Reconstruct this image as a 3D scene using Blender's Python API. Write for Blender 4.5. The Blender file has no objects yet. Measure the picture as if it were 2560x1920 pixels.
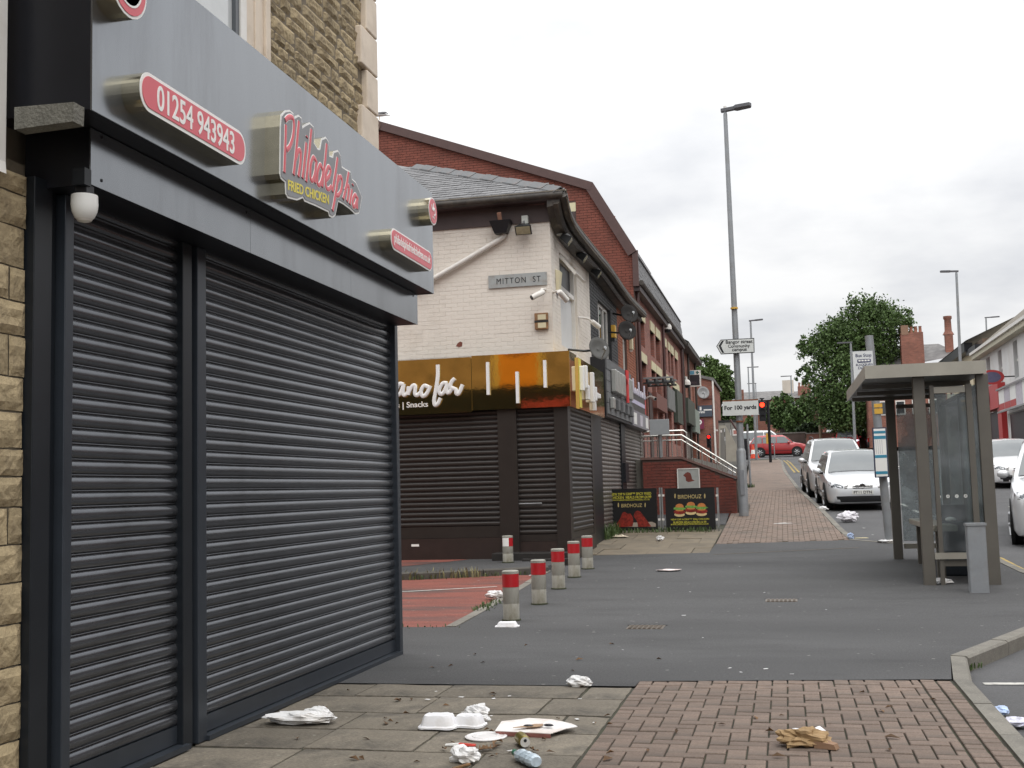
import bpy, bmesh, math, random
import numpy as np
from mathutils import Vector, Matrix, noise as mnoise
random.seed(7); RNG = np.random.default_rng(7)
SC = bpy.context.scene
COL = SC.collection

# ------------------------------------------------------------------ camera
# world: X across the street (right), Y up the street, Z up; eye 1.38 m above the pavement
W_, H_, F_ = 2560., 1920., 2890.
VP = (1965., 1208.); ROLL = 0.027
def _setup():
    d = np.array([VP[0]-W_/2, -(VP[1]-H_/2), -F_]); d0 = d.copy(); d = d/np.linalg.norm(d)
    e = d0+np.array([math.cos(ROLL), math.sin(ROLL), 0])*1000; e /= np.linalg.norm(e)
    up = np.cross(e, d); up /= np.linalg.norm(up)
    if up[1] < 0: up = -up
    r = np.cross(d, up); r /= np.linalg.norm(r)
    return np.array([r, d, up])
CM = _setup(); EYE = np.array([0, 0, 1.38])
cam_d = bpy.data.cameras.new('camera'); cam = bpy.data.objects.new('camera', cam_d); COL.objects.link(cam)
cam_d.sensor_width = 36; cam_d.lens = 36*F_/W_; cam_d.clip_start = .1; cam_d.clip_end = 3000
cam.matrix_world = Matrix.Translation(Vector(EYE)) @ Matrix([list(r) for r in CM]).to_4x4()
SC.camera = cam

# ------------------------------------------------------------------ sky and sun (overcast)
SUN_EL, SUN_AZ = math.radians(52), math.radians(150)      # azimuth from +Y towards +X
wd = bpy.data.worlds.new('World'); SC.world = wd; wd.use_nodes = True
nt = wd.node_tree; nt.nodes.clear(); N = nt.nodes.new; LK = nt.links.new
out = N('ShaderNodeOutputWorld'); bg = N('ShaderNodeBackground'); bg.inputs[1].default_value = 0.1
sky = N('ShaderNodeTexSky'); sky.sky_type = 'NISHITA'; sky.sun_disc = False
sky.sun_elevation = SUN_EL; sky.sun_rotation = SUN_AZ; sky.dust_density = 4; sky.air_density = 1
tc = N('ShaderNodeTexCoord'); sx = N('ShaderNodeSeparateXYZ'); LK(tc.outputs['Generated'], sx.inputs[0])
def wm(op, a, b=None):
    n = N('ShaderNodeMath'); n.operation = op
    for i, v in enumerate((a, b)):
        if v is None: continue
        if isinstance(v, (int, float)): n.inputs[i].default_value = v
        else: LK(v, n.inputs[i])
    return n.outputs[0]
zc = wm('MAXIMUM', sx.outputs[2], 0.0)
den = wm('ADD', zc, 0.22)
cv = N('ShaderNodeCombineXYZ'); LK(wm('DIVIDE', sx.outputs[0], den), cv.inputs[0]); LK(wm('DIVIDE', sx.outputs[1], den), cv.inputs[1])
nz = N('ShaderNodeTexNoise'); nz.inputs['Scale'].default_value = 1.5; nz.inputs['Detail'].default_value = 7; nz.inputs['Roughness'].default_value = .52
LK(cv.outputs[0], nz.inputs['Vector'])
rp = N('ShaderNodeValToRGB'); LK(nz.outputs[0], rp.inputs[0])
rp.color_ramp.elements[0].position = .34; rp.color_ramp.elements[0].color = (.72, .735, .77, 1)
rp.color_ramp.elements[1].position = .56; rp.color_ramp.elements[1].color = (1.0, 1.0, 1.0, 1)
grad = wm('MULTIPLY', wm('ADD', wm('MULTIPLY', wm('POWER', zc, 1.6), 2.0), 0.88), 10.4)     # overcast: the zenith brightest
vm = N('ShaderNodeVectorMath'); vm.operation = 'SCALE'; LK(rp.outputs[0], vm.inputs[0]); LK(grad, vm.inputs['Scale'])
mx = N('ShaderNodeMix'); mx.data_type = 'RGBA'; mx.inputs[0].default_value = .94
LK(sky.outputs[0], mx.inputs[6]); LK(vm.outputs[0], mx.inputs[7])
LK(mx.outputs[2], bg.inputs[0]); LK(bg.outputs[0], out.inputs[0])
sl = bpy.data.lights.new('sun', 'SUN'); sl.energy = 0.9; sl.angle = math.radians(40); sl.color = (1, .97, .92)
so = bpy.data.objects.new('sun', sl); COL.objects.link(so)
sd = Vector((math.sin(SUN_AZ)*math.cos(SUN_EL), math.cos(SUN_AZ)*math.cos(SUN_EL), math.sin(SUN_EL)))
so.rotation_euler = sd.to_track_quat('Z', 'Y').to_euler(); so.location = (20, -20, 60)
SC.view_settings.view_transform = 'Standard'; SC.view_settings.look = 'None'
SC.view_settings.exposure = 0.0; SC.view_settings.gamma = 1; SC.view_settings.use_curve_mapping = False
SC.render.engine = 'CYCLES'
SC.cycles.max_bounces = 6; SC.cycles.transparent_max_bounces = 12; SC.cycles.use_denoising = True

# ------------------------------------------------------------------ survey helpers (photo measurements -> metres)
GP = [(-60, 0), (12, 0), (14, .03), (16, .07), (18.5, .11), (20.5, .17), (23, .29), (26, .46), (29, .66), (35, .97), (50, 1.70), (87, 3.47), (150, 6.2), (300, 10), (2500, 10)]
GY = [p[0] for p in GP]; GZ = [p[1] for p in GP]
def g(y): return float(np.interp(y, GY, GZ))
def ray(px, py):
    w = CM@np.array([px-W_/2, -(py-H_/2), -F_]); return w/np.linalg.norm(w)
def at_x(px, py, x): r = ray(px, py); return EYE+r*(x/r[0])
def at_y(px, py, y): r = ray(px, py); return EYE+r*(y/r[1])
def at_z(px, py, z): r = ray(px, py); return EYE+r*((z-EYE[2])/r[2])
def ground_at(px, py, dz=0.):
    r = ray(px, py); t = 2.
    for _ in range(20000):
        p = EYE+r*t
        if p[2] < g(p[1])+dz: break
        t += .02
    lo, hi = t-.02, t
    for _ in range(20):
        m = (lo+hi)/2; p = EYE+r*m
        if p[2] < g(p[1])+dz: hi = m
        else: lo = m
    return EYE+r*hi
DS = 2560/2212
def G(x, y, dz=0.): return ground_at(x*DS, y*DS, dz)

# ------------------------------------------------------------------ materials
def lin(h):
    if isinstance(h, str):
        h = h.lstrip('#'); c = [int(h[i:i+2], 16)/255 for i in (0, 2, 4)]
        return tuple(v/12.92 if v <= .04045 else ((v+.055)/1.055)**2.4 for v in c)
    return tuple(h)
MATS = {}
def mat(name, col, rough=.6, metal=0., var=.12, scale=6., bump=0., bscale=60., spec=.5, rnd=0., dirt=None, coat=0., stretch=None, alpha=None, emit=None, grain=None):
    if name in MATS: return MATS[name]
    col = lin(col)
    m = bpy.data.materials.new(name); m.use_nodes = True; t = m.node_tree; b = t.nodes['Principled BSDF']
    n = t.nodes.new; l = t.links.new
    tcn = n('ShaderNodeTexCoord'); vec = tcn.outputs['Object']
    if stretch:
        mp = n('ShaderNodeMapping'); mp.inputs['Scale'].default_value = stretch; l(vec, mp.inputs[0]); vec = mp.outputs[0]
    nz = n('ShaderNodeTexNoise'); nz.inputs['Scale'].default_value = scale; nz.inputs['Detail'].default_value = 6; nz.inputs['Roughness'].default_value = .6; l(vec, nz.inputs['Vector'])
    rp = n('ShaderNodeValToRGB'); l(nz.outputs[0], rp.inputs[0]); e = rp.color_ramp.elements
    e[0].position = .3; e[0].color = tuple(max(0, c*(1-var)) for c in col)+(1,)
    e[1].position = .7; e[1].color = tuple(min(1, c*(1+var)) for c in col)+(1,)
    cout = rp.outputs[0]
    if dirt:
        dc, amt, dsc = lin(dirt[0]), dirt[1], dirt[2]
        n2 = n('ShaderNodeTexNoise'); n2.inputs['Scale'].default_value = dsc; n2.inputs['Detail'].default_value = 8; n2.inputs['Roughness'].default_value = .65; l(vec, n2.inputs['Vector'])
        r2 = n('ShaderNodeValToRGB'); l(n2.outputs[0], r2.inputs[0]); r2.color_ramp.elements[0].position = .48; r2.color_ramp.elements[1].position = .68
        r2.color_ramp.elements[0].color = (0, 0, 0, 1); r2.color_ramp.elements[1].color = (amt, amt, amt, 1)
        mx = n('ShaderNodeMix'); mx.data_type = 'RGBA'; l(r2.outputs[0], mx.inputs[0]); l(cout, mx.inputs[6]); mx.inputs[7].default_value = dc+(1,); cout = mx.outputs[2]
    if grain:
        ng = n('ShaderNodeTexNoise'); ng.inputs['Scale'].default_value = grain[0]; ng.inputs['Detail'].default_value = 3; ng.inputs['Roughness'].default_value = .8; l(tcn.outputs['Object'], ng.inputs['Vector'])
        gr = n('ShaderNodeMapRange'); l(ng.outputs[0], gr.inputs[0]); gr.inputs[1].default_value = .3; gr.inputs[2].default_value = .7; gr.inputs[3].default_value = 1-grain[1]; gr.inputs[4].default_value = 1+grain[1]
        gh = n('ShaderNodeHueSaturation'); l(gr.outputs[0], gh.inputs['Value']); l(cout, gh.inputs['Color']); cout = gh.outputs[0]
    if rnd:
        oi = n('ShaderNodeObjectInfo'); hs = n('ShaderNodeHueSaturation')
        mr = n('ShaderNodeMapRange'); l(oi.outputs['Random'], mr.inputs[0]); mr.inputs[3].default_value = 1-rnd; mr.inputs[4].default_value = 1+rnd
        l(mr.outputs[0], hs.inputs['Value']); l(cout, hs.inputs['Color']); cout = hs.outputs[0]
    l(cout, b.inputs['Base Color'])
    b.inputs['Roughness'].default_value = rough; b.inputs['Metallic'].default_value = metal; b.inputs['Specular IOR Level'].default_value = spec
    if coat: b.inputs['Coat Weight'].default_value = coat; b.inputs['Coat Roughness'].default_value = .04
    if alpha is not None: b.inputs['Alpha'].default_value = alpha
    if emit: b.inputs['Emission Color'].default_value = lin(emit[0])+(1,); b.inputs['Emission Strength'].default_value = emit[1]
    if bump:
        nb = n('ShaderNodeTexNoise'); nb.inputs['Scale'].default_value = bscale; nb.inputs['Detail'].default_value = 5; l(vec, nb.inputs['Vector'])
        bp = n('ShaderNodeBump'); bp.inputs['Strength'].default_value = bump; bp.inputs['Distance'].default_value = .02; l(nb.outputs[0], bp.inputs['Height']); l(bp.outputs[0], b.inputs['Normal'])
    MATS[name] = m; return m
def spot_layer(m, col, size, dens, rough=None):
    """small round marks (chewing gum, aggregate) with their own outline"""
    t = m.node_tree; n = t.nodes.new; l = t.links.new; b = t.nodes['Principled BSDF']
    tcn = n('ShaderNodeTexCoord'); v = n('ShaderNodeTexVoronoi'); v.inputs['Scale'].default_value = dens; v.inputs['Randomness'].default_value = 1; l(tcn.outputs['Object'], v.inputs['Vector'])
    wn = n('ShaderNodeSeparateColor'); l(v.outputs['Color'], wn.inputs[0])
    th = n('ShaderNodeMath'); th.operation = 'MULTIPLY'; l(wn.outputs[0], th.inputs[0]); th.inputs[1].default_value = size
    ls = n('ShaderNodeMath'); ls.operation = 'LESS_THAN'; l(v.outputs['Distance'], ls.inputs[0]); l(th.outputs[0], ls.inputs[1])
    am = n('ShaderNodeMath'); am.operation = 'MULTIPLY'; l(ls.outputs[0], am.inputs[0]); l(wn.outputs[1], am.inputs[1])
    src = b.inputs['Base Color'].links[0].from_socket
    mx = n('ShaderNodeMix'); mx.data_type = 'RGBA'; l(am.outputs[0], mx.inputs[0]); l(src, mx.inputs[6]); mx.inputs[7].default_value = lin(col)+(1,)
    l(mx.outputs[2], b.inputs['Base Color']); return m
def brick_mat(name, col, mortar, along='x', bw=.225, bh=.075, mort=.01, var=.18, rough=.85):
    """far brickwork: bond from the material where single bricks are too small to build"""
    if name in MATS: return MATS[name]
    m = bpy.data.materials.new(name); m.use_nodes = True; t = m.node_tree; b = t.nodes['Principled BSDF']; n = t.nodes.new; l = t.links.new
    tcn = n('ShaderNodeTexCoord'); s = n('ShaderNodeSeparateXYZ'); l(tcn.outputs['Object'], s.inputs[0])
    c = n('ShaderNodeCombineXYZ'); l(s.outputs[0 if along == 'x' else 1], c.inputs[0]); l(s.outputs[2], c.inputs[1])
    bt = n('ShaderNodeTexBrick'); l(c.outputs[0], bt.inputs['Vector']); bt.inputs['Scale'].default_value = 1; bt.inputs['Brick Width'].default_value = bw; bt.inputs['Row Height'].default_value = bh; bt.inputs['Mortar Size'].default_value = mort
    a = lin(col); bt.inputs['Color1'].default_value = tuple(v*(1-var) for v in a)+(1,); bt.inputs['Color2'].default_value = tuple(min(1, v*(1+var)) for v in a)+(1,); bt.inputs['Mortar'].default_value = lin(mortar)+(1,)
    nz = n('ShaderNodeTexNoise'); nz.inputs['Scale'].default_value = 1.1; nz.inputs['Detail'].default_value = 6; l(tcn.outputs['Object'], nz.inputs['Vector'])
    mr = n('ShaderNodeMapRange'); l(nz.outputs[0], mr.inputs[0]); mr.inputs[1].default_value = .3; mr.inputs[2].default_value = .7; mr.inputs[3].default_value = .72; mr.inputs[4].default_value = 1.15
    hs = n('ShaderNodeHueSaturation'); l(bt.outputs[0], hs.inputs['Color']); l(mr.outputs[0], hs.inputs['Value']); l(hs.outputs[0], b.inputs['Base Color'])
    bp = n('ShaderNodeBump'); bp.inputs['Strength'].default_value = .5; bp.inputs['Distance'].default_value = .01; bp.invert = True; l(bt.outputs['Fac'], bp.inputs['Height']); l(bp.outputs[0], b.inputs['Normal'])
    b.inputs['Roughness'].default_value = rough; MATS[name] = m; return m

# ------------------------------------------------------------------ mesh building
OFF = {}
def tag(o, label, cat=None, group=None, kind=None):
    if label: o['label'] = label
    if cat: o['category'] = cat
    if group: o['group'] = group
    if kind: o['kind'] = kind
    return o
def thing(name, loc, label, cat, group=None, rz=0.):
    o = bpy.data.objects.new(name, None); o.empty_display_size = .2; COL.objects.link(o); o.location = loc; o.rotation_euler = (0, 0, rz)
    OFF[o] = Vector(loc) if not rz else Vector((0, 0, 0)); return tag(o, label, cat, group)
def struct(o): o['kind'] = 'structure'; return o
class MB:
    def __init__(s): s.v = []; s.f = []
    def add(s, vs, fs):
        k = len(s.v); s.v += [tuple(map(float, v)) for v in vs]; s.f += [tuple(i+k for i in f) for f in fs]; return s
    def box(s, x0, x1, y0, y1, z0, z1):
        return s.add([(x0, y0, z0), (x1, y0, z0), (x1, y1, z0), (x0, y1, z0), (x0, y0, z1), (x1, y0, z1), (x1, y1, z1), (x0, y1, z1)],
                     [(0, 3, 2, 1), (4, 5, 6, 7), (0, 1, 5, 4), (1, 2, 6, 5), (2, 3, 7, 6), (3, 0, 4, 7)])
    def hexa(s, p): # 8 points, bottom 4 then top 4
        return s.add(p, [(0, 3, 2, 1), (4, 5, 6, 7), (0, 1, 5, 4), (1, 2, 6, 5), (2, 3, 7, 6), (3, 0, 4, 7)])
    def obox(s, c, size, R=None):
        c = Vector(c); R = R or Matrix.Identity(3); hx, hy, hz = [v/2 for v in size]
        return s.hexa([c+R@Vector(p) for p in ((-hx, -hy, -hz), (hx, -hy, -hz), (hx, hy, -hz), (-hx, hy, -hz), (-hx, -hy, hz), (hx, -hy, hz), (hx, hy, hz), (-hx, hy, hz))])
    def tube(s, pts, r, n=10, cap=True, flat=None):
        pts = [Vector(p) for p in pts]; rs = r if isinstance(r, (list, tuple)) else [r]*len(pts); k = len(s.v); fr = None
        for i, p in enumerate(pts):
            a = pts[max(0, i-1)]; b = pts[min(len(pts)-1, i+1)]; d = (b-a)
            d = d.normalized() if d.length > 1e-9 else Vector((0, 0, 1))
            if fr is None:
                u = d.orthogonal().normalized()
            else:
                u = (fr-d*fr.dot(d)); u = u.normalized() if u.length > 1e-6 else d.orthogonal().normalized()
            fr = u; w = d.cross(u)
            for j in range(n):
                t = 2*math.pi*j/n; q = u*math.cos(t)*rs[i]+w*math.sin(t)*rs[i]
                if flat is not None: q = q-flat[0]*q.dot(flat[0])*(1-flat[1])
                s.v.append(tuple(p+q))
        for i in range(len(pts)-1):
            for j in range(n):
                a = k+i*n+j; b = k+i*n+(j+1) % n; s.f.append((a, b, b+n, a+n))
        if cap:
            s.f.append(tuple(k+j for j in range(n))[::-1]); s.f.append(tuple(k+(len(pts)-1)*n+j for j in range(n)))
        return s
    def cyl(s, a, b, r, n=16, r2=None): return s.tube([a, b], [r, r if r2 is None else r2], n)
    def lathe(s, c, prof, n=20, axis='z'):
        k = len(s.v); c = Vector(c)
        for (r, h) in prof:
            for j in range(n):
                t = 2*math.pi*j/n; x, y = r*math.cos(t), r*math.sin(t)
                s.v.append(tuple(c+Vector({'z': (x, y, h), 'y': (x, h, y), 'x': (h, x, y)}[axis])))
        for i in range(len(prof)-1):
            for j in range(n):
                a = k+i*n+j; b = k+i*n+(j+1) % n; s.f.append((a, b, b+n, a+n))
        s.f.append(tuple(k+j for j in range(n))[::-1]); s.f.append(tuple(k+(len(prof)-1)*n+j for j in range(n))); return s
    def prism(s, poly, o, u, v, w):
        """2D polygon in plane (o,u,v) pushed along vector w"""
        o, u, v, w = Vector(o), Vector(u), Vector(v), Vector(w); n = len(poly)
        a = [o+u*p[0]+v*p[1] for p in poly]; b = [p+w for p in a]
        return s.add(a+b, [tuple(range(n))[::-1], tuple(range(n, 2*n))]+[(i, (i+1) % n, n+(i+1) % n, n+i) for i in range(n)])
    def grid(s, fn, nu, nv):
        k = len(s.v)
        for i in range(nu+1):
            for j in range(nv+1): s.v.append(tuple(fn(i/nu, j/nv)))
        for i in range(nu):
            for j in range(nv):
                a = k+i*(nv+1)+j; s.f.append((a, a+nv+1, a+nv+2, a+1))
        return s
    def sphere(s, c, r, n=12, m=8, sc=(1, 1, 1)):
        c = Vector(c); k = len(s.v)
        for i in range(m+1):
            ph = math.pi*i/m
            for j in range(n):
                t = 2*math.pi*j/n; s.v.append((c.x+r*sc[0]*math.sin(ph)*math.cos(t), c.y+r*sc[1]*math.sin(ph)*math.sin(t), c.z+r*sc[2]*math.cos(ph)))
        for i in range(m):
            for j in range(n):
                a = k+i*n+j; b = k+i*n+(j+1) % n; s.f.append((a, a+n, b+n, b))
        return s
    def mesh(s, name, m, off=Vector((0, 0, 0)), smooth=False):
        me = bpy.data.meshes.new(name); me.from_pydata([(v[0]-off[0], v[1]-off[1], v[2]-off[2]) for v in s.v], [], s.f); me.materials.append(m)
        bm = bmesh.new(); bm.from_mesh(me); bmesh.ops.recalc_face_normals(bm, faces=bm.faces)
        if smooth:
            for f in bm.faces: f.smooth = True
            for e in bm.edges:
                if len(e.link_faces) == 2 and e.calc_face_angle(0) > math.radians(38): e.smooth = False
        bm.to_mesh(me); bm.free(); me.update(); return me
    def build(s, name, m, parent=None, smooth=False, bevel=0., label=None):
        off = OFF.get(parent, Vector((0, 0, 0))) if parent else Vector((0, 0, 0))
        base = None
        if parent is None and s.v:      # a thing that is one mesh: origin at its base centre
            a = np.array(s.v); off = Vector(((a[:, 0].min()+a[:, 0].max())/2, (a[:, 1].min()+a[:, 1].max())/2, a[:, 2].min())); base = off
        me = s.mesh(name, m, off, smooth)
        o = bpy.data.objects.new(name, me); COL.objects.link(o)
        if parent: o.parent = parent; OFF[o] = OFF.get(parent, Vector((0, 0, 0)))
        else: o.location = base; OFF[o] = base
        if bevel:
            bv = o.modifiers.new('bevel', 'BEVEL'); bv.width = bevel; bv.segments = 2; bv.limit_method = 'ANGLE'; bv.angle_limit = math.radians(40)
        if label: o['label'] = label
        return o
def inst(name, me, parent, loc, rot=None, scale=None):
    """one more piece that shares its mesh with alike pieces; loc in metres in the place"""
    o = bpy.data.objects.new(name, me); COL.objects.link(o); o.parent = parent
    o.location = Vector(loc)-OFF.get(parent, Vector((0, 0, 0)))
    if rot: o.rotation_euler = rot
    if scale: o.scale = scale
    return o
def box(name, m, parent, x0, x1, y0, y1, z0, z1, bevel=0., label=None):
    return MB().box(x0, x1, y0, y1, z0, z1).build(name, m, parent, bevel=bevel, label=label)
_DG = None
def text_verts(s, extrude=0., shear=0., spacing=1., bold=0.):
    c = bpy.data.curves.new('t', 'FONT'); c.body = s; c.extrude = extrude; c.shear = shear; c.space_character = spacing; c.align_x = 'LEFT'; c.resolution_u = 4; c.offset = bold
    o = bpy.data.objects.new('t', c); COL.objects.link(o); bpy.context.view_layer.update()
    dg = bpy.context.evaluated_depsgraph_get(); ev = o.evaluated_get(dg); me = ev.to_mesh()
    vs = [tuple(v.co) for v in me.vertices]; fs = [tuple(p.vertices) for p in me.polygons]
    ev.to_mesh_clear(); bpy.data.objects.remove(o); bpy.data.curves.remove(c); return vs, fs
def lettering(s, m, parent, o, u, v, width, height=None, depth=.003, shear=0., bold=0.01, name='lettering', center=True, spacing=1.):
    """raised letters on a plane: o = middle of the line, u = reading direction, v = up"""
    vs, fs = text_verts(s, .5, shear, spacing, bold); a = np.array(vs); lo, hi = a.min(0), a.max(0)
    o, u, v = Vector(o), Vector(u).normalized(), Vector(v).normalized(); w = u.cross(v)
    sxx = width/(hi[0]-lo[0]); syy = sxx if height is None else height/(hi[1]-lo[1])
    cx = (hi[0]+lo[0])/2 if center else lo[0]; cy = (hi[1]+lo[1])/2
    mb = MB(); mb.add([o+u*((p[0]-cx)*sxx)+v*((p[1]-cy)*syy)+w*((p[2]+.5)*depth) for p in vs], fs)
    return mb.build(name, m, parent)
def smooth_path(pts, n=6):
    pts = [Vector(p) for p in pts]; res = []
    for i in range(len(pts)-1):
        p0, p1, p2, p3 = pts[max(0, i-1)], pts[i], pts[i+1], pts[min(len(pts)-1, i+2)]
        for k in range(n):
            t = k/n; res.append(.5*((2*p1)+(p2-p0)*t+(2*p0-5*p1+4*p2-p3)*t*t+(3*p1-p0-3*p2+p3)*t**3))
    return res+[pts[-1]]
def strokes(lines, m, parent, o, u, v, sc, r, name='lettering', flat=.5):
    """brush letters: rounded ribbons along smoothed lines given in sign units"""
    o, u, v = Vector(o), Vector(u).normalized(), Vector(v).normalized(); w = u.cross(v); mb = MB()
    for L in lines:
        pts = smooth_path([o+u*(p[0]*sc[0])+v*(p[1]*sc[1]) for p in L], 5); mb.tube(pts, r, 8, True, (w, flat))
    return mb.build(name, m, parent, smooth=True)
def round_rect(w, h, r, n=6):
    p = []
    for cx, cy, a0 in ((w/2-r, h/2-r, 0), (-w/2+r, h/2-r, 90), (-w/2+r, -h/2+r, 180), (w/2-r, -h/2+r, 270)):
        for i in range(n+1):
            t = math.radians(a0+90*i/n); p.append((cx+r*math.cos(t), cy+r*math.sin(t)))
    return p
def sheet(name, m, poly, dz=0., parent=None, thick=0., skirt=0.):
    """a paved surface: outline in plan, laid on the slope of the street"""
    bm = bmesh.new(); vs = [bm.verts.new((p[0], p[1], 0)) for p in poly]; bm.faces.new(vs)
    ys = [p[1] for p in poly]
    for y in sorted(set([k for k in GY]+[21, 22, 24, 25, 27, 28, 32, 40])):
        if min(ys) < y < max(ys): bmesh.ops.bisect_plane(bm, geom=bm.verts[:]+bm.edges[:]+bm.faces[:], plane_co=(0, y, 0), plane_no=(0, 1, 0))
    bmesh.ops.triangulate(bm, faces=[f for f in bm.faces if len(f.verts) > 4])
    for v in bm.verts: v.co.z = g(v.co.y)+dz
    if thick:
        r = bmesh.ops.extrude_face_region(bm, geom=bm.faces[:])
        for e in r['geom']:
            if isinstance(e, bmesh.types.BMVert): e.co.z -= thick
    bmesh.ops.recalc_face_normals(bm, faces=bm.faces)
    me = bpy.data.meshes.new(name); bm.to_mesh(me); bm.free(); me.materials.append(m)
    if not thick and me.polygons and me.polygons[0].normal.z < 0: me.flip_normals()
    o = bpy.data.objects.new(name, me); COL.objects.link(o)
    if parent: o.parent = parent; o.location = -OFF.get(parent, Vector((0, 0, 0)))
    OFF[o] = Vector((0, 0, 0)); return o
# ================================================================== ground, roads, pavements
m_tar = spot_layer(spot_layer(mat('tarmac', (.064, .064, .065), .82, var=.25, scale=1.1, bump=.35, bscale=160, dirt=((.034, .034, .035), .85, .55), stretch=(.55, 1.5, 1), grain=(55, .38)), (.22, .215, .2), .13, 7.5), (.11, .11, .11), .32, 120)
m_road = spot_layer(mat('road_asphalt', (.082, .082, .084), .85, var=.15, scale=.9, bump=.3, bscale=140, dirt=((.05, .05, .05), .6, .35), grain=(50, .25)), (.14, .14, .14), .3, 90)
m_red = spot_layer(mat('red_surfacing', (.20, .062, .045), .85, var=.2, scale=2.2, bump=.3, bscale=120, dirt=((.06, .05, .047), 1., .9), stretch=(.5, 2.2, 1), grain=(40, .3)), (.3, .27, .24), .14, 6)
m_earth = mat('earth', (.07, .068, .06), .95, var=.2, scale=.4)
m_joint = mat('joint_sand', (.045, .043, .03), .95, var=.35, scale=9, dirt=((.05, .06, .02), .6, 3))
m_paver = spot_layer(mat('red_clay_paver', (.168, .124, .098), .85, var=.2, scale=14, bump=.25, bscale=220, rnd=.17, dirt=((.07, .064, .055), .7, 1.8), grain=(90, .28)), (.33, .30, .27), .13, 16)
m_flag = spot_layer(mat('york_stone_flag', (.175, .152, .118), .85, var=.25, scale=2.2, bump=.35, bscale=70, rnd=.2, dirt=((.055, .05, .042), .9, 1.7), grain=(45, .25)), (.26, .24, .2), .12, 11)
m_kerb = spot_layer(mat('kerb_concrete', (.19, .178, .152), .85, var=.14, scale=5, bump=.25, bscale=120, rnd=.1, dirt=((.08, .076, .066), .6, 2), grain=(60, .2)), (.34, .33, .3), .25, 60)
m_slab = mat('concrete_slab', (.185, .152, .108), .85, var=.15, scale=3, bump=.2, bscale=90, rnd=.1, dirt=((.09, .08, .06), .6, 2))
m_white_line = mat('white_road_paint', (.5, .49, .45), .7, var=.15, scale=14, dirt=((.1, .1, .1), .8, 9))
m_yellow_line = mat('yellow_road_paint', (.42, .29, .05), .7, var=.2, scale=14, dirt=((.1, .09, .06), .7, 7))
m_grass = mat('weed_leaf', (.055, .09, .022), .6, var=.4, scale=30)
m_drygrass = mat('dry_grass', (.2, .18, .08), .7, var=.3, scale=30)

ground = struct(sheet('ground', m_earth, [(-500, -60), (500, -60), (500, 2400), (-500, 2400)], -.28))
road = struct(sheet('road', m_road, [(-1.2, -30), (10.2, -30), (10.2, 230), (-1.2, 230)], -.115))
cross = struct(sheet('side_road', m_road, [(-70, 78), (70, 78), (70, 93), (-70, 93)], -.108))
mitton = struct(sheet('red_side_street', m_red, [(-40, 11.42), (-3.86, 11.42), (-3.36, 11.6), (-3.56, 16.15), (-3.66, 17.6), (-40, 17.2)], -.02))
pave = struct(sheet('tarmac_pavement', m_tar, [(-3.33, 8.17), (-1.09, 8.18), (-1.085, 8.40), (1.05, 8.62), (1.19, 9.75), (2.08, 11.6), (3.04, 13.5), (3.04, 20.6), (1.15, 22.85), (-1.36, 22.45), (-1.38, 20.95), (-3.31, 20.75), (-4.8, 20.75), (-4.8, 18.2), (-3.66, 18.08), (-3.56, 16.15), (-3.37, 11.6), (-14, 11.42), (-14, 9.5), (-3.33, 9.5)], 0))
pbed = struct(sheet('paving_bed', m_joint, [(-3.6, 2.5), (1.06, 2.5), (1.06, 8.66), (-1.0, 8.42), (-1.0, 8.19), (-3.6, 8.19)], -.014))
foot = struct(sheet('raised_footway', m_tar, [(-30, 17.15), (-5.6, 17.2), (-3.74, 18.12), (-3.6, 19.45), (-3.6, 20.4), (-30, 20.4)], .075, thick=.2))
foot_red = struct(sheet('red_footway_patch', m_red, [(-30, 17.75), (-6.6, 17.75), (-5.4, 19.45), (-30, 19.6)], .079))
fbed = struct(sheet('upper_paving_bed', m_joint, [(-1.36, 22.45), (1.15, 22.85), (1.02, 24.8), (.7, 31.6), (.34, 39.6), (-.24, 71.5), (-.24, 77), (-2.2, 77), (-1.36, 39)], -.012))
tanbed = struct(sheet('slab_bed', m_joint, [(-3.95, 20.75), (-1.38, 20.95), (-1.36, 26.5), (-3.95, 26.5)], -.012))
upper = struct(sheet('upper_pavement', m_tar, [(-3.95, 26.5), (-1.36, 26.5), (-2.2, 77.5), (-30, 77.5), (-30, 60), (-3.95, 60)], .003))
rfoot = struct(sheet('far_footway', m_slab, [(9.7, -20), (13.5, -20), (13.5, 77), (9.7, 77)], 0, thick=.2))

# red clay block paving, 90 degree herringbone, each block its own piece
X0, X1, Y0, Y1 = -1.09, .83, 3.6, 8.60
U = .1035
blocks = []
for r in range(-4, 60):
    for c in range(-4, 40):
        t = (c-r) % 4
        if t == 0: a = (c, r, c+2, r+1)
        elif t == 3: a = (c, r, c+1, r+2)
        else: continue
        x0, y0, x1, y1 = X0+a[0]*U, Y0+a[1]*U, X0+a[2]*U, Y0+a[3]*U
        yl = 8.395+(x0+1.085)*.103
        x0, x1, y0, y1 = max(x0, X0), min(x1, X1), max(y0, Y0), min(y1, yl)
        if x1-x0 > .03 and y1-y0 > .03: blocks.append((x0, x1, y0, y1))
for k in range(0, 52):
    for cx in (.835, .94):
        y0 = 3.55+k*U*1.0+(.05 if cx > .9 else 0)
        if y0 < 8.52: blocks.append((cx, cx+.1, y0, min(y0+U, 8.597)))
blocks.sort(key=lambda b: -(b[2]+b[3]) if b[3] > 5.55 else 99)
vis = [b for b in blocks if b[3] > 5.6]; near_first = sorted(vis, key=lambda b: b[2]); part = set(near_first[:300])
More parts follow.
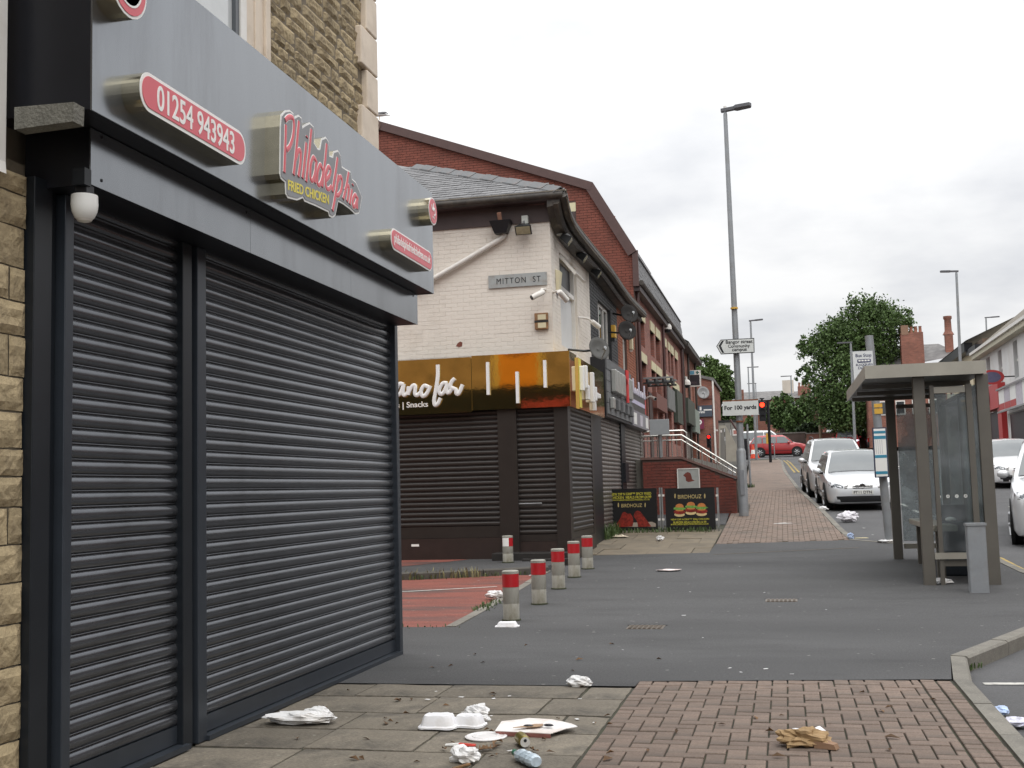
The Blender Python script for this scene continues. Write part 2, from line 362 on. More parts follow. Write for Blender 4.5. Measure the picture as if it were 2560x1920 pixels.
def block_mb(mb, b, dz=0., gap=.0045, j=.003):
    x0, x1, y0, y1 = b; h = random.uniform(-j, j)+dz; tx, ty = random.uniform(-.006, .006), random.uniform(-.006, .006)
    x0 += gap; x1 -= gap; y0 += gap; y1 -= gap; c = .004
    z = lambda x, y: g(y)+h+(x-(x0+x1)/2)*tx+(y-(y0+y1)/2)*ty
    lo = [(x0, y0, g(y0)-.06), (x1, y0, g(y0)-.06), (x1, y1, g(y1)-.06), (x0, y1, g(y1)-.06)]
    md = [(x0, y0, z(x0, y0)-c), (x1, y0, z(x1, y0)-c), (x1, y1, z(x1, y1)-c), (x0, y1, z(x0, y1)-c)]
    tp = [(x0+c, y0+c, z(x0, y0)), (x1-c, y0+c, z(x1, y0)), (x1-c, y1-c, z(x1, y1)), (x0+c, y1-c, z(x0, y1))]
    f = [(8, 9, 10, 11)]
    for a in (0, 4):
        for i in range(4): f.append((a+i, a+(i+1) % 4, a+4+(i+1) % 4, a+4+i))
    mb.add(lo+md+tp, f)
rest = MB()
for b in blocks:
    if b in part:
        mb = MB(); block_mb(mb, b); cx, cy = (b[0]+b[1])/2, (b[2]+b[3])/2
        o = bpy.data.objects.new('paving_block', mb.mesh('paving_block', m_paver, Vector((cx, cy, 0)))); COL.objects.link(o); o.parent = pbed; o.location = (cx, cy, 0)
    else: block_mb(rest, b)
rest.build('paving_blocks', m_paver, pbed)['kind'] = 'stuff'
# stone flags along the shop front
rows = [(7.70, 8.177, [-3.33, -2.98, -2.40, -1.41, -1.1]), (7.14, 7.69, [-3.33, -2.35, -1.575, -1.1]), (6.62, 7.13, [-3.33, -2.68, -1.37, -1.1]), (6.09, 6.61, [-3.33, -2.67, -2.03, -1.1]),
        (5.60, 6.08, [-3.33, -2.65, -1.62, -1.1]), (5.05, 5.59, [-3.33, -2.2, -1.1]), (4.5, 5.04, [-3.33, -2.7, -1.75, -1.1]), (3.9, 4.49, [-3.33, -2.4, -1.1]), (3.2, 3.89, [-3.33, -2.6, -1.1])]
for (y0, y1, xs) in rows:
    for a, b in zip(xs[:-1], xs[1:]):
        nx, ny = 6, 5; h = random.uniform(-.004, .004); tl = random.uniform(-.004, .004); gp = .006+random.random()*.004
        jit = {}
        def fl(u, v, a=a, b=b, y0=y0, y1=y1, h=h, tl=tl, gp=gp):
            x = a+gp+(b-a-2*gp)*u; y = y0+gp+(y1-y0-2*gp)*v; e = min(u, 1-u, v, 1-v)
            z = h+tl*(u-.5)+.004*mnoise.noise((x*3, y*3, 3))
            if e == 0:
                x += .007*mnoise.noise((x*14, y*14, 1)); y += .007*mnoise.noise((x*14, y*14, 9)); z -= .006
            return (x, y, z)
        mb = MB(); mb.grid(fl, nx, ny)
        edge = [(i/nx, 0) for i in range(nx)]+[(1, j/ny) for j in range(ny)]+[(1-i/nx, 1) for i in range(nx)]+[(0, 1-j/ny) for j in range(ny)]
        top = [fl(*e) for e in edge]; n = len(top); mb.add(top+[(p[0], p[1], -.05) for p in top], [(i, (i+1) % n, n+(i+1) % n, n+i) for i in range(n)])
        cx, cy = (a+b)/2, (y0+y1)/2
        o = bpy.data.objects.new('flagstone', mb.mesh('flagstone', m_flag, Vector((cx, cy, 0)), True)); COL.objects.link(o); o.parent = pbed; o.location = (cx, cy, 0)
# slabs in front of the closed shops
for i in range(5):
    xs = [-3.93, -3.1, -2.2, -1.38] if i % 2 else [-3.93, -3.4, -2.5, -1.7, -1.38]
    for a, b in zip(xs[:-1], xs[1:]):
        y0, y1 = 20.86+i*.93, 20.86+(i+1)*.93
        mb = MB(); block_mb(mb, (a, b, y0, y1), .0, .006, .006)
        o = bpy.data.objects.new('concrete_slab', mb.mesh('concrete_slab', m_slab, Vector(((a+b)/2, y0, 0)))); COL.objects.link(o); o.parent = tanbed; o.location = ((a+b)/2, y0, 0)
# upper block paving: blocks get too small to pick apart, one mesh
mb = MB(); kx = [22.85, 24.8, 31.6, 39.6, 71.5]; kv = [1.12, 1.0, .68, .32, -.26]
for r in range(0, 160):
    for c in range(-2, 28):
        t = (c-r) % 4
        if t == 0: a = (c, r, c+2, r+1)
        elif t == 3: a = (c, r, c+1, r+2)
        else: continue
        x0, y0, x1, y1 = -1.36+a[0]*U, 22.5+a[1]*U, -1.36+a[2]*U, 22.5+a[3]*U
        xr = np.interp(y0, kx, kv); x1 = min(x1, xr); x0 = max(x0, -1.36)
        if x1-x0 > .03 and y0 > 22.45+(x0+1.36)*.16: block_mb(mb, (x0, x1, y0, y1))
mb.build('paving_blocks', m_paver, fbed)['kind'] = 'stuff'
far_pav = struct(sheet('upper_block_paving', m_paver, [(-1.36, 39), (.34, 39), (-.22, 71), (-.22, 74), (-2.1, 74)], -.001))

# kerbs: every stone a piece of its kerb line
def kerb_line(name, pts, up=.004, w=.13, L=.91, m=m_kerb, drop=.2, side=1):
    root = struct(bpy.data.objects.new(name, None)); COL.objects.link(root); OFF[root] = Vector((0, 0, 0)); prev = None
    for (x0, y0), (x1, y1) in zip(pts[:-1], pts[1:]):
        d = Vector((x1-x0, y1-y0)); n = max(1, round(d.length/L)); nv = Vector((d.y, -d.x)).normalized()*w*side
        for i in range(n):
            a = Vector((x0, y0))+d*(i/n)+d.normalized()*.005; b = Vector((x0, y0))+d*((i+1)/n)-d.normalized()*.005
            P = [(a.x, a.y), (b.x, b.y), (b.x+nv.x, b.y+nv.y), (a.x+nv.x, a.y+nv.y)]; j = random.uniform(-.003, .003); c = .016
            q = [(a.x, a.y), (b.x, b.y), (b.x+nv.x*.86, b.y+nv.y*.86), (a.x+nv.x*.86, a.y+nv.y*.86)]
            lo = [(p[0], p[1], g(p[1])-drop) for p in P]; md = [(p[0], p[1], g(p[1])+up+j-(c if k > 1 else 0)) for k, p in enumerate(P)]; tp = [(p[0], p[1], g(p[1])+up+j) for p in q]
            mb = MB(); f = [(8, 9, 10, 11)]
            for s in (0, 4):
                for k in range(4): f.append((s+k, s+(k+1) % 4, s+4+(k+1) % 4, s+4+k))
            mb.add(lo+md+tp, f)
            o = bpy.data.objects.new('kerb_stone', mb.mesh('kerb_stone', m, Vector((a.x, a.y, 0)))); COL.objects.link(o); o.parent = root; o.location = (a.x, a.y, 0)
    return root
kerb_line('bay_kerb', [(1.05, 3.2), (1.06, 8.6), (1.19, 9.75)], .002, .12)
kerb_line('bus_stop_kerb', [(1.19, 9.75), (2.08, 11.6), (3.05, 13.5), (3.05, 20.6), (1.12, 22.85)], .006, .14)
kerb_line('upper_kerb', [(1.12, 22.87), (1.0, 24.8), (.68, 31.6), (.32, 39.6), (-.1, 55), (-.26, 71.5), (-.6, 77)], .006, .13)
kerb_line('bollard_kerb', [(-3.37, 11.6), (-3.56, 16.15), (-3.67, 18.05)], .006, .13, side=-1)
kerb_line('footway_kerb', [(-12, 17.05), (-5.6, 17.1), (-3.72, 18.0)], .085, .12, side=1, m=mat('dark_kerb', (.085, .08, .07), .85, var=.2, scale=4, rnd=.1))
kerb_line('far_kerb', [(9.7, 10), (9.7, 76)], .006, .13, L=2.5, side=-1)

# road markings
def marking(name, m, pts, w, dz=-.11, dash=None):
    mb = MB()
    for (x0, y0), (x1, y1) in zip(pts[:-1], pts[1:]):
        d = Vector((x1-x0, y1-y0)); Ln = d.length; d.normalize(); nn = Vector((d.y, -d.x))*w/2
        t = 0.
        while t < Ln:
            e = min(t+(dash[0] if dash else 1.5), Ln); a = Vector((x0, y0))+d*t; b = Vector((x0, y0))+d*e
            mb.add([(a.x-nn.x, a.y-nn.y, g(a.y)+dz), (a.x+nn.x, a.y+nn.y, g(a.y)+dz), (b.x+nn.x, b.y+nn.y, g(b.y)+dz), (b.x-nn.x, b.y-nn.y, g(b.y)+dz)], [(0, 1, 2, 3)])
            t = e+(dash[1] if dash else 0)
    o = mb.build(name, m); struct(o); return o
marking('centre_line', m_white_line, [(5.4, 5), (5.4, 70)], .1, dash=(2, 4))
marking('bay_line', m_white_line, [(1.33, 9.13), (3.4, 9.25)], .09)
marking('bay_edge_line', m_white_line, [(3.3, 23), (2.9, 36), (2.5, 48)], .1, dash=(1., 1.2))
marking('stop_line', m_white_line, [(.4, 55.5), (4.9, 56.2)], .25)
marking('yellow_line', m_yellow_line, [(.42, 56), (.1, 71), (-.1, 76)], .09, dash=(1.2, .5))
marking('yellow_line', m_yellow_line, [(.62, 56), (.3, 71), (.1, 76)], .09, dash=(1.2, .5))
marking('kerb_yellow_line', m_yellow_line, [(3.36, 14), (3.36, 20.6), (1.9, 22.6)], .1)
marking('street_white_line', m_white_line, [(-12, 15.0), (-5.2, 15.28), (-4.0, 15.86)], .08, dz=-.016)
marking('footway_joint_line', m_slab, [(-1.3, 20.6), (1.2, 21.4)], .06, dz=.003)
# ================================================================== the near shop (left)
m_core = mat('wall_core', (.16, .13, .09), .9, var=.2, scale=3)
m_stone = mat('rock_faced_sandstone', (.39, .31, .185), .9, var=.28, scale=6, bump=.7, bscale=30, rnd=.17, dirt=((.12, .092, .058), .7, 4.5))
m_quoin = mat('cream_painted_stone', (.68, .585, .475), .7, var=.06, scale=4, bump=.08, dirt=((.4, .32, .24), .4, 3))
m_anth = mat('anthracite_paint', (.011, .014, .018), .4, var=.12, scale=5, spec=.35)
m_anth2 = mat('anthracite_guide', (.040, .048, .06), .35, metal=.3, var=.1, scale=5)
m_slat = mat('shutter_slat_steel', (.115, .122, .135), .23, metal=.65, var=.15, scale=3, dirt=((.045, .046, .05), .7, 3), stretch=(1, .5, 3))
m_black = mat('black_return_panel', (.006, .007, .011), .42, var=.2, scale=4)
m_fascia = mat('grey_composite_panel', (.235, .248, .265), .2, metal=.8, var=.05, scale=2.2, dirt=((.16, .165, .175), .6, 1.4), stretch=(1, 1.6, .3))
m_box = mat('brushed_brass_return', (.46, .42, .31), .22, metal=.9, var=.12, scale=9)
m_signred = mat('sign_red', (.62, .085, .11), .35, var=.05, scale=3)
m_signwhite = mat('sign_white', (.82, .82, .79), .4, var=.03, scale=3)
m_signgrey = mat('sign_grey', (.20, .205, .215), .4, var=.06, scale=4)
m_signyellow = mat('sign_yellow', (.72, .60, .06), .4, var=.05)
m_pvc = mat('white_plastic', (.74, .72, .68), .4, var=.05, scale=4, dirt=((.45, .4, .33), .4, 4))
m_glass = mat('window_glass', (.035, .04, .045), .06, spec=.9, var=.1, scale=2)
m_blind = mat('pale_blind', (.62, .63, .63), .7, var=.05, scale=2)

SX, SY = -3.34, 9.70
shop = thing('stone_shop', (-7.5, 3.5, 0), 'stone corner shop with closed anthracite roller shutters and grey fascia', 'shop')
box('wall_core', m_core, shop, -14, -3.5, -6, 9.62, -.05, 9.0)
box('rear_render', mat('side_render', (.40, .28, .17), .9, var=.3, scale=3), shop, -14, -3.56, 9.63, 9.68, 0, 9.0)
# coursed stones: each one with its own broken face
def stone(name, m, parent, face, a0, a1, z0, z1, x, proud, nu=6, nv=4):
    """a coursed stone in a wall that looks to +X, a runs along Y"""
    gp = .004; a0 += gp; a1 -= gp; z0 += gp; z1 -= gp; sd = random.random()*50; tl = random.uniform(-.008, .008); tz = random.uniform(-.004, .012)
    def fn(u, v):
        e = min(u, 1-u, v, 1-v); a = a0+(a1-a0)*u; z = z0+(z1-z0)*v
        if e == 0: a += .004*mnoise.noise((a*20, z*20, sd)); z += .004*mnoise.noise((a*22, z*22, sd+4)); pr = -.006
        else: pr = proud+tl*(u-.5)+tz*(v-.5)+.012*mnoise.noise((a*7, z*13, sd))+.006*mnoise.noise((a*24, z*34, sd))
        return (x+pr, a, z)
    mb = MB().grid(fn, nu, nv); c = Vector((x, (a0+a1)/2, (z0+z1)/2))
    o = bpy.data.objects.new(name, mb.mesh(name, m, c, False)); COL.objects.link(o); o.parent = parent; o.location = c-OFF[parent]
    me = o.data
    if me.polygons[len(me.polygons)//2].normal.x < 0: me.flip_normals()
    return o
def stone_courses(parent, y0, y1, z0, z1, x, hh=(.12, .19), ll=(.2, .46), rag=0.):
    z = z0
    while z < z1-.05:
        h = min(random.uniform(*hh), z1-z); y = y0-random.uniform(0, .2)
        while y < y1-.03:
            L = random.uniform(*ll); e = min(y+L, y1+random.uniform(-rag, rag))
            if y1-e < .09: e = y1+random.uniform(-rag, rag)
            if e-max(y, y0) > .05: stone('stone', m_stone, parent, 'x', max(y, y0), e, z, z+h, x, random.uniform(.004, .013))
            y = e
            if y >= y1-.1: break
        z += h
stone_courses(shop, 4.05, 4.63, 0, 2.9, -3.375, rag=.012)
jy = at_x(672, 60, -3.47)[1]
stone_courses(shop, jy, 9.44, 3.98, 6.1, -3.495, hh=(.075, .135), ll=(.16, .5))
box('mortar_backing', mat('lime_mortar', (.12, .10, .07), .95, var=.2, scale=20), shop, -3.6, -3.385, 3.5, 4.62, 0, 2.95)
for i in range(9):
    z0 = 3.35+i*.36; ln = .40 if i % 2 else .26
    o = box('quoin', m_quoin, shop, -3.62, -3.445, 9.69-ln, 9.71, z0+.004, z0+.35, bevel=.012)
# upper window
yg = at_x(593, 60, -3.45)[1]; yf = at_x(617, 60, -3.45)[1]
wn = box('window', m_blind, shop, -3.60, -3.492, yg-1.5, yf-.02, 4.0, 6.5)
box('pane', mat('bright_pane', (.55, .57, .57), .12, spec=.9, var=.05), wn, -3.4915, -3.488, yg-1.5, yg-.002, 4.0, 6.5)
box('frame', mat('grey_frame', (.09, .1, .11), .4), wn, -3.49, -3.46, yg, yg+.05, 4.0, 6.5)
box('frame', m_pvc, wn, -3.49, -3.45, yg+.055, yf, 4.0, 6.5)
for k, (a, b, d) in enumerate(((0, .42, .0), (.42, .62, .012), (.62, .80, .0), (.80, 1.0, .022))):
    box('window_jamb', m_quoin, shop, -3.6, -3.475+d, yf+(jy-yf)*a+.001, yf+(jy-yf)*b, 3.9, 6.6, bevel=.006)
# pilaster, guides, shutters
box('pilaster', m_anth, shop, -3.6, -3.335, 4.63, 4.765, 0, 2.9, bevel=.004)
box('pilaster', m_anth, shop, -3.6, -3.36, 4.768, 4.83, 0, 2.9, bevel=.003)
box('shutter_guide', m_anth2, shop, -3.6, -3.31, 4.832, 4.90, 0, 2.86, bevel=.004)
box('shutter_guide', m_anth, shop, -3.6, -3.315, 5.955, 6.06, 0, 2.86, bevel=.004)
box('shutter_guide', m_black, shop, -3.6, -3.345, 6.062, 6.105, 0, 2.86)
box('shutter_guide', m_anth2, shop, -3.6, -3.305, 6.107, 6.21, 0, 2.86, bevel=.004)
box('shutter_guide', m_anth2, shop, -3.6, -3.30, 9.63, 9.705, 0, 2.87, bevel=.004)
box('soffit', m_black, shop, -3.6, -3.14, 4.74, 9.64, 2.88, 2.90)
PROF = [(0, 0), (.008, .004), (.0135, .014), (.0155, .028), (.0145, .042), (.010, .054), (.003, .0625), (-.004, .065), (-.004, .0665), (.0055, .069), (.0055, .074), (-.002, .0765)]
def slat_mesh(name, L, m, prof=PROF, face='x', n=1):
    mb = MB(); k = len(prof)
    for i in range(n+1):
        t = L*i/n
        for (d, z) in prof: mb.v.append((d, t, z) if face == 'x' else (t, -d, z))
    for i in range(n):
        for j in range(k-1): mb.f.append((i*k+j, (i+1)*k+j, (i+1)*k+j+1, i*k+j+1))
    me = bpy.data.meshes.new(name); me.from_pydata(mb.v, [], mb.f); me.materials.append(m)
    for p in me.polygons: p.use_smooth = True
    if sum((p.normal[0] if face == 'x' else -p.normal[1])*p.area for p in me.polygons) < 0: me.flip_normals()
    return me
def shutter(parent, x, y0, y1, z0, z1, m, mbar, pitch=.077, face='x', bar=.10, name='roller_shutter', label=None):
    """face x: looks to +X and runs along Y; face y: looks to -Y and runs along X"""
    if face == 'x': root = box(name, m_black, parent, x-.06, x-.02, y0, y1, z0, z1)
    else: root = box(name, m_black, parent, y0, y1, x+.02, x+.06, z0, z1)
    if label: root['label'] = label
    s = pitch/.077; me = slat_mesh('slat', y1-y0, m, [(d*s, z*s) for d, z in PROF], face)
    if face == 'x': box('bottom_bar', mbar, root, x-.015, x+.012, y0, y1, z0+.004, z0+bar)
    else: box('bottom_bar', mbar, root, y0, y1, x-.012, x+.015, z0+.004, z0+bar)
    z = z0+bar+.002
    while z < z1-.02:
        j = random.uniform(-.0015, .0015)
        inst('slat', me, root, (x+j, y0, z) if face == 'x' else (y0, x+j, z)); z += pitch
    return root
shutter(shop, -3.365, 4.90, 5.955, .03, 2.88, m_slat, m_anth2, label='narrow shutter left of the mullion')
shutter(shop, -3.355, 6.21, 9.63, .03, 2.88, m_slat, m_anth2, label='wide shutter right of the mullion')
box('threshold', m_anth2, shop, -3.37, -3.285, 4.85, 5.99, .0, .028)
box('threshold', m_anth2, shop, -3.37, -3.285, 6.2, 9.66, .0, .028)
# fascias
box('shutter_box', m_black, shop, -3.45, -3.105, 4.715, 9.665, 2.862, 3.155)
for a, b in ((4.712, 6.375), (6.378, 8.05), (8.053, 9.668)):
    box('shutter_cover', m_fascia, shop, -3.105, -3.098, a, b, 2.86, 3.13)
box('fascia_box', m_black, shop, -3.46, -2.957, 4.492, 9.68, 3.135, 4.03)
box('fascia_panel', m_fascia, shop, -2.957, -2.948, 4.49, 9.682, 3.13, 4.035)
box('fascia_end_panel', m_black, shop, -3.46, -2.96, 9.683, 9.69, 3.13, 4.03)
for y, z in ((4.80, 3.11), (4.80, 2.90), (6.33, 3.10), (8.0, 3.1), (9.55, 3.1)):
    MB().lathe((-3.098, y, z), [(.008, 0), (.008, .003), (.004, .005)], 10, 'x').build('screw', m_black, shop, True)
cc = [at_y(px, py, 4.44) for px, py in ((50, 275), (198, 262), (196, 310), (50, 330))]
MB().prism([(p[0], p[2]) for p in cc], (0, 4.40, 0), (1, 0, 0), (0, 0, 1), (0, .08, 0)).build('stone_ledge', mat('grey_stone', (.17, .165, .14), .9, var=.25, scale=14, bump=.5), shop)
jb = at_y(197, 440, 4.66)
box('junction_box', m_anth, shop, jb[0]-.035, jb[0]+.03, 4.66, 4.714, jb[2]-.04, jb[2]+.04)
MB().box(-3.37, -3.32, 4.30, 4.40, 2.9, 6.6).hexa([(-3.37, 4.30, 2.87), (-3.30, 4.32, 2.84), (-3.30, 4.38, 2.84), (-3.37, 4.40, 2.87), (-3.37, 4.30, 2.9), (-3.32, 4.30, 2.9), (-3.32, 4.40, 2.9), (-3.37, 4.40, 2.9)]).build('cable_trunking', m_pvc, shop)
# the wall round the corner, seen mirrored in the gold sign opposite
box('side_fascia', m_anth, shop, -12, -3.6, 9.70, 9.76, 2.6, 4.05)
box('orange_banner', mat('orange_banner', (.85, .33, .03), .6, var=.05), shop, -7.15, -6.1, 9.70, 9.72, 4.1, 5.4)
box('banner_edge', mat('banner_edge', (.8, .6, .2), .5), shop, -7.3, -7.16, 9.70, 9.72, 4.08, 5.4); box('banner_edge', MATS['banner_edge'], shop, -6.09, -5.98, 9.70, 9.72, 4.08, 5.4)
lettering('Kafaka', mat('banner_ink', (.2, .06, .02), .6), shop, (-6.6, 9.722, 4.95), (-1, 0, 0), (0, 0, 1), .7, depth=.004, shear=.4)
lettering('Philadelphia', m_signred, shop, (-5.9, 9.762, 3.55), (-1, 0, 0), (0, 0, 1), 1.3, .35, depth=.004, shear=.2, bold=.03)
MB().prism(round_rect(.85, .14, .06), (-8.3, 9.762, 3.2), (1, 0, 0), (0, 0, 1), (0, .02, 0)).build('side_sign', m_signred, shop)

# ---- raised sign boxes on the fascia: each a thing of its own
def fp(px, py, x=-2.85): p = at_x(px, py, x); return (p[1], p[2])
kb = 640/2212
def cb(x, y): return fp(500+x*kb, 200+y*kb)
def ca(x, y): return fp(x*kb, y*kb)
UY, UZ = (0, 1, 0), (0, 0, 1)
def inset(poly, d):
    n = len(poly); res = []; A = sum(poly[i][0]*poly[(i+1) % n][1]-poly[(i+1) % n][0]*poly[i][1] for i in range(n)); sg = 1 if A > 0 else -1
    for i in range(n):
        p0, p1, p2 = [Vector(q) for q in (poly[i-1], poly[i], poly[(i+1) % n])]; a = (p1-p0); b = (p2-p1)
        na = Vector((-a.y, a.x))*sg/max(a.length, 1e-6); nb = Vector((-b.y, b.x))*sg/max(b.length, 1e-6); m = na+nb
        m = m/max(.5, m.length**2/2) if m.length > .1 else na
        res.append((p1.x+m.x*d, p1.y+m.y*d))
    return res
def sign_box(name, poly, label, m_in, rim=.02, back=-2.948, front=-2.85):
    cy = sum(p[0] for p in poly)/len(poly); cz = min(p[1] for p in poly)
    t = thing(name, (front, cy, cz), label, 'sign')
    MB().prism(poly, (back, 0, 0), UY, UZ, (front-back-.003, 0, 0)).build('return', m_box, t)
    MB().prism(poly, (front-.003, 0, 0), UY, UZ, (.003, 0, 0)).build('face', m_signwhite, t)
    if m_in: MB().prism(inset(poly, rim), (front+.0005, 0, 0), UY, UZ, (.003, 0, 0)).build('panel', m_in, t)
    return t
def pill(l, r, top, bot):
    h = (top-bot); w = r-l; c = ((l+r)/2, (top+bot)/2); return [(c[0]+x, c[1]+z) for x, z in round_rect(w, h, h/2*.92, 8)], c
pl, pc = pill(fp(350, 226)[0], fp(614, 385)[0], fp(367, 178)[1]+.0, fp(373, 280)[1])
t = sign_box('phone_sign', pl, 'long red pill-shaped sign box with a white telephone number on grey fascia', m_signred, .018)
lettering('01254 943943', m_signwhite, t, (-2.8465, pc[0], pc[1]), UY, UZ, .80, .125, .002, bold=.012)
y0, y1 = cb(1652, 1400)[0], cb(2005, 1560)[0]
pl, pc = pill(y0, y1, cb(1690, 1290)[1], cb(1690, 1475)[1])
t = sign_box('website_sign', pl, 'red pill-shaped sign box with small white web address near the fascia end', m_signred, .014)
lettering('philadelphiafriedchicken.co.uk', m_signwhite, t, (-2.8465, pc[0], pc[1]), UY, UZ, .93, .095, .002, bold=.01)
def disc(c, r): return [(c[0]+r*math.cos(a), c[1]+r*math.sin(a)) for a in [2*math.pi*i/24 for i in range(24)]]
c0 = cb(2013, 1135); rr = abs(cb(2013, 1020)[1]-cb(2013, 1250)[1])/2
t = sign_box('round_sign', disc(c0, rr), 'small round red sign box above the web address sign', m_signred, .012)
strokes([[(-.5, .5), (-.3, .1), (.0, .3), (.1, .7)], [(0, 0), (.3, .3), (.5, -.2), (.1, -.3)], [(-.2, -.5), (.2, -.6)]], m_signwhite, t, (-2.846, c0[0], c0[1]), UY, UZ, (.1, .1), .008)
c0 = fp(322, -38)
t = sign_box('round_sign', disc(c0, .155), 'round red sign box cut by the top edge of the picture', m_signred, .014)
MB().lathe((-2.8465, c0[0], c0[1]), [(.105, 0), (.105, .002), (.095, .002), (.095, 0)], 28, 'x').build('ring', m_signwhite, t)
lp = [cb(*p) for p in ((693, 400), (700, 300), (735, 262), (775, 258), (805, 285), (815, 318), (850, 300), (878, 325), (885, 400), (905, 385), (945, 365), (980, 400), (990, 470), (985, 540), (1015, 590), (1035, 590), (1050, 505), (1085, 490), (1110, 530), (1118, 650), (1145, 660), (1155, 615), (1190, 605), (1215, 650), (1225, 745), (1262, 770), (1300, 790), (1312, 850), (1345, 880), (1375, 950), (1400, 1010), (1385, 1100), (1375, 1155), (1340, 1160), (1300, 1120), (1240, 1075), (1195, 1050), (1185, 1100), (1170, 1170), (1145, 1192), (1118, 1178), (1108, 1142), (1000, 1090), (905, 1050), (890, 1020), (840, 1040), (760, 1020), (740, 985), (735, 885), (700, 855), (688, 810), (690, 600))]
t = sign_box('shop_logo_sign', lp, 'cut-out logo sign box with red brush lettering over yellow capitals on grey', m_signgrey, .012)
LT = [[(735, 390), (733, 500), (728, 640), (722, 800)], [(730, 350), (760, 322), (795, 330), (806, 400), (795, 500), (770, 575), (742, 605)],
      [(848, 358), (835, 500), (820, 660), (803, 820)], [(822, 680), (843, 615), (863, 620), (860, 720), (843, 835)], [(912, 545), (898, 690), (880, 850)], [(918, 488), (917, 497)],
      [(956, 428), (940, 600), (922, 770), (912, 880)], [(996, 700), (972, 672), (950, 740), (948, 850), (970, 865), (990, 790), (1000, 695)], [(1000, 700), (990, 800), (987, 890)],
      [(1052, 770), (1032, 735), (1010, 800), (1008, 890), (1030, 905), (1052, 840), (1058, 770)], [(1088, 555), (1075, 700), (1060, 830), (1050, 925)],
      [(1082, 865), (1112, 830), (1122, 775), (1100, 755), (1080, 830), (1082, 920), (1105, 945), (1130, 920)], [(1182, 675), (1168, 780), (1150, 890), (1138, 965)],
      [(1190, 825), (1175, 930), (1155, 1050), (1140, 1130)], [(1178, 890), (1205, 838), (1222, 870), (1215, 950), (1190, 995), (1165, 990)], [(1278, 800), (1262, 900), (1245, 980), (1232, 1030)], [(1245, 960), (1265, 915), (1280, 925), (1275, 990), (1265, 1050)],
      [(1308, 950), (1298, 1010), (1288, 1075)], [(1315, 905), (1314, 912)], [(1352, 1020), (1335, 995), (1316, 1030), (1315, 1085), (1332, 1090), (1350, 1040)], [(1358, 1015), (1352, 1060), (1352, 1115)]]
strokes([[(cb(*p)[0], cb(*p)[1]) for p in L] for L in LT], m_signwhite, t, (-2.846, 0, 0), UY, UZ, (1, 1), .021, 'letter_outline', .1)
strokes([[(cb(*p)[0], cb(*p)[1]) for p in L] for L in LT], m_signred, t, (-2.844, 0, 0), UY, UZ, (1, 1), .0160, 'lettering', .2)
a, b = cb(755, 905), cb(1108, 1035); up = cb(755, 860); dn = cb(755, 950)
lettering('FRIED CHICKEN', m_signyellow, t, (-2.846, (a[0]+b[0])/2, (a[1]+b[1])/2), (0, b[0]-a[0], b[1]-a[1]), UZ, b[0]-a[0], abs(up[1]-dn[1]), .002, bold=.02)
# dome camera under the fascia
dc = at_y(205, 505, 4.70)
t = thing('dome_camera', (dc[0], 4.70, dc[2]), 'white dome camera under the left end of the near shop fascia', 'camera')
MB().lathe((dc[0], 4.72, dc[2]-.04), [(.0, -.055), (.02, -.05), (.045, -.03), (.058, .0), (.062, .03), (.060, .075)], 20).build('housing', m_signwhite, t, True)
MB().lathe((dc[0], 4.72, dc[2]-.04), [(.030, -.0475), (.038, -.0365), (.034, -.035)], 16).build('lens_ring', m_pvc, t, True)
box('bracket', m_black, t, dc[0]-.03, dc[0]+.03, 4.69, 4.75, dc[2]+.034, dc[2]+.09)
# ================================================================== corner building and the closed shops beside it
def c6(x, y): return (960+x*kb, 460+y*kb)
def c7(x, y): return (960+x*kb, 860+y*kb)
def c8(x, y): return (1440+x*kb, 760+y*kb)
def cG(x, y): return (1340+x*400/2212, 560+y*400/2212)
m_cream = mat('cream_masonry_paint', (.715, .665, .60), .75, var=.06, scale=3, bump=.35, bscale=45, rnd=.02, dirt=((.55, .49, .42), .5, 1.6))
m_blackpaint = mat('black_masonry_paint', (.028, .029, .032), .6, var=.2, scale=5, bump=.3, bscale=60)
m_redbrick = mat('red_brick', (.20, .062, .042), .85, var=.2, scale=5, bump=.2, bscale=80, dirt=((.10, .04, .03), .45, .8))
m_mortar = mat('grey_mortar', (.105, .065, .055), .9, var=.15, scale=20)
m_slate = mat('roof_slate', (.105, .105, .11), .55, var=.25, scale=9, rnd=.28, dirt=((.2, .19, .17), .5, 12))
m_hiptile = mat('hip_tile', (.115, .12, .125), .7, var=.15, scale=8, rnd=.12, dirt=((.18, .1, .07), .4, 6))
m_gutter = mat('dark_gutter', (.035, .03, .026), .5, var=.3, scale=6, dirt=((.12, .1, .075), .5, 5))
m_gutterpale = mat('weathered_gutter_edge', (.15, .13, .10), .7, var=.3, scale=8)
m_eaves = mat('purple_brown_paint', (.055, .036, .036), .55, var=.15, scale=6)
m_gold = mat('mirror_gold_sheet', (.66, .47, .17), .05, metal=1., var=.06, scale=2.2, bump=.03, bscale=7)
m_brown = mat('brown_shutter', (.020, .0155, .0135), .42, metal=.0, var=.15, scale=4)
m_brownpl = mat('maroon_plinth', (.028, .018, .016), .4, var=.2, scale=6)
m_galv = mat('weathered_galvanised', (.21, .19, .175), .45, metal=.55, var=.25, scale=5, dirt=((.08, .06, .05), .7, 6), stretch=(1, 1, 3))
m_zinc = mat('galvanised_steel', (.33, .34, .345), .4, metal=.7, var=.12, scale=8, dirt=((.2, .19, .17), .4, 5))
m_floodglass = mat('lamp_glass', (.35, .33, .22), .15, var=.2, scale=12)
m_darkmetal = mat('dark_metal', (.03, .032, .034), .45, metal=.3, var=.2, scale=9)
m_dish = mat('dish_grey', (.10, .10, .095), .8, var=.15, scale=6)
m_dishdark = mat('dish_dark', (.022, .02, .019), .85, var=.2, scale=6)
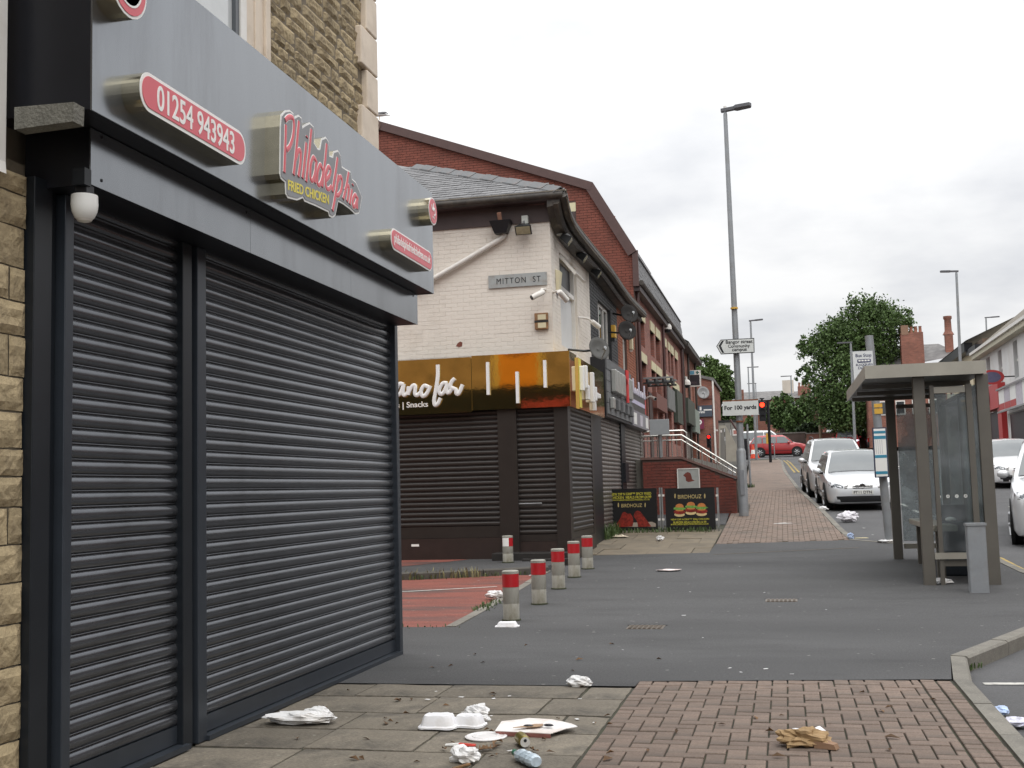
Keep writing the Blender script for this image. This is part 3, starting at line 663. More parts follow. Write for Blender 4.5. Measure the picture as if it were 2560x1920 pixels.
m_yellowbox = mat('yellow_plastic', (.62, .36, .05), .5, var=.1, scale=6)
m_creamplastic = mat('cream_plastic', (.62, .56, .38), .5, var=.08, scale=6)
m_letterwhite = mat('moulded_white_letter', (.80, .80, .80), .35, var=.04)

def brick_rows(u0, u1, z0, z1, holes=(), L=.225, H=.075, inside=None):
    out = []; r = 0; z = z0
    while z < z1-.02:
        u = u0-(L/2 if r % 2 else 0)
        while u < u1:
            a, b = max(u, u0), min(u+L, u1); zt = min(z+H, z1); segs = [(a, b)]
            for (h0, h1, hz0, hz1) in holes:
                if zt > hz0+.01 and z < hz1-.01:
                    ns = []
                    for (p, q) in segs:
                        if q <= h0 or p >= h1: ns.append((p, q)); continue
                        if p < h0: ns.append((p, h0))
                        if q > h1: ns.append((h1, q))
                    segs = ns
            for (p, q) in segs:
                if q-p > .02 and (inside is None or inside((p+q)/2, (z+zt)/2)): out.append((p, q, z, zt))
            u += L
        z += H; r += 1
    return out
def brick_piece(mb, b, plane, val, sgn, gap=.005, deep=.012, jit=.0025, c=.003):
    p, q, z0, z1 = b; p += gap; q -= gap; z0 += gap*.9; z1 -= gap*.9; f = val+sgn*random.uniform(-jit, jit); bk = val-sgn*deep
    fr = val*0+f
    lo = [(p, z0), (q, z0), (q, z1), (p, z1)]; hi = [(p+c, z0+c), (q-c, z0+c), (q-c, z1-c), (p+c, z1-c)]
    mk = (lambda u, z, d: (d, u, z)) if plane == 'x' else (lambda u, z, d: (u, d, z))
    vs = [mk(u, z, bk) for u, z in lo]+[mk(u, z, fr-sgn*c) for u, z in lo]+[mk(u, z, fr) for u, z in hi]
    fs = [(8, 9, 10, 11)]
    for s in (0, 4):
        for k in range(4): fs.append((s+k, s+(k+1) % 4, s+4+(k+1) % 4, s+4+k))
    mb.add(vs, fs)
def brick_wall(parent, m, rects, plane, val, sgn, single=0, **kw):
    rest = MB(); n = 0
    for b in rects:
        if n < single:
            mb = MB(); brick_piece(mb, b, plane, val, sgn, **kw); u, z = (b[0]+b[1])/2, (b[2]+b[3])/2
            c = Vector((val, u, z) if plane == 'x' else (u, val, z))
            o = bpy.data.objects.new('brick', mb.mesh('brick', m, c)); COL.objects.link(o); o.parent = parent; o.location = c-OFF[parent]; n += 1
        else: brick_piece(rest, b, plane, val, sgn, **kw)
    if rest.v: rest.build('brickwork', m, parent)['kind'] = 'stuff'

WX, WY = -3.85, 19.75
EZ = 6.15
corner = thing('corner_shop', (-6, 21.5, .15), 'cream painted brick corner shop with slate roof and brown shutters', 'shop')
# window opening on the street side
w0, w1 = at_x(*c6(1535, 900), WX)[1], at_x(*c6(1690, 1400), WX)[1]
wzt = at_x(*c6(1535, 620), WX)[2]; wzb = 4.0
wl, wr = 20.55, 22.35
MB().box(-12, WX-.005, WY+.005, wl, .1, 6.3).box(-12, WX-.005, wr, 23.9, .1, 6.3).box(-12, WX-.005, wl, wr, .1, wzb).box(-12, WX-.005, wl, wr, 5.72, 6.3).box(-12, -4.0, wl, wr, wzb, 5.72).build('wall', m_cream, corner)
rects = brick_rows(-7.6, WX-.001, 3.78, EZ); rects.sort(key=lambda b: -b[0])
brick_wall(corner, m_cream, rects, 'y', WY, -1, single=300, gap=.0008, deep=.006, jit=.0016, c=.0026)
brick_wall(corner, m_cream, brick_rows(WY+.02, 23.9, 3.78, EZ, [(wl, wr, wzb-.05, 5.74)]), 'x', WX, 1, gap=.0008, deep=.006, jit=.0016, c=.0026)
# window with its top light swung open
wn = box('window', m_blind, corner, -3.99, -3.965, wl+.05, wr-.05, wzb+.03, 5.1)
for (a, b, c, d) in ((wl, wr, wzb-.04, wzb+.03), (wl, wr, 5.08, 5.16), (wl, wr, 5.66, 5.72), (wl, wl+.06, wzb+.03, 5.08), (wr-.06, wr, wzb+.03, 5.08), (wl, wl+.06, 5.16, 5.66), (wr-.06, wr, 5.16, 5.66)):
    box('frame', m_pvc, wn, -3.99, -3.90, a, b, c, d)
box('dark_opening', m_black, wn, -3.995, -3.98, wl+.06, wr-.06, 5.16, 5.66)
R = Matrix.Rotation(math.radians(-38), 3, 'Y'); pv = Vector((-3.88, 0, 5.66))
def swing(y0, y1, z0, z1, t): return [pv+R@(Vector((x, y, z))-Vector((-3.88, 0, 5.66))) for x, y, z in ((-3.88, y0, z0), (-3.88+t, y0, z0), (-3.88+t, y1, z0), (-3.88, y1, z0), (-3.88, y0, z1), (-3.88+t, y0, z1), (-3.88+t, y1, z1), (-3.88, y1, z1))]
s = MB(); lw, rw = wl+.06, wl+.06+1.0
for a in ((lw, rw, 5.18, 5.23), (lw, rw, 5.60, 5.65), (lw, lw+.05, 5.23, 5.60), (rw-.05, rw, 5.23, 5.60)): s.hexa(swing(*a, .05))
sa = s.build('opening_light', m_pvc, wn); MB().hexa(swing(lw+.05, rw-.05, 5.23, 5.60, .02)).build('pane', m_glass, wn)
# eaves, gutter, roof
box('eaves_board', m_eaves, corner, -12, -3.80, WY-.03, WY+.02, 6.10, 6.42)
box('eaves_soffit', m_eaves, corner, -12, -3.56, WY-.28, WY-.035, 6.42, 6.45)
MB().tube([(-12, WY-.27, 6.50), (-3.55, WY-.27, 6.50)], .075, 10).build('gutter', m_gutter, corner, True)
box('gutter_lip', m_gutterpale, corner, -12, -3.5, WY-.33, WY-.31, 6.555, 6.575)
gpts = [np.array([-3.55, WY-.27, 6.50])]+[at_x(*p, -3.55) for p in (c6(1610, 330), cG(790, 390), cG(1000, 640), cG(1250, 1000), cG(1490, 1255))]
MB().tube(smooth_path(gpts, 4), .085, 10).build('gutter', m_gutter, corner, True)
MB().tube(smooth_path([p+np.array([.05, 0, .075]) for p in gpts], 4), .018, 6).build('gutter_lip', m_gutterpale, corner, True)
MB().tube(smooth_path([p+np.array([.07, 0, -.07]) for p in gpts], 4), .014, 6).build('gutter_lip', m_gutterpale, corner, True)
MB().tube(smooth_path([p+np.array([-.12, 0, -.12]) for p in gpts], 4), .075, 6).build('gutter_board', m_gutter, corner, True)
TP = .47; ex, ey, ez = -3.55, WY-.30, 6.53
MB().add([(-14, ey, ez), (ex, ey, ez), (ex-6, ey+6, ez+6*TP), (-14, ey+6, ez+6*TP)], [(0, 1, 2, 3)]).build('roof', m_slate, corner)
gs = smooth_path([tuple(p) for p in gpts], 4); n_ = len(gs)
mbr = MB(); mbr.add([(p.x-.02, p.y, p.z+.04) for p in gs]+[(p.x-.02-min(6, max(0, p.y-ey)), p.y, p.z+.04+min(6, max(0, p.y-ey))*TP) for p in gs], [(i, i+1, n_+i+1, n_+i) for i in range(n_-1)]); mbr.build('roof', m_slate, corner)
mbg = MB()
for a_, b_ in zip(gs[:-1], gs[1:]): mbg.hexa([(-3.84, a_.y, a_.z-.2), (-3.62, a_.y, a_.z-.17), (-3.62, b_.y, b_.z-.17), (-3.84, b_.y, b_.z-.2), (-3.84, a_.y, a_.z+.0), (-3.6, a_.y, a_.z), (-3.6, b_.y, b_.z), (-3.84, b_.y, b_.z)])
mbg.build('eaves_board', m_gutter, corner)
me_sl = MB().hexa([(-.128, 0, 0), (.128, 0, 0), (.128, .3, -.012), (-.128, .3, -.012), (-.128, 0, .012), (.128, 0, .012), (.128, .3, 0), (-.128, .3, 0)]).mesh('slate', m_slate)
nr = 0
for r in range(20):
    for k in range(20):
        x = ex-.13-k*.262-(.131 if r % 2 else 0); yy = ey-.03+r*.2
        if -(x-ex) < (yy-ey)-.05 or x < -8.6: continue
        if (x+8.6) < .0: continue
        nr += 1
        inst('slate', me_sl, corner, (x, yy, ez+.02+(yy-ey)*TP+random.uniform(0, .006)), (math.atan(TP), 0, random.uniform(-.02, .02)))
        if nr > 290: break
    if nr > 290: break
me_h = MB().prism([(-.14, -.05), (0, .05), (.14, -.05), (.14, -.07), (0, .03), (-.14, -.07)], (0, 0, 0), (1, 0, 0), (0, 0, 1), (0, .47, 0)).mesh('hip_tile', m_hiptile)
hd = Vector((-1, 1, TP)).normalized(); rotq = hd.to_track_quat('Y', 'Z').to_euler()
for i in range(13):
    p = Vector((ex, ey, ez+.05))+hd*(.05+i*.44); o = inst('hip_tile', me_h, corner, p+Vector((0, 0, .012*(i % 2))), None); o.rotation_euler = rotq
# gold sheet sign, mirror bright
gyv = 19.42; gx = -3.52
zt, zb = at_y(*c7(1555, 70), gyv)[2], at_y(*c7(1560, 540), gyv)[2]
xm = at_y(*c7(757, 300), gyv)[0]
gold = thing('gold_shop_sign', (-4.5, gyv, zb), 'mirror-gold sheet sign wrapped round the corner with white script letters', 'sign')
box('sign_box', m_black, gold, -9, gx-.02, gyv+.01, WY-.005, zb+.02, zt-.02)
box('gold_panel', m_gold, gold, -9, xm, gyv-.03, gyv+.005, zb-.03, zt)
box('gold_panel', m_gold, gold, xm+.005, gx, gyv-.008, gyv+.006, zb, zt+.02)
y_e = at_x(*c7(1890, 500), gx)[1]; ys = at_x(*c7(1670, 400), gx)[1]
box('gold_panel', m_gold, gold, WX, gx+.002, gyv+.008, ys, zb, zt+.02)
box('gold_panel', m_gold, gold, WX, gx+.03, ys+.004, y_e, zb+.0, zt-.02)
box('yellow_strip', m_signyellow, gold, gx+.0325, gx+.036, ys+.01, ys+.26, zb+.03, zt-.03)
def s7(x, y): p = at_y(*c7(x, y), gyv-.075); return (p[0], p[2])
LA = [[(165, 350), (130, 345), (103, 400), (110, 440), (140, 425), (165, 360)], [(168, 345), (160, 420), (175, 442), (200, 420)], [(210, 365), (205, 440)], [(205, 430), (240, 365), (268, 365), (265, 430), (285, 442), (310, 420)],
      [(385, 375), (345, 360), (318, 405), (330, 450), (365, 430), (400, 360)], [(462, 178), (462, 280), (445, 400), (430, 490), (440, 528), (465, 510), (485, 465)], [(545, 340), (505, 340), (475, 395), (485, 432), (515, 415), (545, 345)], [(548, 340), (540, 410), (560, 420), (580, 390)],
      [(610, 298), (580, 330), (572, 370), (600, 385), (620, 395), (622, 425), (645, 425), (678, 350)]]
strokes([[s7(*p) for p in L] for L in LA], m_letterwhite, gold, (0, gyv-.06, 0), (1, 0, 0), (0, 0, 1), (1, 1), .036, 'lettering', .7)
tx = s7(240, 530); lettering('s | Snacks', m_letterwhite, gold, (tx[0], gyv-.034, tx[1]), (1, 0, 0), (0, 0, 1), s7(376, 530)[0]-s7(108, 530)[0], .13, .01)
for (a, b, c) in ((890, 155, 438), (1145, 238, 510), (1384, 138, 375)):
    p, q = s7(a, b), s7(a+6, c); box('light_tube', m_letterwhite, gold, p[0]-.026, p[0]+.026, gyv-.06, gyv-.012, q[1], p[1])
for i, (a, b, c) in enumerate(((1722, 190, 400), (1750, 185, 380), (1770, 355, 480), (1808, 245, 500), (1832, 370, 490), (1848, 420, 470), (1865, 430, 470))):
    p, q = at_x(*c7(a, b), gx+.1), at_x(*c7(a, c), gx+.1); box('letter', m_letterwhite, gold, gx+.031, gx+.11, p[1]-.05, p[1]+.07, q[2], p[2], bevel=.015)
pt = at_x(*c7(1815, 560), gx+.05); box('letter', m_letterwhite, gold, gx+.031, gx+.09, pt[1]-.04, pt[1]+.05, pt[2]-.03, pt[2]+.15)
# brown shutters on both sides of the corner
FY, FX = 19.55, -3.62
xa = at_y(*c7(1005, 1000), FY)[0]; xb = at_y(*c7(1150, 1000), FY)[0]; xc = at_y(*c7(1492, 1000), FY)[0]
box('shop_plinth', m_brownpl, corner, -10, xa+.05, FY-.06, WY, .1, .58)
box('shop_plinth', m_brownpl, corner, xb-.05, FX, FY-.02, WY, .1, .50)
shutter(corner, FY, -9.5, xa, .58, zb+.05, m_brown, m_brown, .088, 'y', .2, label='wide brown shutter facing the side street')
shutter(corner, FY, xb, xc, .50, zb+.05, m_brown, m_brown, .088, 'y', .12, label='narrow brown door shutter facing the side street')
box('pillar', m_brown, corner, xa-.02, xb+.02, FY-.07, WY, .12, zb+.04)
box('pillar', m_brown, corner, xc-.02, FX+.03, FY-.05, WY, .12, zb+.04)
yA = at_x(*c7(1795, 1200), FX)[1]
shutter(corner, FX, FY+.0, yA, .52, zb+.05, m_brown, m_brown, .088, 'x', .12, label='brown shutter facing the main street')
box('pillar', m_brown, corner, WX, FX+.02, yA, yA+.22, .15, zb+.05)
box('shop_plinth', m_brownpl, corner, WX, FX+.03, FY+.01, yA, .1, .52)
box('door_step', mat('black_step', (.02, .018, .017), .5, var=.2, scale=5), corner, -4.9, -3.5, 19.12, FY-.03, .08, .33, bevel=.01)
box('door_step', MATS['black_step'], corner, -4.35, -3.52, 18.98, 19.118, .06, .24, bevel=.01)
sp = at_y(*c7(1235, 1380), FY-.04); MB().cyl((sp[0]-.22, FY-.035, sp[2]), (sp[0]+.26, FY-.035, sp[2]), .012, 6).build('shutter_handle', m_zinc, corner)
sk = at_y(960+270*kb, 1200+565*kb, FY-.065); box('sticker', m_signwhite, corner, sk[0]-.07, sk[0]+.07, FY-.066, FY-.061, sk[2]-.02, sk[2]+.02)

# ---- things fixed to the corner building
p0, p1 = at_y(*c6(905, 850), WY-.01), at_y(*c6(1408, 815), WY-.01)
t = thing('street_name_plate', ((p0[0]+p1[0])/2, WY, p0[2]), 'grey street name plate high on the cream brick wall', 'sign')
hgt = .17; a = math.atan2(p1[2]-p0[2], p1[0]-p0[0])*.0
zc = (p0[2]+p1[2])/2
box('plate', mat('plate_grey', (.33, .35, .35), .5, var=.06, scale=8, dirt=((.2, .15, .1), .4, 12)), t, p0[0], p1[0], WY-.03, WY-.012, zc-.115, zc+.115)
lettering('MITTON  ST', m_black, t, ((p0[0]+p1[0])/2+.02, WY-.0302, zc), (1, 0, 0), (0, 0, 1), .80, .105, .003, bold=0., spacing=1.25)
pp = [at_y(*c6(x, y), WY-.07) for x, y in ((1028, 400), (1030, 455), (900, 540), (700, 660), (432, 815), (250, 920))]
t = thing('waste_pipe', tuple(pp[4]), 'cream diagonal waste pipe across the painted gable wall', 'pipe')
MB().tube(smooth_path(pp[:3], 4)+pp[3:], .045, 10).build('pipe', m_pvc, t, True)
MB().lathe(tuple(pp[0]+np.array([0, 0, -.02])), [(.07, 0), (.07, .06)], 12).build('collar', m_pvc, t)
hp = at_y(*c6(1005, 370), WY-.15)
t = thing('rainwater_hopper', (hp[0], WY-.1, hp[2]-.15), 'black rainwater hopper under the eaves of the cream wall', 'hopper')
MB().hexa([(hp[0]-.1, WY-.2, hp[2]-.12), (hp[0]+.12, WY-.2, hp[2]-.12), (hp[0]+.12, WY-.04, hp[2]-.12), (hp[0]-.1, WY-.04, hp[2]-.12), (hp[0]-.18, WY-.26, hp[2]+.1), (hp[0]+.2, WY-.26, hp[2]+.1), (hp[0]+.2, WY-.04, hp[2]+.1), (hp[0]-.18, WY-.04, hp[2]+.1)]).build('hopper_body', m_black, t)
MB().cyl((hp[0], WY-.15, hp[2]+.1), (hp[0], WY-.22, hp[2]+.24), .04).build('outlet', mat('terracotta', (.3, .16, .11), .7), t)
def floodlight(c, d, label, s=1., grp='floodlights under the eaves'):
    """c = wall point, d = direction it faces (plan)"""
    d = Vector((d[0], d[1], 0)).normalized(); sdv = Vector((-d.y, d.x, 0)); c = Vector(c)
    t = thing('floodlight', tuple(c), label, 'floodlight', grp); R = Matrix((sdv, d, Vector((0, 0, 1)))).transposed()
    MB().obox(c+d*.06*s+Vector((0, 0, .16*s)), (.11*s, .10*s, .16*s), R).build('bracket_box', mat('pale_box', (.45, .47, .44), .5), t)
    Rt = R@Matrix.Rotation(math.radians(-35), 3, 'X'); k = c+d*.17*s
    q = [(-.07, -.08, .06), (.07, -.08, .06), (.12, .09, .07), (-.12, .09, .07)]
    MB().hexa([k+Rt@(Vector(p)*s) for p in ((-.08, -.1, -.05), (.08, -.1, -.05), (.15, .1, -.09), (-.15, .1, -.09), (-.08, -.1, .05), (.08, -.1, .05), (.15, .1, .09), (-.15, .1, .09))]).build('housing', m_darkmetal, t, bevel=.008)
    MB().obox(k+Rt@Vector((0, .104*s, 0)), (.25*s, .008*s, .14*s), Rt).build('glass', m_floodglass, t)
    MB().obox(k+Rt@Vector((0, -.02*s, .085*s)), (.03*s, .12*s, .05*s), Rt).build('arm', m_zinc, t)
    return t
fl = at_y(*c6(1230, 400), WY-.02); floodlight((fl[0], WY-.03, fl[2]), (0, -1), 'dark floodlight facing the side street under the eaves')
for i, (x, y) in enumerate(((1500, 470), (1640, 620), (1770, 760))):
    p = at_x(*c6(x, y), WX+.05); floodlight((WX+.03, p[1], p[2]-.02), (1, .15), ['dark floodlight nearest the corner over the main street', 'dark floodlight above the open window', 'dark floodlight where cream wall meets black wall'][i], .95)
def bullet_cam(c, aim, label, m=m_pvc, L=.26, r=.05, wall=None, dark=None):
    c = Vector(c); aim = Vector(aim).normalized(); t = thing('bullet_camera', tuple(c), label, 'camera', 'wall cameras along the terrace')
    MB().tube([c-aim*L/2, c-aim*L*.4, c+aim*L*.35, c+aim*L*.5], [r*.7, r, r, r*1.05], 12).build('housing', m, t, True)
    MB().tube([c+aim*(L*.5), c+aim*(L*.5+.012)], r*.85, 12).build('lens', dark or m_black, t, True)
    if wall is not None: MB().tube(smooth_path([Vector(wall), (Vector(wall)+c)/2+Vector((0, 0, .05)), c-aim*L*.25], 4), .022, 8).build('arm', m, t, True)
    return t
p = at_y(*c6(1330, 955), WY-.25); w = at_y(*c6(1400, 915), WY); bullet_cam(p, (-.75, -.5, -.45), 'white bullet camera below the street name plate pointing down the side street', wall=(w[0], WY-.02, w[2]))
p = at_x(*c6(1545, 965), WX+.28); w = at_x(*c6(1460, 935), WX); bullet_cam(p, (.35, .75, -.5), 'white bullet camera on a bent arm beside the open window', wall=(WX+.01, WY+.12, w[2]))
p = at_x(*c6(1825, 1210), WX+.28); bullet_cam(p, (.4, .8, -.35), 'white bullet camera where the cream wall ends', wall=(WX, p[1]-.35, p[2]+.1))
p = at_x(*c6(1520, 830), WX+.06)
t = thing('alarm_box', (WX+.05, p[1], p[2]-.2), 'cream alarm box beside the open window', 'alarm box', 'alarm boxes on the terrace')
MB().hexa([(WX, p[1]-.1, p[2]-.22), (WX+.05, p[1]-.1, p[2]-.22), (WX+.05, p[1]+.1, p[2]-.22), (WX, p[1]+.1, p[2]-.22), (WX, p[1]-.13, p[2]+.18), (WX+.09, p[1]-.1, p[2]+.15), (WX+.09, p[1]+.1, p[2]+.15), (WX, p[1]+.13, p[2]+.18)]).build('cover', m_creamplastic, t, bevel=.012)
box('strobe', mat('blue_strobe', (.03, .05, .14), .3), t, WX+.005, WX+.055, p[1]-.06, p[1]+.06, p[2]-.27, p[2]-.222)
p = at_y(*c6(1360, 1185), WY-.05)
t = thing('meter_box', (p[0], WY-.05, p[2]-.13), 'small rusty brown box with two pale plates on the cream wall', 'box')
box('case', mat('rusty_case', (.24, .13, .06), .7, var=.3, scale=14), t, p[0]-.12, p[0]+.12, WY-.07, WY-.008, p[2]-.145, p[2]+.145, bevel=.008)
for dz in (-.075, .07): box('plate', m_creamplastic, t, p[0]-.06, p[0]+.085, WY-.075, WY-.0705, p[2]+dz-.045, p[2]+dz+.045)
box('strap', m_darkmetal, t, p[0]-.12, p[0]+.125, WY-.076, WY-.0705, p[2]-.022, p[2]+.014)
p = at_y(*c6(650, 1385), WY-.004); MB().prism([(-.06, -.03), (-.03, .02), (.02, .05), (.06, .03), (.05, -.04), (0, -.05)], (p[0], WY-.0045, p[2]), (1, 0, 0), (0, 0, 1), (0, -.0015, 0)).build('bare_brick_patch', m_redbrick, corner)
# dishes
def sat_dish(c, aim, r, label, m=m_dish, wall=None):
    c = Vector(c); aim = Vector(aim).normalized(); t = thing('satellite_dish', tuple(c), label, 'satellite dish', 'satellite dishes along the terrace')
    q = aim.to_track_quat('Z', 'Y').to_matrix()
    mb = MB(); n = 24; prof = [(0, -.10*r/.3), (.35*r, -.085*r/.3), (.7*r, -.05*r/.3), (r, 0)]
    vs = []; 
    for k, (rr, h) in enumerate(prof):
        for j in range(n):
            a2 = 2*math.pi*j/n; vs.append(c+q@Vector((rr*math.cos(a2), rr*1.08*math.sin(a2), h)))
    fs = [(k*n+j, k*n+(j+1) % n, (k+1)*n+(j+1) % n, (k+1)*n+j) for k in range(3) for j in range(n)]
    mb.add(vs, fs); o = mb.build('reflector', m, t, True); so_ = o.modifiers.new('s', 'SOLIDIFY'); so_.thickness = .012
    f = c+aim*r*1.0+q@Vector((0, -.35*r, 0)); MB().tube([c+q@Vector((0, -r*1.05, 0)), f+q@Vector((0, -.2*r, 0)), f], .012, 6).cyl(f, f-aim*.07, .03, 8).build('feed_arm', m_zinc, t)
    if wall is not None: MB().tube([Vector(wall), (Vector(wall)+c)/2+Vector((0, 0, -.04)), c-aim*.08], .022, 8).build('mount', m_darkmetal, t)
    return t
p = at_x(*c6(1860, 1420), WX+.55); sat_dish(p, (.62, -.78, .3), .215, 'pale grey satellite dish over the gap between gold and grey signs', wall=(WX, p[1]-.25, p[2]-.02))
p = at_x(*cG(1260, 1470), WX+.45); sat_dish(p, (.45, -.85, .25), .22, 'lower dark satellite dish on the orange brick front', m_dishdark, wall=(WX, p[1]+.1, p[2]))
p = at_x(*cG(1290, 1235), WX+.42); sat_dish(p, (.5, -.8, .3), .22, 'upper dark satellite dish under the sagging gutter', m_dishdark, wall=(WX, p[1]+.2, p[2]+.05))

# ---- black painted shop and orange brick shop further up the terrace
BY0, BY1, BY2 = 23.9, 28.0, 31.45
blk = thing('black_shop', (-5, 26, .4), 'black painted shop with grey plank sign between cream and orange brick', 'shop')
vw0, vw1, vz0, vz1 = 25.0, 26.9, 4.0, 5.55
MB().box(-12, WX-.012, BY0+.002, vw0, .3, 6.3).box(-12, WX-.012, vw1, BY1, .3, 6.3).box(-12, WX-.012, vw0, vw1, .3, vz0).box(-12, WX-.012, vw0, vw1, vz1, 6.3).box(-12, -4, vw0, vw1, vz0, vz1).build('wall', m_blackpaint, blk)
brick_wall(blk, m_blackpaint, brick_rows(BY0+.01, BY1, 3.8, 6.2, [(vw0, vw1, vz0, vz1)]), 'x', WX, 1)
wn = box('window', m_glass, blk, -3.99, -3.96, vw0, vw1, vz0, vz1)
for a, b, c, d in ((vw0, vw0+.07, vz0, vz1), (vw1-.07, vw1, vz0, vz1), (vw0+.55, vw0+.62, vz0, vz1), (vw0+1.25, vw0+1.32, vz0, vz1), (vw0+.07, vw1-.07, vz1-.07, vz1), (vw0+.07, vw1-.07, vz0, vz0+.06)): box('frame', m_pvc, wn, -3.97, -3.93, a, b, c, d)
brk = thing('brick_shop', (-5, 29.5, .6), 'orange brick shop front with dishes at the end of the old terrace', 'shop')
m_orangebrick = mat('orange_brick', (.30, .105, .055), .85, var=.2, scale=5, bump=.2, bscale=70, dirt=((.16, .06, .04), .4, .9))
uw0, uw1, uz0, uz1 = 28.9, 29.7, 3.9, 5.2
MB().box(-12, WX-.012, BY1+.002, uw0, .4, 6.3).box(-12, WX-.012, uw1, BY2, .4, 6.3).box(-12, WX-.012, uw0, uw1, .4, uz0).box(-12, WX-.012, uw0, uw1, uz1, 6.3).box(-12, -4, uw0, uw1, uz0, uz1).build('wall', m_mortar, brk)
brick_wall(brk, m_orangebrick, brick_rows(BY1+.01, BY2, 3.8, 6.2, [(uw0, uw1, uz0, uz1)]), 'x', WX, 1)
wn = box('window', m_glass, brk, -3.99, -3.96, uw0, uw1, uz0, uz1)
for a, b in ((uw0, uw0+.07), (uw1-.07, uw1)): box('frame', m_pvc, wn, -3.97, -3.92, a, b, uz0, uz1)
box('frame', m_pvc, wn, -3.97, -3.92, uw0+.07, uw1-.07, uz1-.08, uz1)
p = at_x(*cG(1075, 1520), WX+.05)
t = thing('alarm_box', (WX, p[1], p[2]-.15), 'yellow alarm box on the black painted wall', 'alarm box', 'alarm boxes on the terrace')
box('cover', m_yellowbox, t, WX+.003, WX+.1, p[1]-.12, p[1]+.12, p[2]-.1, p[2]+.2, bevel=.012); box('strobe', m_darkmetal, t, WX+.003, WX+.08, p[1]-.1, p[1]+.1, p[2]-.17, p[2]-.101)
p = at_x(*c8(478, 330), WX+.05)
t = thing('alarm_box', (WX, p[1], p[2]-.15), 'cream alarm box on the orange brick wall', 'alarm box', 'alarm boxes on the terrace')
box('cover', m_creamplastic, t, WX+.003, WX+.09, p[1]-.1, p[1]+.1, p[2]-.2, p[2]+.2, bevel=.012); box('strobe', m_pvc, t, WX+.003, WX+.06, p[1]-.06, p[1]+.06, p[2]-.25, p[2]-.201)
# shutters of the two shops
SFX = -3.72
box('shopfront', m_black, blk, WX-.01, SFX-.05, BY0-.9, BY1, .3, 3.0)
yb = [at_x(*c8(x, 1300), SFX)[1] for x in (205, 378, 412, 575)]
shutter(blk, SFX, yb[0], yb[1], .42, 2.85, m_galv, m_galv, .09, 'x', .1, label='weathered grey shutter beside the black pillar')
box('pillar', m_black, blk, WX, SFX+.05, yA+.24, yb[0]-.01, .25, 3.0)
box('pillar', m_black, blk, WX, SFX+.05, yb[1]+.005, yb[2]-.005, .35, 3.0)
box('lock_box', m_black, blk, SFX+.05, SFX+.12, yb[1]+.05, yb[2]-.05, 1.5, 1.95)
shutter(brk, SFX, yb[2], yb[3], .5, 2.85, m_galv, m_galv, .09, 'x', .1, label='dented grey shutter beside the ramp wall')
box('pillar', m_galv, brk, WX, SFX+.03, yb[3]-.55, yb[3]-.47, .5, 2.85)
# grey plank sign
PXF = -3.52
y0 = at_x(*c7(1925, 300), PXF)[1]; y1 = at_x(*c8(475, 700), PXF)[1]
pz0 = at_x(*c7(1930, 600), PXF)[2]; pz1 = at_x(*c7(1925, 120), PXF)[2]
ps = thing('plank_shop_sign', (PXF, (y0+y1)/2, pz0), 'grey plank shop sign with raised letters and a red fork shape', 'sign')
box('sign_box', m_black, ps, WX+.004, PXF-.025, y0-.05, y1, pz0-.05, pz1+.02)
m_plank = mat('grey_plank', (.135, .138, .142), .7, var=.2, scale=5, stretch=(1, .3, 4), rnd=.12)
hh = (pz1-pz0)/5
for i in range(5): box('plank', m_plank, ps, PXF-.025, PXF+random.uniform(0, .008), y0, y1, pz0+i*hh+.006, pz0+(i+1)*hh-.006)
m_steel_letter = mat('steel_letter', (.45, .46, .44), .3, metal=.5, var=.1)
yy = y0+.55
for i in range(7):
    if i == 4: continue
    box('letter', m_steel_letter, ps, PXF+.01, PXF+.12, yy+i*.42, yy+i*.42+.3, pz0+.5, pz0+.98, bevel=.02)
fk = yy+4*.42+.15; mr = mat('fork_red', (.6, .06, .06), .4)
MB().tube([(PXF+.11, fk, pz0+.38), (PXF+.11, fk, pz0+.8)], .035, 8).tube([(PXF+.11, fk, pz0+.8), (PXF+.11, fk-.10, pz0+.92), (PXF+.11, fk-.10, pz0+1.12)], .03, 8).tube([(PXF+.11, fk, pz0+.8), (PXF+.11, fk+.10, pz0+.92), (PXF+.11, fk+.10, pz0+1.12)], .03, 8).build('fork', mr, ps)
for i in range(5): box('letter', m_steel_letter if i == 0 else m_plank, ps, PXF+.01, PXF+.1, y0+.25+i*.75, y0+.25+i*.75+.25, pz0+.12, pz0+.36, bevel=.02)
y2 = at_x(*c8(600, 800), PXF)[1]; qz0, qz1 = pz0-.05, pz1-.32
ps2 = thing('takeaway_sign', (PXF, (y1+y2)/2, qz0), 'dark sign with pale script and lilac stripe before the ramp', 'sign')
m_sdark = mat('charcoal_sign', (.05, .052, .055), .4, var=.1, scale=3)
box('panel', m_sdark, ps2, WX+.004, PXF, y1+.01, y2, qz0+.4, qz1)
box('lower_panel', mat('lilac_panel', (.22, .21, .235), .5, var=.15, scale=2), ps2, WX+.004, PXF+.02, y1+.01, y2+.4, qz0, qz0+.39)
box('stripe', mat('lilac', (.50, .47, .62), .5), ps2, PXF+.001, PXF+.006, y1+.05, y2-.25, qz0+.56, qz0+.66)
box('edge', mat('pale_edge', (.55, .54, .42), .5), ps2, PXF-.05, PXF+.01, y1, y2+.01, qz1, qz1+.025)
for i in range(7): MB().tube(smooth_path([(PXF+.006, y1+.25+i*.38, qz0+.80), (PXF+.006, y1+.35+i*.38, qz0+.95+.2*(i % 3 == 0)), (PXF+.006, y1+.42+i*.38, qz0+.82), (PXF+.006, y1+.5+i*.38, qz0+.9)], 4), .022, 6).build('lettering', mat('lilac_letter', (.45, .43, .5), .5), ps2, True)
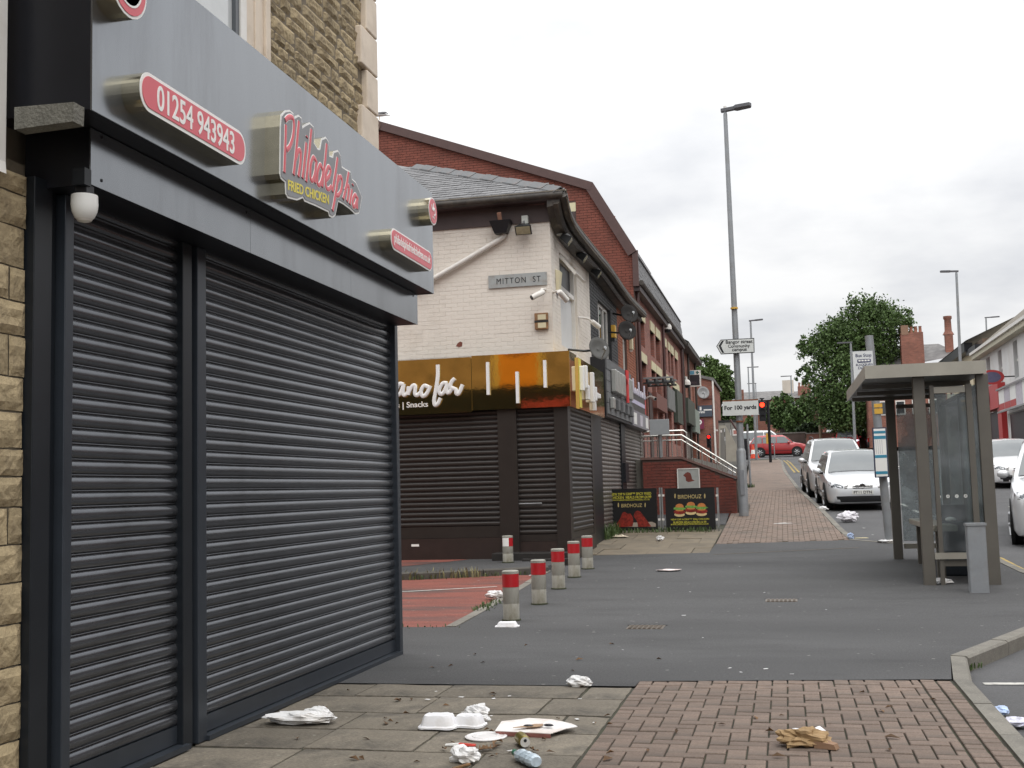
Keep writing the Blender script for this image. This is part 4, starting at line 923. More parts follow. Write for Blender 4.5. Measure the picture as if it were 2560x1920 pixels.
for i in range(3): box('poster', m_signwhite if i != 1 else mat('pale_poster', (.5, .47, .52), .6), ps2, PXF+.0205, PXF+.024, y1+.2+i*1.2, y1+.75+i*1.2, qz0+.05, qz0+.33)
box('red_edge', mr, ps2, PXF+.001, PXF+.008, y2-.2, y2-.05, qz0+.42, qz0+1.0)
# ================================================================== the large red brick building with mansard roof
def pierced(parent, name, m, x0, x1, y0, y1, z0, z1, holes):
    """street wall along Y with real openings (holes: y0,y1,z0,z1)"""
    ys = sorted(set([y0, y1]+[h[0] for h in holes]+[h[1] for h in holes])); mb = MB()
    for a, b in zip(ys[:-1], ys[1:]):
        hs = sorted([(h[2], h[3]) for h in holes if h[0] < (a+b)/2 < h[1]]); z = z0
        for h in hs:
            if h[0] > z: mb.box(x0, x1, a, b, z, h[0])
            z = h[1]
        if z < z1: mb.box(x0, x1, a, b, z, z1)
    return mb.build(name, m, parent)
GYP = 31.5
m_front = brick_mat('pink_red_brick_front', (.30, .115, .085), (.22, .14, .12), 'y')
m_front2 = brick_mat('orange_red_brick_front', (.28, .10, .06), (.2, .12, .1), 'y')
m_lintel = mat('cream_lintel', (.60, .55, .36), .7, var=.08, scale=4)
m_verge = mat('brown_verge_board', (.085, .045, .04), .5, var=.12, scale=5)
m_brownpipe = mat('brown_downpipe', (.07, .03, .028), .45, var=.15, scale=6)
m_brownframe = mat('brown_window_frame', (.05, .03, .028), .45, var=.1)
m_maroonpanel = mat('maroon_panel', (.16, .06, .045), .6, var=.15)
big = thing('red_brick_block', (-7, 39, 1.2), 'large red brick block with steep slate mansard and gable above the corner shop', 'building')
K = [at_y(x*DS, y*DS, GYP) for x, y in ((822, 268), (1280, 400), (1370, 543))]
(rgx, rgz), (kx_, kz_), (bx_, bz_) = [(p[0], p[2]) for p in K]
bx_ = -3.80; sl = (rgz-kz_)/(rgx-kx_); 
prof = lambda u: np.interp(u, [rgx, kx_, bx_], [rgz, kz_, bz_])
gw = at_y(*c6(1655, 160), GYP); gw0 = gw[0]-.42; ghole = (gw0, gw[0], gw[2]-1.3, gw[2])
MB().prism([(rgx, 3), (bx_-.03, 3), (bx_-.03, bz_), (kx_, kz_), (rgx, rgz), (-17, rgz-2), (-17, 3)], (0, GYP+.012, 0), (1, 0, 0), (0, 0, 1), (0, .25, 0)).build('gable_wall', m_mortar, big)
brick_wall(big, m_redbrick, brick_rows(rgx-.8, bx_-.04, 5.4, 12.5, [ghole], inside=lambda u, z: z < prof(max(u, rgx))-.05), 'y', GYP, -1)
box('gable_lintel', m_lintel, big, gw0-.15, gw[0]+.0, GYP-.01, GYP+.1, gw[2]-.25, gw[2])
wn = box('window', m_glass, big, gw0, gw[0]-.02, GYP+.0, GYP+.01, gw[2]-1.3, gw[2]-.252)
box('frame', m_brownframe, wn, gw[0]-.1, gw[0]-.02, GYP-.008, GYP-.001, gw[2]-1.3, gw[2]-.252); box('frame', m_brownframe, wn, gw0, gw0+.3, GYP-.008, GYP-.001, gw[2]-.40, gw[2]-.252)
def verge(a, b, w, t0, t1, nm='verge_board', m=m_verge):
    a, b = Vector((a[0], 0, a[1])), Vector((b[0], 0, b[1])); d = (b-a).normalized(); n = Vector((d.z, 0, -d.x)); n = n if n.z < 0 else -n
    y0, y1 = GYP-t0, GYP+t1
    return MB().hexa([(p.x, y, p.z) for y in (y0, y1) for p in (a, b, b+n*w, a+n*w)]).build(nm, m, big)
verge((rgx-.3, rgz-.3*sl+.06), (kx_+.02, kz_+.06), .24, .10, 14.4); verge((kx_+.03, kz_+.045), (bx_+.08, bz_), .26, .094, .3)
MB().hexa([(kx_, GYP, kz_+.05), (bx_+.05, GYP, bz_), (bx_+.05, 46, bz_), (kx_, 46, kz_+.05), (kx_-.1, GYP, kz_-.1), (bx_-.1, GYP, bz_-.05), (bx_-.1, 46, bz_-.05), (kx_-.1, 46, kz_-.1)]).build('roof', m_slate, big)
MB().lathe((rgx-.12, GYP-.12, rgz-.05), [(.17, 0), (.17, .3)], 16, 'y').build('ridge_end', mat('clay_ridge', (.12, .075, .06), .8, var=.2), big, True)
EZB = 7.0
box('mansard_backing', m_slate, big, -4.2, -3.86, GYP+.26, 46, EZB, bz_-.06)
mb = MB(); 
for r in range(6):
    for k in range(58):
        y = GYP+.02+k*.25+(.125 if r % 2 else 0); f = r/6; x = -3.70-.12*f; z = EZB+.02+(bz_-EZB)*f
        if y > 45.9: continue
        j = random.uniform(0, .012); mb.hexa([(x-.06, y, z), (x+.012+j, y, z), (x+.012+j, y+.24, z), (x-.06, y+.24, z), (x-.09, y, z+.19), (x-.012, y, z+.19), (x-.012, y+.24, z+.19), (x-.09, y+.24, z+.19)])
mb.build('mansard_slates', m_slate, big)['kind'] = 'stuff'
box('corner_board', m_verge, big, -3.84, -3.68, GYP-.06, GYP+.02, EZB-.1, bz_+.02)
box('eaves_board', m_eaves, big, -3.86, -3.66, GYP+.03, 46, EZB-.22, EZB-.02)
MB().tube([(-3.62, GYP, EZB), (-3.62, 46, EZB)], .07, 8).build('gutter', m_gutter, big, True)
HO = []; UPW = [(32.5, 33.9), (35.4, 36.45), (36.95, 38.2), (39.15, 40.3), (40.95, 41.6), (42.0, 42.9), (43.6, 44.6)]
for a, b in UPW: HO.append((a, b, 5.45 if a < 35 else 4.95 if False else 5.42, 6.2))
LOW = [(32.6, 34.0), (35.4, 36.5), (36.8, 38.3), (39.2, 41.4), (42.2, 44.7)]
for a, b in LOW: HO.append((a, b, 2.9, 4.98))
pierced(big, 'front_wall', m_front, -4.2, WX-.01, GYP+.262, 46, 1.2, EZB-.2, HO)
for i, (a, b) in enumerate(UPW):
    box('lintel', m_lintel, big, WX-.2, WX+.02, a-.02, b+.1, 6.2, 6.5)
    wn = box('window', m_glass, big, -4.1, -4.05, a, b, 5.42, 6.2)
    for y in (a, b-.07, (a+b)/2-.03): box('frame', m_brownframe, wn, -4.05, -4.0, y, y+.07, 5.42, 6.2)
    box('frame', m_brownframe, wn, -4.049, -4.001, a+.07, b-.07, 6.1, 6.2)
pcols = [(.12, .13, .14), (.35, .4, .42), (.5, .16, .12), (.03, .04, .06), (.55, .55, .5), (.3, .25, .2)]
for i, (a, b) in enumerate(LOW):
    box('lintel', m_lintel, big, WX-.2, WX+.02, a-.05, b+.1, 4.98, 5.24)
    wn = box('window', m_glass, big, -4.1, -4.06, a, b, 2.9, 4.98)
    n = 4
    for k in range(n):
        y0 = a+(b-a)*k/n; box('poster', mat('poster_%d' % ((i*3+k) % 6), pcols[(i*3+k) % 6], .6, var=.35, scale=5), wn, -4.059, -4.03, y0+.03, y0+(b-a)/n-.03, 3.75, 4.9)
        box('frame', m_maroonpanel, wn, -4.06, -3.98, y0-.02, y0+.028, 2.9, 4.98)
    box('frame', m_maroonpanel, wn, -4.06, -3.97, a, b, 3.55, 3.72)
m_signg = mat('grey_shop_sign', (.16, .165, .16), .6, var=.15, scale=3)
for (y0, y1, z0, z1, m) in ((38.9, 41.4, 4.0, 4.75, m_signg), (42.3, 44.6, 3.7, 4.9, mat('green_shop_sign', (.045, .06, .045), .5, var=.3, scale=4)), (35.2, 38.4, 3.78, 4.25, m_maroonpanel)):
    box('sign_board', m, big, WX+.0, WX+.14, y0, y1, z0, z1)
for y in (31.75, 38.6, 45.75): MB().tube([(WX+.08, y, EZB-.1), (WX+.08, y, 2.1)], .05, 8).build('downpipe', m_brownpipe, big, True)
box('door', m_brownframe, big, WX-.1, WX+.02, 34.3, 35.1, 2.1, 4.2)
# terrace building beyond
nx = thing('brick_terrace_house', (-7, 50, 1.8), 'narrow red brick terrace house beyond the mansard block with dark hipped roof', 'building')
HO = [(47.2, 48.2, 4.9, 6.3), (49.6, 50.6, 4.9, 6.3), (51.8, 52.6, 4.9, 6.3), (46.6, 52.8, 2.2, 4.2)]
pierced(nx, 'front_wall', m_front2, -4.4, WX-.02, 46.01, 53.6, 1.2, 7.1, HO)
box('side_wall', brick_mat('end_brick', (.26, .095, .06), (.2, .12, .1), 'x'), nx, -12, -3.88, 53.61, 53.9, 1.2, 7.1)
for h in HO[:3]:
    wn = box('window', m_glass, nx, -4.15, -4.1, *h); box('frame', m_pvc, wn, -4.1, -4.05, h[0], h[0]+.08, h[2], h[3]); box('frame', m_pvc, wn, -4.1, -4.05, h[1]-.08, h[1], h[2], h[3])
box('shop_front', m_galv, nx, -4.1, -4.02, *HO[3])
box('sign_board', mat('green_shop_sign', (.045, .06, .045), .5), nx, -3.86, -3.66, 46.5, 50.2, 3.9, 4.9); box('sign_board', mat('pale_green_sign', (.25, .3, .26), .5, var=.2), nx, -3.86, -3.68, 50.3, 53, 3.7, 4.7)
MB().add([(-3.5, 46, 7.1), (-3.5, 53.9, 7.1), (-6.5, 51, 9.0), (-6.5, 46, 9.0), (-12, 53.9, 7.1), (-12, 51, 9)], [(0, 1, 2, 3), (1, 4, 5, 2)]).build('roof', mat('brown_tile', (.10, .085, .075), .7, var=.2, scale=4), nx)
box('eaves_board', m_gutter, nx, -3.86, -3.52, 46, 53.95, 6.92, 7.08)
for y in (46.3, 49, 52.9): MB().tube([(-3.78, y, 6.95), (-3.78, y, 2.3)], .05, 8).build('downpipe', m_gutter, nx, True)
# pharmacy blade sign, dome cameras
a, b = at_y(*c8(958, 575), 49.5), at_y(*c8(1080, 710), 49.5)
t = thing('pharmacy_sign', (a[0], 49.5, b[2]), 'projecting pharmacy sign with blue strip and dark display on the far terrace', 'sign')
box('case', m_pvc, t, a[0], b[0], 49.5, 49.7, b[2], a[2]); box('display', mat('dark_display', (.03, .025, .03), .3), t, a[0]+.04, b[0]-.05, 49.492, 49.4995, b[2]+.05, a[2]-.2)
box('blue_strip', mat('pharmacy_blue', (.12, .32, .45), .4), t, a[0]+.03, b[0]-.26, 49.492, 49.4995, a[2]-.18, a[2]-.03)
cxp, czp = b[0]-.13, a[2]-.105
MB().box(cxp-.07, cxp+.07, 49.49, 49.4985, czp-.022, czp+.022).box(cxp-.022, cxp+.022, 49.4885, 49.4975, czp-.07, czp+.07).build('cross', mat('pharmacy_green', (.04, .12, .10), .4), t)
lettering('OPEN', mat('dim_led', (.10, .07, .08), .5), t, ((a[0]+b[0])/2-.05, 49.4915, b[2]+.16), (1, 0, 0), (0, 0, 1), .3, .1, .002)
box('bracket', m_darkmetal, t, WX-.02, a[0]-.001, 49.55, 49.62, a[2]-.2, a[2]-.14)
def dome(px, py, y, label, sz=1.):
    p = at_y(px, py, y); t = thing('dome_camera', tuple(p), label, 'camera', 'dome cameras on the brick fronts'); c = Vector(p)
    MB().lathe(c, [(.0, -.15*sz), (.09*sz, -.13*sz), (.13*sz, -.05*sz), (.14*sz, -.04*sz)], 14).build('dome', m_black, t, True)
    MB().lathe(c, [(.145*sz, -.04*sz), (.15*sz, .05*sz), (.11*sz, .13*sz), (.05*sz, .16*sz)], 14).build('housing', m_pvc, t, True)
    MB().tube([(c.x, c.y, c.z+.15*sz), (c.x, c.y, c.z+.24*sz), (WX, c.y+.05, c.z+.24*sz)], .04*sz, 8).build('arm', m_pvc, t, True)
dome(1667, 821, 39.3, 'white dome camera on an arm under the mansard eaves', 1.1); dome(1716, 960, 47.6, 'white dome camera beside the far brown downpipe', 1.15)
p = at_x(*c8(665, 812), WX+.2); bullet_cam(p, (.6, -.7, -.3), 'white bullet camera above the raised walkway', wall=(WX, p[1], p[2]))
# projecting sign frame
p0, p1 = at_y(1601, 946, 33.2), at_y(1674, 948, 33.2)
t = thing('projecting_canopy_frame', (p0[0], 33.2, p0[2]), 'empty projecting canopy frame with pale rails over the walkway', 'canopy')
for dz, dy in ((0, 0), (-.14, .0), (0, 1.0), (-.14, 1.0)): box('rail', m_zinc if dz == 0 else m_darkmetal, t, WX-.02, p1[0]+.1, 33.2+dy, 33.26+dy, p0[2]+dz-.03, p0[2]+dz+.02)
for k in range(4): xk = WX+.05+k*(p1[0]-WX)/3.2; box('cross_rail', m_darkmetal, t, xk, xk+.05, 33.262, 34.198, p0[2]-.16, p0[2]+.0)

# ================================================================== raised walkway, steps, railing
RY = 29.3
wk = thing('walkway_wall', (-2.6, RY, .6), 'red brick retaining wall stepping down beside the raised walkway', 'wall')
k1 = at_y(1703, 1147, RY); k2 = at_y(1841, 1198, RY); k0 = at_y(1607, 1152, RY)
zt_ = k1[2]; xk, xe, ze = k1[0], k2[0], k2[2]; gb = g(RY)-.1
shape = [(-3.52, gb), (xe, gb), (xe, ze), (xk, zt_), (-3.52, zt_)]
MB().prism(shape, (0, RY+.012, 0), (1, 0, 0), (0, 0, 1), (0, .2, 0)).build('wall_core', m_mortar, wk)
m_wallbrick = mat('dark_red_brick', (.175, .045, .032), .85, var=.25, scale=6, bump=.2, bscale=70, dirt=((.07, .03, .025), .6, 1.5))
ztop = lambda u: np.interp(u, [-3.52, xk, xe], [zt_, zt_, ze])
brick_wall(wk, m_wallbrick, brick_rows(-3.51, xe-.01, gb, zt_, inside=lambda u, z: z < ztop(u)-.05), 'y', RY, -1, single=0)
m_cop = mat('brown_coping', (.17, .10, .085), .8, var=.15, scale=5)
MB().prism([(-3.55, zt_), (xk, zt_), (xk, zt_+.06), (-3.55, zt_+.06)], (0, RY-.03, 0), (1, 0, 0), (0, 0, 1), (0, .3, 0)).prism([(xk+.001, zt_), (xe+.03, ze), (xe+.03, ze+.06), (xk+.001, zt_+.06)], (0, RY-.03, 0), (1, 0, 0), (0, 0, 1), (0, .3, 0)).build('coping', m_cop, wk)
MB().box(-3.86, xk+.3, RY+.22, 46, 1.0, zt_+.02).build('walkway_deck', mat('walkway_concrete', (.16, .15, .13), .85, var=.15), wk)
nst = 7
for i in range(nst): box('step', MATS['walkway_concrete'], wk, xk+.3+i*.18, xk+.3+(i+1)*.18+.02, RY+.22, RY+1.9, g(RY)-.1, zt_-(i+1)*.17)
m_inox = mat('stainless_tube', (.55, .54, .50), .25, metal=.85, var=.08, scale=5)
rl = thing('stair_railing', (xk, RY+.1, zt_), 'stainless tube railing running down beside the brick retaining wall', 'railing')
h0 = at_y(1604, 1091, RY)[2]; hr = at_y(1841, 1172, RY)
path = [(-3.6, RY+.1, h0), (xk+.02, RY+.1, h0), (hr[0], RY+.1, hr[2])]
MB().tube(path, .026, 10).tube([path[-1], (hr[0]+.02, RY+.1, g(RY))], .026, 10).build('handrail', m_inox, rl, True)
MB().tube([(-3.6, RY+.1, h0-.12), (xk+.02, RY+.1, h0-.12), (hr[0], RY+.1, hr[2]-.12)], .014, 8).build('lower_rail', m_inox, rl, True)
MB().tube([(-3.6, RY+1.2, h0+.17), (xk-.02, RY+1.2, h0+.17), (xk+.06, RY+1.2, h0+.10), (xk+.06, RY+1.2, zt_+.02)], .024, 8).build('back_rail', m_inox, rl, True)
for i in range(19):
    x = -3.5+i*(hr[0]+3.4)/18; top = np.interp(x, [-3.6, xk, hr[0]], [h0, h0, hr[2]]); bot = ztop(min(x, xe))+.05
    if x < xe: MB().cyl((x, RY+.1, bot), (x, RY+.1, top-.02), .016 if i % 3 == 0 else .010, 8).build('baluster', m_inox, rl)
for x in (xe+.03, xe+.11, xe+.19): MB().cyl((x, RY+.12, g(RY)-.02), (x, RY+.12, hr[2]-.1-(x-xe)*.5), .016, 8).build('baluster', m_inox, rl)
# grey board on a post; grey panel on the wall
a, b = at_y(*c8(633, 1000), RY-.12), at_y(*c8(808, 1128), RY-.12)
t = thing('blank_sign_board', ((a[0]+b[0])/2, RY, zt_), 'blank grey board on a post at the top of the walkway wall', 'sign')
MB().box(a[0], b[0], RY-.14, RY-.1, b[2], a[2]).build('board', mat('blank_grey', (.30, .315, .325), .5, var=.06), t, bevel=.008)
pb = at_y(*c8(728, 1200), RY); MB().cyl((pb[0], RY+.0, zt_+.05), (pb[0], RY+.0, b[2]+.1), .05, 12).build('post', m_zinc, t, True)
a, b = at_y(*c8(875, 1425), RY-.05), at_y(*c8(1070, 1600), RY-.05)
t = thing('peeling_panel', ((a[0]+b[0])/2, RY-.05, b[2]), 'pale grey framed panel with a peeled red patch on the brick wall', 'panel')
box('panel', mat('pale_grey_panel', (.36, .37, .35), .5, var=.12, scale=5), t, a[0], b[0], RY-.05, RY-.005, b[2]-.12, a[2])
for c in ((a[0]-.01, a[0]+.015, b[2]-.12, a[2]), (b[0]-.015, b[0]+.01, b[2]-.12, a[2]), (a[0]+.016, b[0]-.016, a[2]-.015, a[2]+.01)): box('frame', m_pvc, t, c[0], c[1], RY-.062, RY-.0505, c[2], c[3])
hx, hz = (a[0]+b[0])/2, (a[2]+b[2])/2; w = (b[0]-a[0])
MB().prism([(-.14*w, .27*w), (-.02*w, .33*w), (.1*w, .27*w), (.15*w, .1*w), (.17*w, -.02*w), (.28*w, -.08*w), (.12*w, -.12*w), (-.02*w, -.14*w), (-.12*w, -.08*w), (-.13*w, .08*w), (-.24*w, .17*w)], (hx, RY-.0505, hz), (1, 0, 0), (0, 0, 1), (0, -.0015, 0)).build('peeled_patch', m_wallbrick, t)

# ================================================================== the two takeaway banners on steel posts
BY = 25.25
def cr(x, y): p = at_y(1500+x*320/2212, 1180+y*320/2212, BY-.03); return (p[0], p[2])
m_banner = mat('black_banner', (.008, .008, .009), .35, var=.2, scale=3)
m_bgold = mat('banner_gold', (.42, .33, .14), .5, var=.3, scale=20)
m_byel = mat('banner_yellow', (.55, .50, .05), .5, var=.1)
m_bred = mat('sauce_red', (.22, .02, .012), .35, var=.6, scale=22); m_bor = mat('bun_orange', (.52, .19, .05), .45, var=.2, scale=14); m_bgreen = mat('lettuce', (.16, .33, .06), .5, var=.4, scale=30); m_bbun = mat('bun_pale', (.62, .48, .24), .5, var=.15, scale=16)
def bword(s, x, y, w, h, m, t, sh=0.): p = cr(x, y); q = cr(x+w/2, y); pt = cr(x, y-h/2); lettering(s, m, t, (p[0], BY-.032, p[1]), (1, 0, 0), (0, 0, 1), 2*(q[0]-p[0]), 2*(pt[1]-p[1]), .0012, bold=.012)
def blob(t, pts, m, name, d=.0015): MB().prism([cr(*p) for p in pts], (0, BY-.0305, 0), (1, 0, 0), (0, 0, 1), (0, -d, 0)).build(name, m, t)
def ell(cx, cy, rgx, ry, n=18, a0=0, a1=360, wob=0.): return [(cx+rgx*math.cos(math.radians(a0+(a1-a0)*i/n))*(1+wob*random.uniform(-1, 1)), cy-ry*math.sin(math.radians(a0+(a1-a0)*i/n))*(1+wob*random.uniform(-1, 1))) for i in range(n+(0 if a1-a0 == 360 else 1))]
A = cr(105, 300); B = cr(1000, 1000)
t = thing('chicken_banner', ((A[0]+B[0])/2, BY, B[1]), 'black takeaway banner with yellow text above red chicken wings', 'banner', 'takeaway banners')
box('board', m_banner, t, A[0], B[0], BY-.03, BY, B[1], A[1])
bword('NEW DIP N DRIP™ SPICY FRIED', 535, 378, 700, 48, m_byel, t); bword('CHICKEN  MEALS FROM £4.99', 535, 438, 700, 48, m_byel, t); bword('WWW.CARNIVOREZWOODFIREDGRILL.CO.UK', 535, 482, 650, 24, m_byel, t); bword('BIRDHOUZ', 548, 578, 360, 62, m_bgold, t)
for x in (318, 780): blob(t, ell(x, 570, 11, 40), m_bgold, 'flame_mark')
blob(t, [(160, 950), (200, 915), (300, 885), (900, 860), (965, 890), (965, 945)], mat('tray', (.35, .29, .24), .6), 'tray', .001)
blob(t, [(260, 955), (300, 880), (350, 800), (390, 700), (430, 690), (470, 720), (530, 720), (570, 790), (575, 880), (560, 940), (480, 945)], m_bred, 'chicken_picture', .002)
blob(t, [(580, 760), (605, 690), (650, 665), (700, 690), (745, 750), (790, 810), (830, 860), (885, 940), (760, 950), (660, 945), (640, 850)], m_bred, 'chicken_picture', .0022)
A = cr(1120, 290); B = cr(2005, 995)
t2 = thing('burger_banner', ((A[0]+B[0])/2, BY, B[1]), 'black takeaway banner with three burgers above yellow text', 'banner', 'takeaway banners')
box('board', m_banner, t2, A[0], B[0], BY-.03, BY, B[1], A[1])
bword('BIRDHOUZ', 1550, 425, 410, 68, m_bgold, t2); bword('NEW DIP N DRIP™ 200g CHICKEN', 1555, 820, 660, 40, m_byel, t2); bword('BURGER MEALS FROM £6.99', 1552, 868, 570, 40, m_byel, t2); bword('WWW.CARNIVOREZWOODFIREDGRILL.CO.UK', 1550, 902, 660, 24, m_byel, t2)
for x in (1297, 1810): blob(t2, ell(x, 415, 13, 42), m_bgold, 'flame_mark')
for (x, y) in ((1375, 0), (1570, -32), (1755, -12)):
    blob(t2, ell(x, 735+y, 92, 38), m_bbun, 'burger_picture', .001); blob(t2, ell(x, 690+y, 102, 42, wob=.06), m_bred, 'burger_picture', .0014); blob(t2, ell(x, 662+y, 70, 18), m_bor, 'burger_picture', .0017); blob(t2, ell(x, 630+y, 106, 28, 22, wob=.16), m_bgreen, 'burger_picture', .002); blob(t2, [(x-72, 612+y), (x-66, 580+y), (x-40, 556+y), (x, 547+y), (x+40, 556+y), (x+66, 580+y), (x+72, 612+y)], m_bor, 'burger_picture', .0024)
for t_, xs in ((t, (75, 1050)), (t2, (1075, 2042))):
    for x in xs:
        p = cr(x, 640); box('post', m_zinc, t_, p[0]-.022, p[0]+.022, BY-.06, BY-.03 if x in (1050, 1075) else BY-.02, g(BY)-.02, cr(x, 285)[1]+.02)
        for y in (405, 820): q = cr(x, y); dx = .05 if x < 100 or x == 1075 else -.05; box('clamp', m_pvc, t_, q[0]+min(0, dx), q[0]+max(0, dx), BY-.068, BY-.061, q[1]-.022, q[1]+.022)
# ================================================================== trees
def tree(name, Y, blobs, conv, trunk_px, label, n=6000, leaf=.26, col=(.045, .075, .022), seed=1, cat='tree', trunk_r=.3, depth=1.):
    rg = np.random.default_rng(seed); r_ = random.Random(seed)
    sc = kb*Y/2890*1.02
    C3 = []
    for (x, y, r) in blobs:
        p = at_y(*conv(x, y), Y+r_.uniform(-.4, .4)*r*sc*depth); C3.append((Vector(p), r*sc))
    b = at_y(*conv(*trunk_px), Y); base = Vector((b[0], Y, g(Y)-.05))
    t = thing(name, tuple(base), label, cat)
    top = max(C3, key=lambda c: c[0].z)[0]
    mb = MB(); mid = base.lerp(Vector((top.x, Y, top.z)), .45)
    mb.tube(smooth_path([base, base.lerp(mid, .5)+Vector((.1, 0, 0)), mid], 3), [trunk_r*(1-.045*i) for i in range(7)], 8)
    for (c, r) in C3: mb.tube([mid-Vector((0, 0, .2*(mid.z-base.z))), mid.lerp(c, .5)+Vector((0, 0, -.1*r)), c], [trunk_r*.5, trunk_r*.3, .04], 6)
    mb.build('trunk', mat('bark', (.06, .048, .036), .9, var=.3, scale=6), t, True)
    tot = sum(r**2 for _, r in C3); V = []; Fc = []
    for (c, r) in C3:
        k = int(n*r*r/tot)
        # small leaf sprays gathered in twig clumps, denser towards the outside
        nc = max(4, k//26)
        dirs = rg.normal(size=(nc, 3)); dirs /= np.linalg.norm(dirs, axis=1)[:, None]; rad = r*(.45+.6*rg.random(nc)**.6)
        cl = np.array(c)[None, :]+dirs*rad[:, None]*np.array([1, .9, .92])
        per = max(1, k//nc)
        for q in cl:
            pos = q+rg.normal(size=(per, 3))*r*.13
            for p in pos:
                s = leaf*rg.uniform(.55, 1.25); a = rg.normal(size=3); a /= np.linalg.norm(a); u = np.cross(a, rg.normal(size=3)); u /= np.linalg.norm(u); v = np.cross(a, u)
                i = len(V); V += [p-u*s*.5, p+v*s*.32, p+u*s*.5, p-v*s*.32]; Fc.append((i, i+1, i+2, i+3))
    mb = MB(); mb.v = [tuple(map(float, p)) for p in V]; mb.f = Fc
    off = OFF[t]; me = bpy.data.meshes.new('crown'); me.from_pydata([(p[0]-off[0], p[1]-off[1], p[2]-off[2]) for p in mb.v], [], mb.f)
    me.materials.append(mat('leaf_%s_%d' % (name, seed), col, .6, var=.45, scale=1.3, spec=.25)); o = bpy.data.objects.new('crown', me); COL.objects.link(o); o.parent = t
    return t
def r1(x, y): return (1920+x*kb, 740+y*kb)
tree('sycamore_tree', 97, [(850, 260, 250), (650, 430, 230), (1000, 290, 200), (1135, 215, 110), (560, 340, 150), (420, 470, 140), (330, 420, 70), (320, 650, 70), (290, 710, 55), (620, 720, 260), (830, 560, 280), (700, 950, 240), (1010, 540, 170), (500, 880, 160), (900, 880, 200), (780, 140, 110), (920, 120, 110), (760, 1050, 180), (560, 1040, 140), (900, 1080, 150), (650, 1120, 120), (1000, 900, 150)], r1, (700, 1150), 'large dark green tree rising behind the bus stop', 46000, .25, (.075, .122, .038), 3, trunk_r=.4)
tree('ash_tree', 78, [(1130, 560, 95), (1230, 630, 110), (1080, 610, 70), (1300, 720, 105), (1190, 740, 120), (1290, 560, 35), (1335, 600, 25), (1060, 540, 50), (1180, 520, 50), (1330, 800, 80)], c8, (1200, 1000), 'bright green tree above the far red gable', 9000, .22, (.085, .135, .04), 4)
tree('garden_tree', 112, [(1740, 900, 90), (1800, 850, 70), (1700, 980, 80), (1780, 1000, 100)], c8, (1760, 1100), 'leafy garden tree left of the far white chimney lamp', 3500, .32, (.07, .115, .035), 5)
tree('garden_tree', 110, [(1930, 900, 85), (1980, 870, 60), (1900, 990, 100), (2000, 980, 80)], c8, (1940, 1100), 'rounded garden tree in front of the far brick gables', 3500, .32, (.065, .11, .032), 6)
tree('garden_tree', 118, [(1850, 1010, 90), (1820, 930, 60), (1870, 1080, 80)], c8, (1850, 1120), 'dark garden tree between two lighter garden trees', 2500, .34, (.045, .08, .026), 7)
tree('copper_shrub', 104, [(2105, 940, 35), (2095, 1000, 40), (2110, 1060, 45)], c8, (2105, 1130), 'reddish brown shrub at the edge of the large tree', 1200, .26, (.16, .085, .06), 8, cat='shrub', trunk_r=.1)
tree('wall_shrub', 76, [(1225, 930, 45), (1280, 960, 55), (1340, 1000, 60), (1240, 1010, 45), (1310, 1050, 40)], c8, (1280, 1150), 'overhanging green shrub above the grey hoarding', 3000, .22, (.055, .09, .03), 9, cat='shrub', trunk_r=.1)
tree('garden_tree', 100, [(1500, 1010, 40), (1495, 1060, 40)], c8, (1495, 1120), 'small light green tree behind the distance plate lamp post', 900, .28, (.07, .11, .03), 10, trunk_r=.12)
tree('hedge_bush', 102, [(1960, 1080, 50), (2040, 1070, 60), (2010, 1110, 40), (2080, 1100, 40)], c8, (2020, 1150), 'dark evergreen bush behind the low brick wall', 1800, .28, (.025, .045, .016), 11, cat='bush', trunk_r=.12)

# ================================================================== far buildings
m_fbrick = brick_mat('far_brick_x', (.27, .10, .065), (.2, .13, .11), 'x'); m_ftile = mat('far_slate', (.125, .118, .115), .7, var=.25, scale=1.5, stretch=(1, 1, 1), dirt=((.26, .25, .24), .5, 1.6))
def pt(c, x, y, Y): p = at_y(*c(x, y), Y); return (p[0], p[2])
# red gable shop at the corner of the crossing
Y = 64.; P = lambda x, y: pt(c8, x, y, Y)
gs_ = thing('gable_corner_shop', (-6, Y, g(Y)), 'red brick gabled corner shop with dark signs beyond the terrace', 'shop')
xr, zr = P(1172, 650); xp, zp = P(1050, 605)
MB().prism([(-14, 1.5), (xr, 1.5), (xr, zr-.1), (xp, zp-.05), (xp-4, zp+.9), (-14, zp-1)], (0, Y, 0), (1, 0, 0), (0, 0, 1), (0, 8, 0)).build('wall', m_fbrick, gs_)
MB().hexa([(xp-4, Y-.12, zp+.9), (xr+.12, Y-.12, zr-.1), (xr+.12, Y+8, zr-.1), (xp-4, Y+8, zp+.9), (xp-4, Y-.12, zp+1.05), (xr+.12, Y-.12, zr+.06), (xr+.12, Y+8, zr+.06), (xp-4, Y+8, zp+1.05)]).build('roof', m_ftile, gs_)
a, b = P(1040, 880), P(1180, 972)
box('sign_board', mat('navy_sign', (.06, .075, .10), .5, var=.1), gs_, a[0], b[0], Y-.12, Y-.005, b[1], a[1])
lettering('1', m_signwhite, gs_, (P(1078, 905)[0], Y-.121, P(1078, 905)[1]), (1, 0, 0), (0, 0, 1), .10, .2, .004, bold=.03); lettering('erate', m_signwhite, gs_, (P(1085, 935)[0], Y-.121, P(1085, 935)[1]), (1, 0, 0), (0, 0, 1), .36, .13, .004, bold=.02)
box('sign_strip', m_signwhite, gs_, P(1065, 0)[0], P(1135, 0)[0], Y-.126, Y-.121, P(0, 968)[1], P(0, 958)[1])
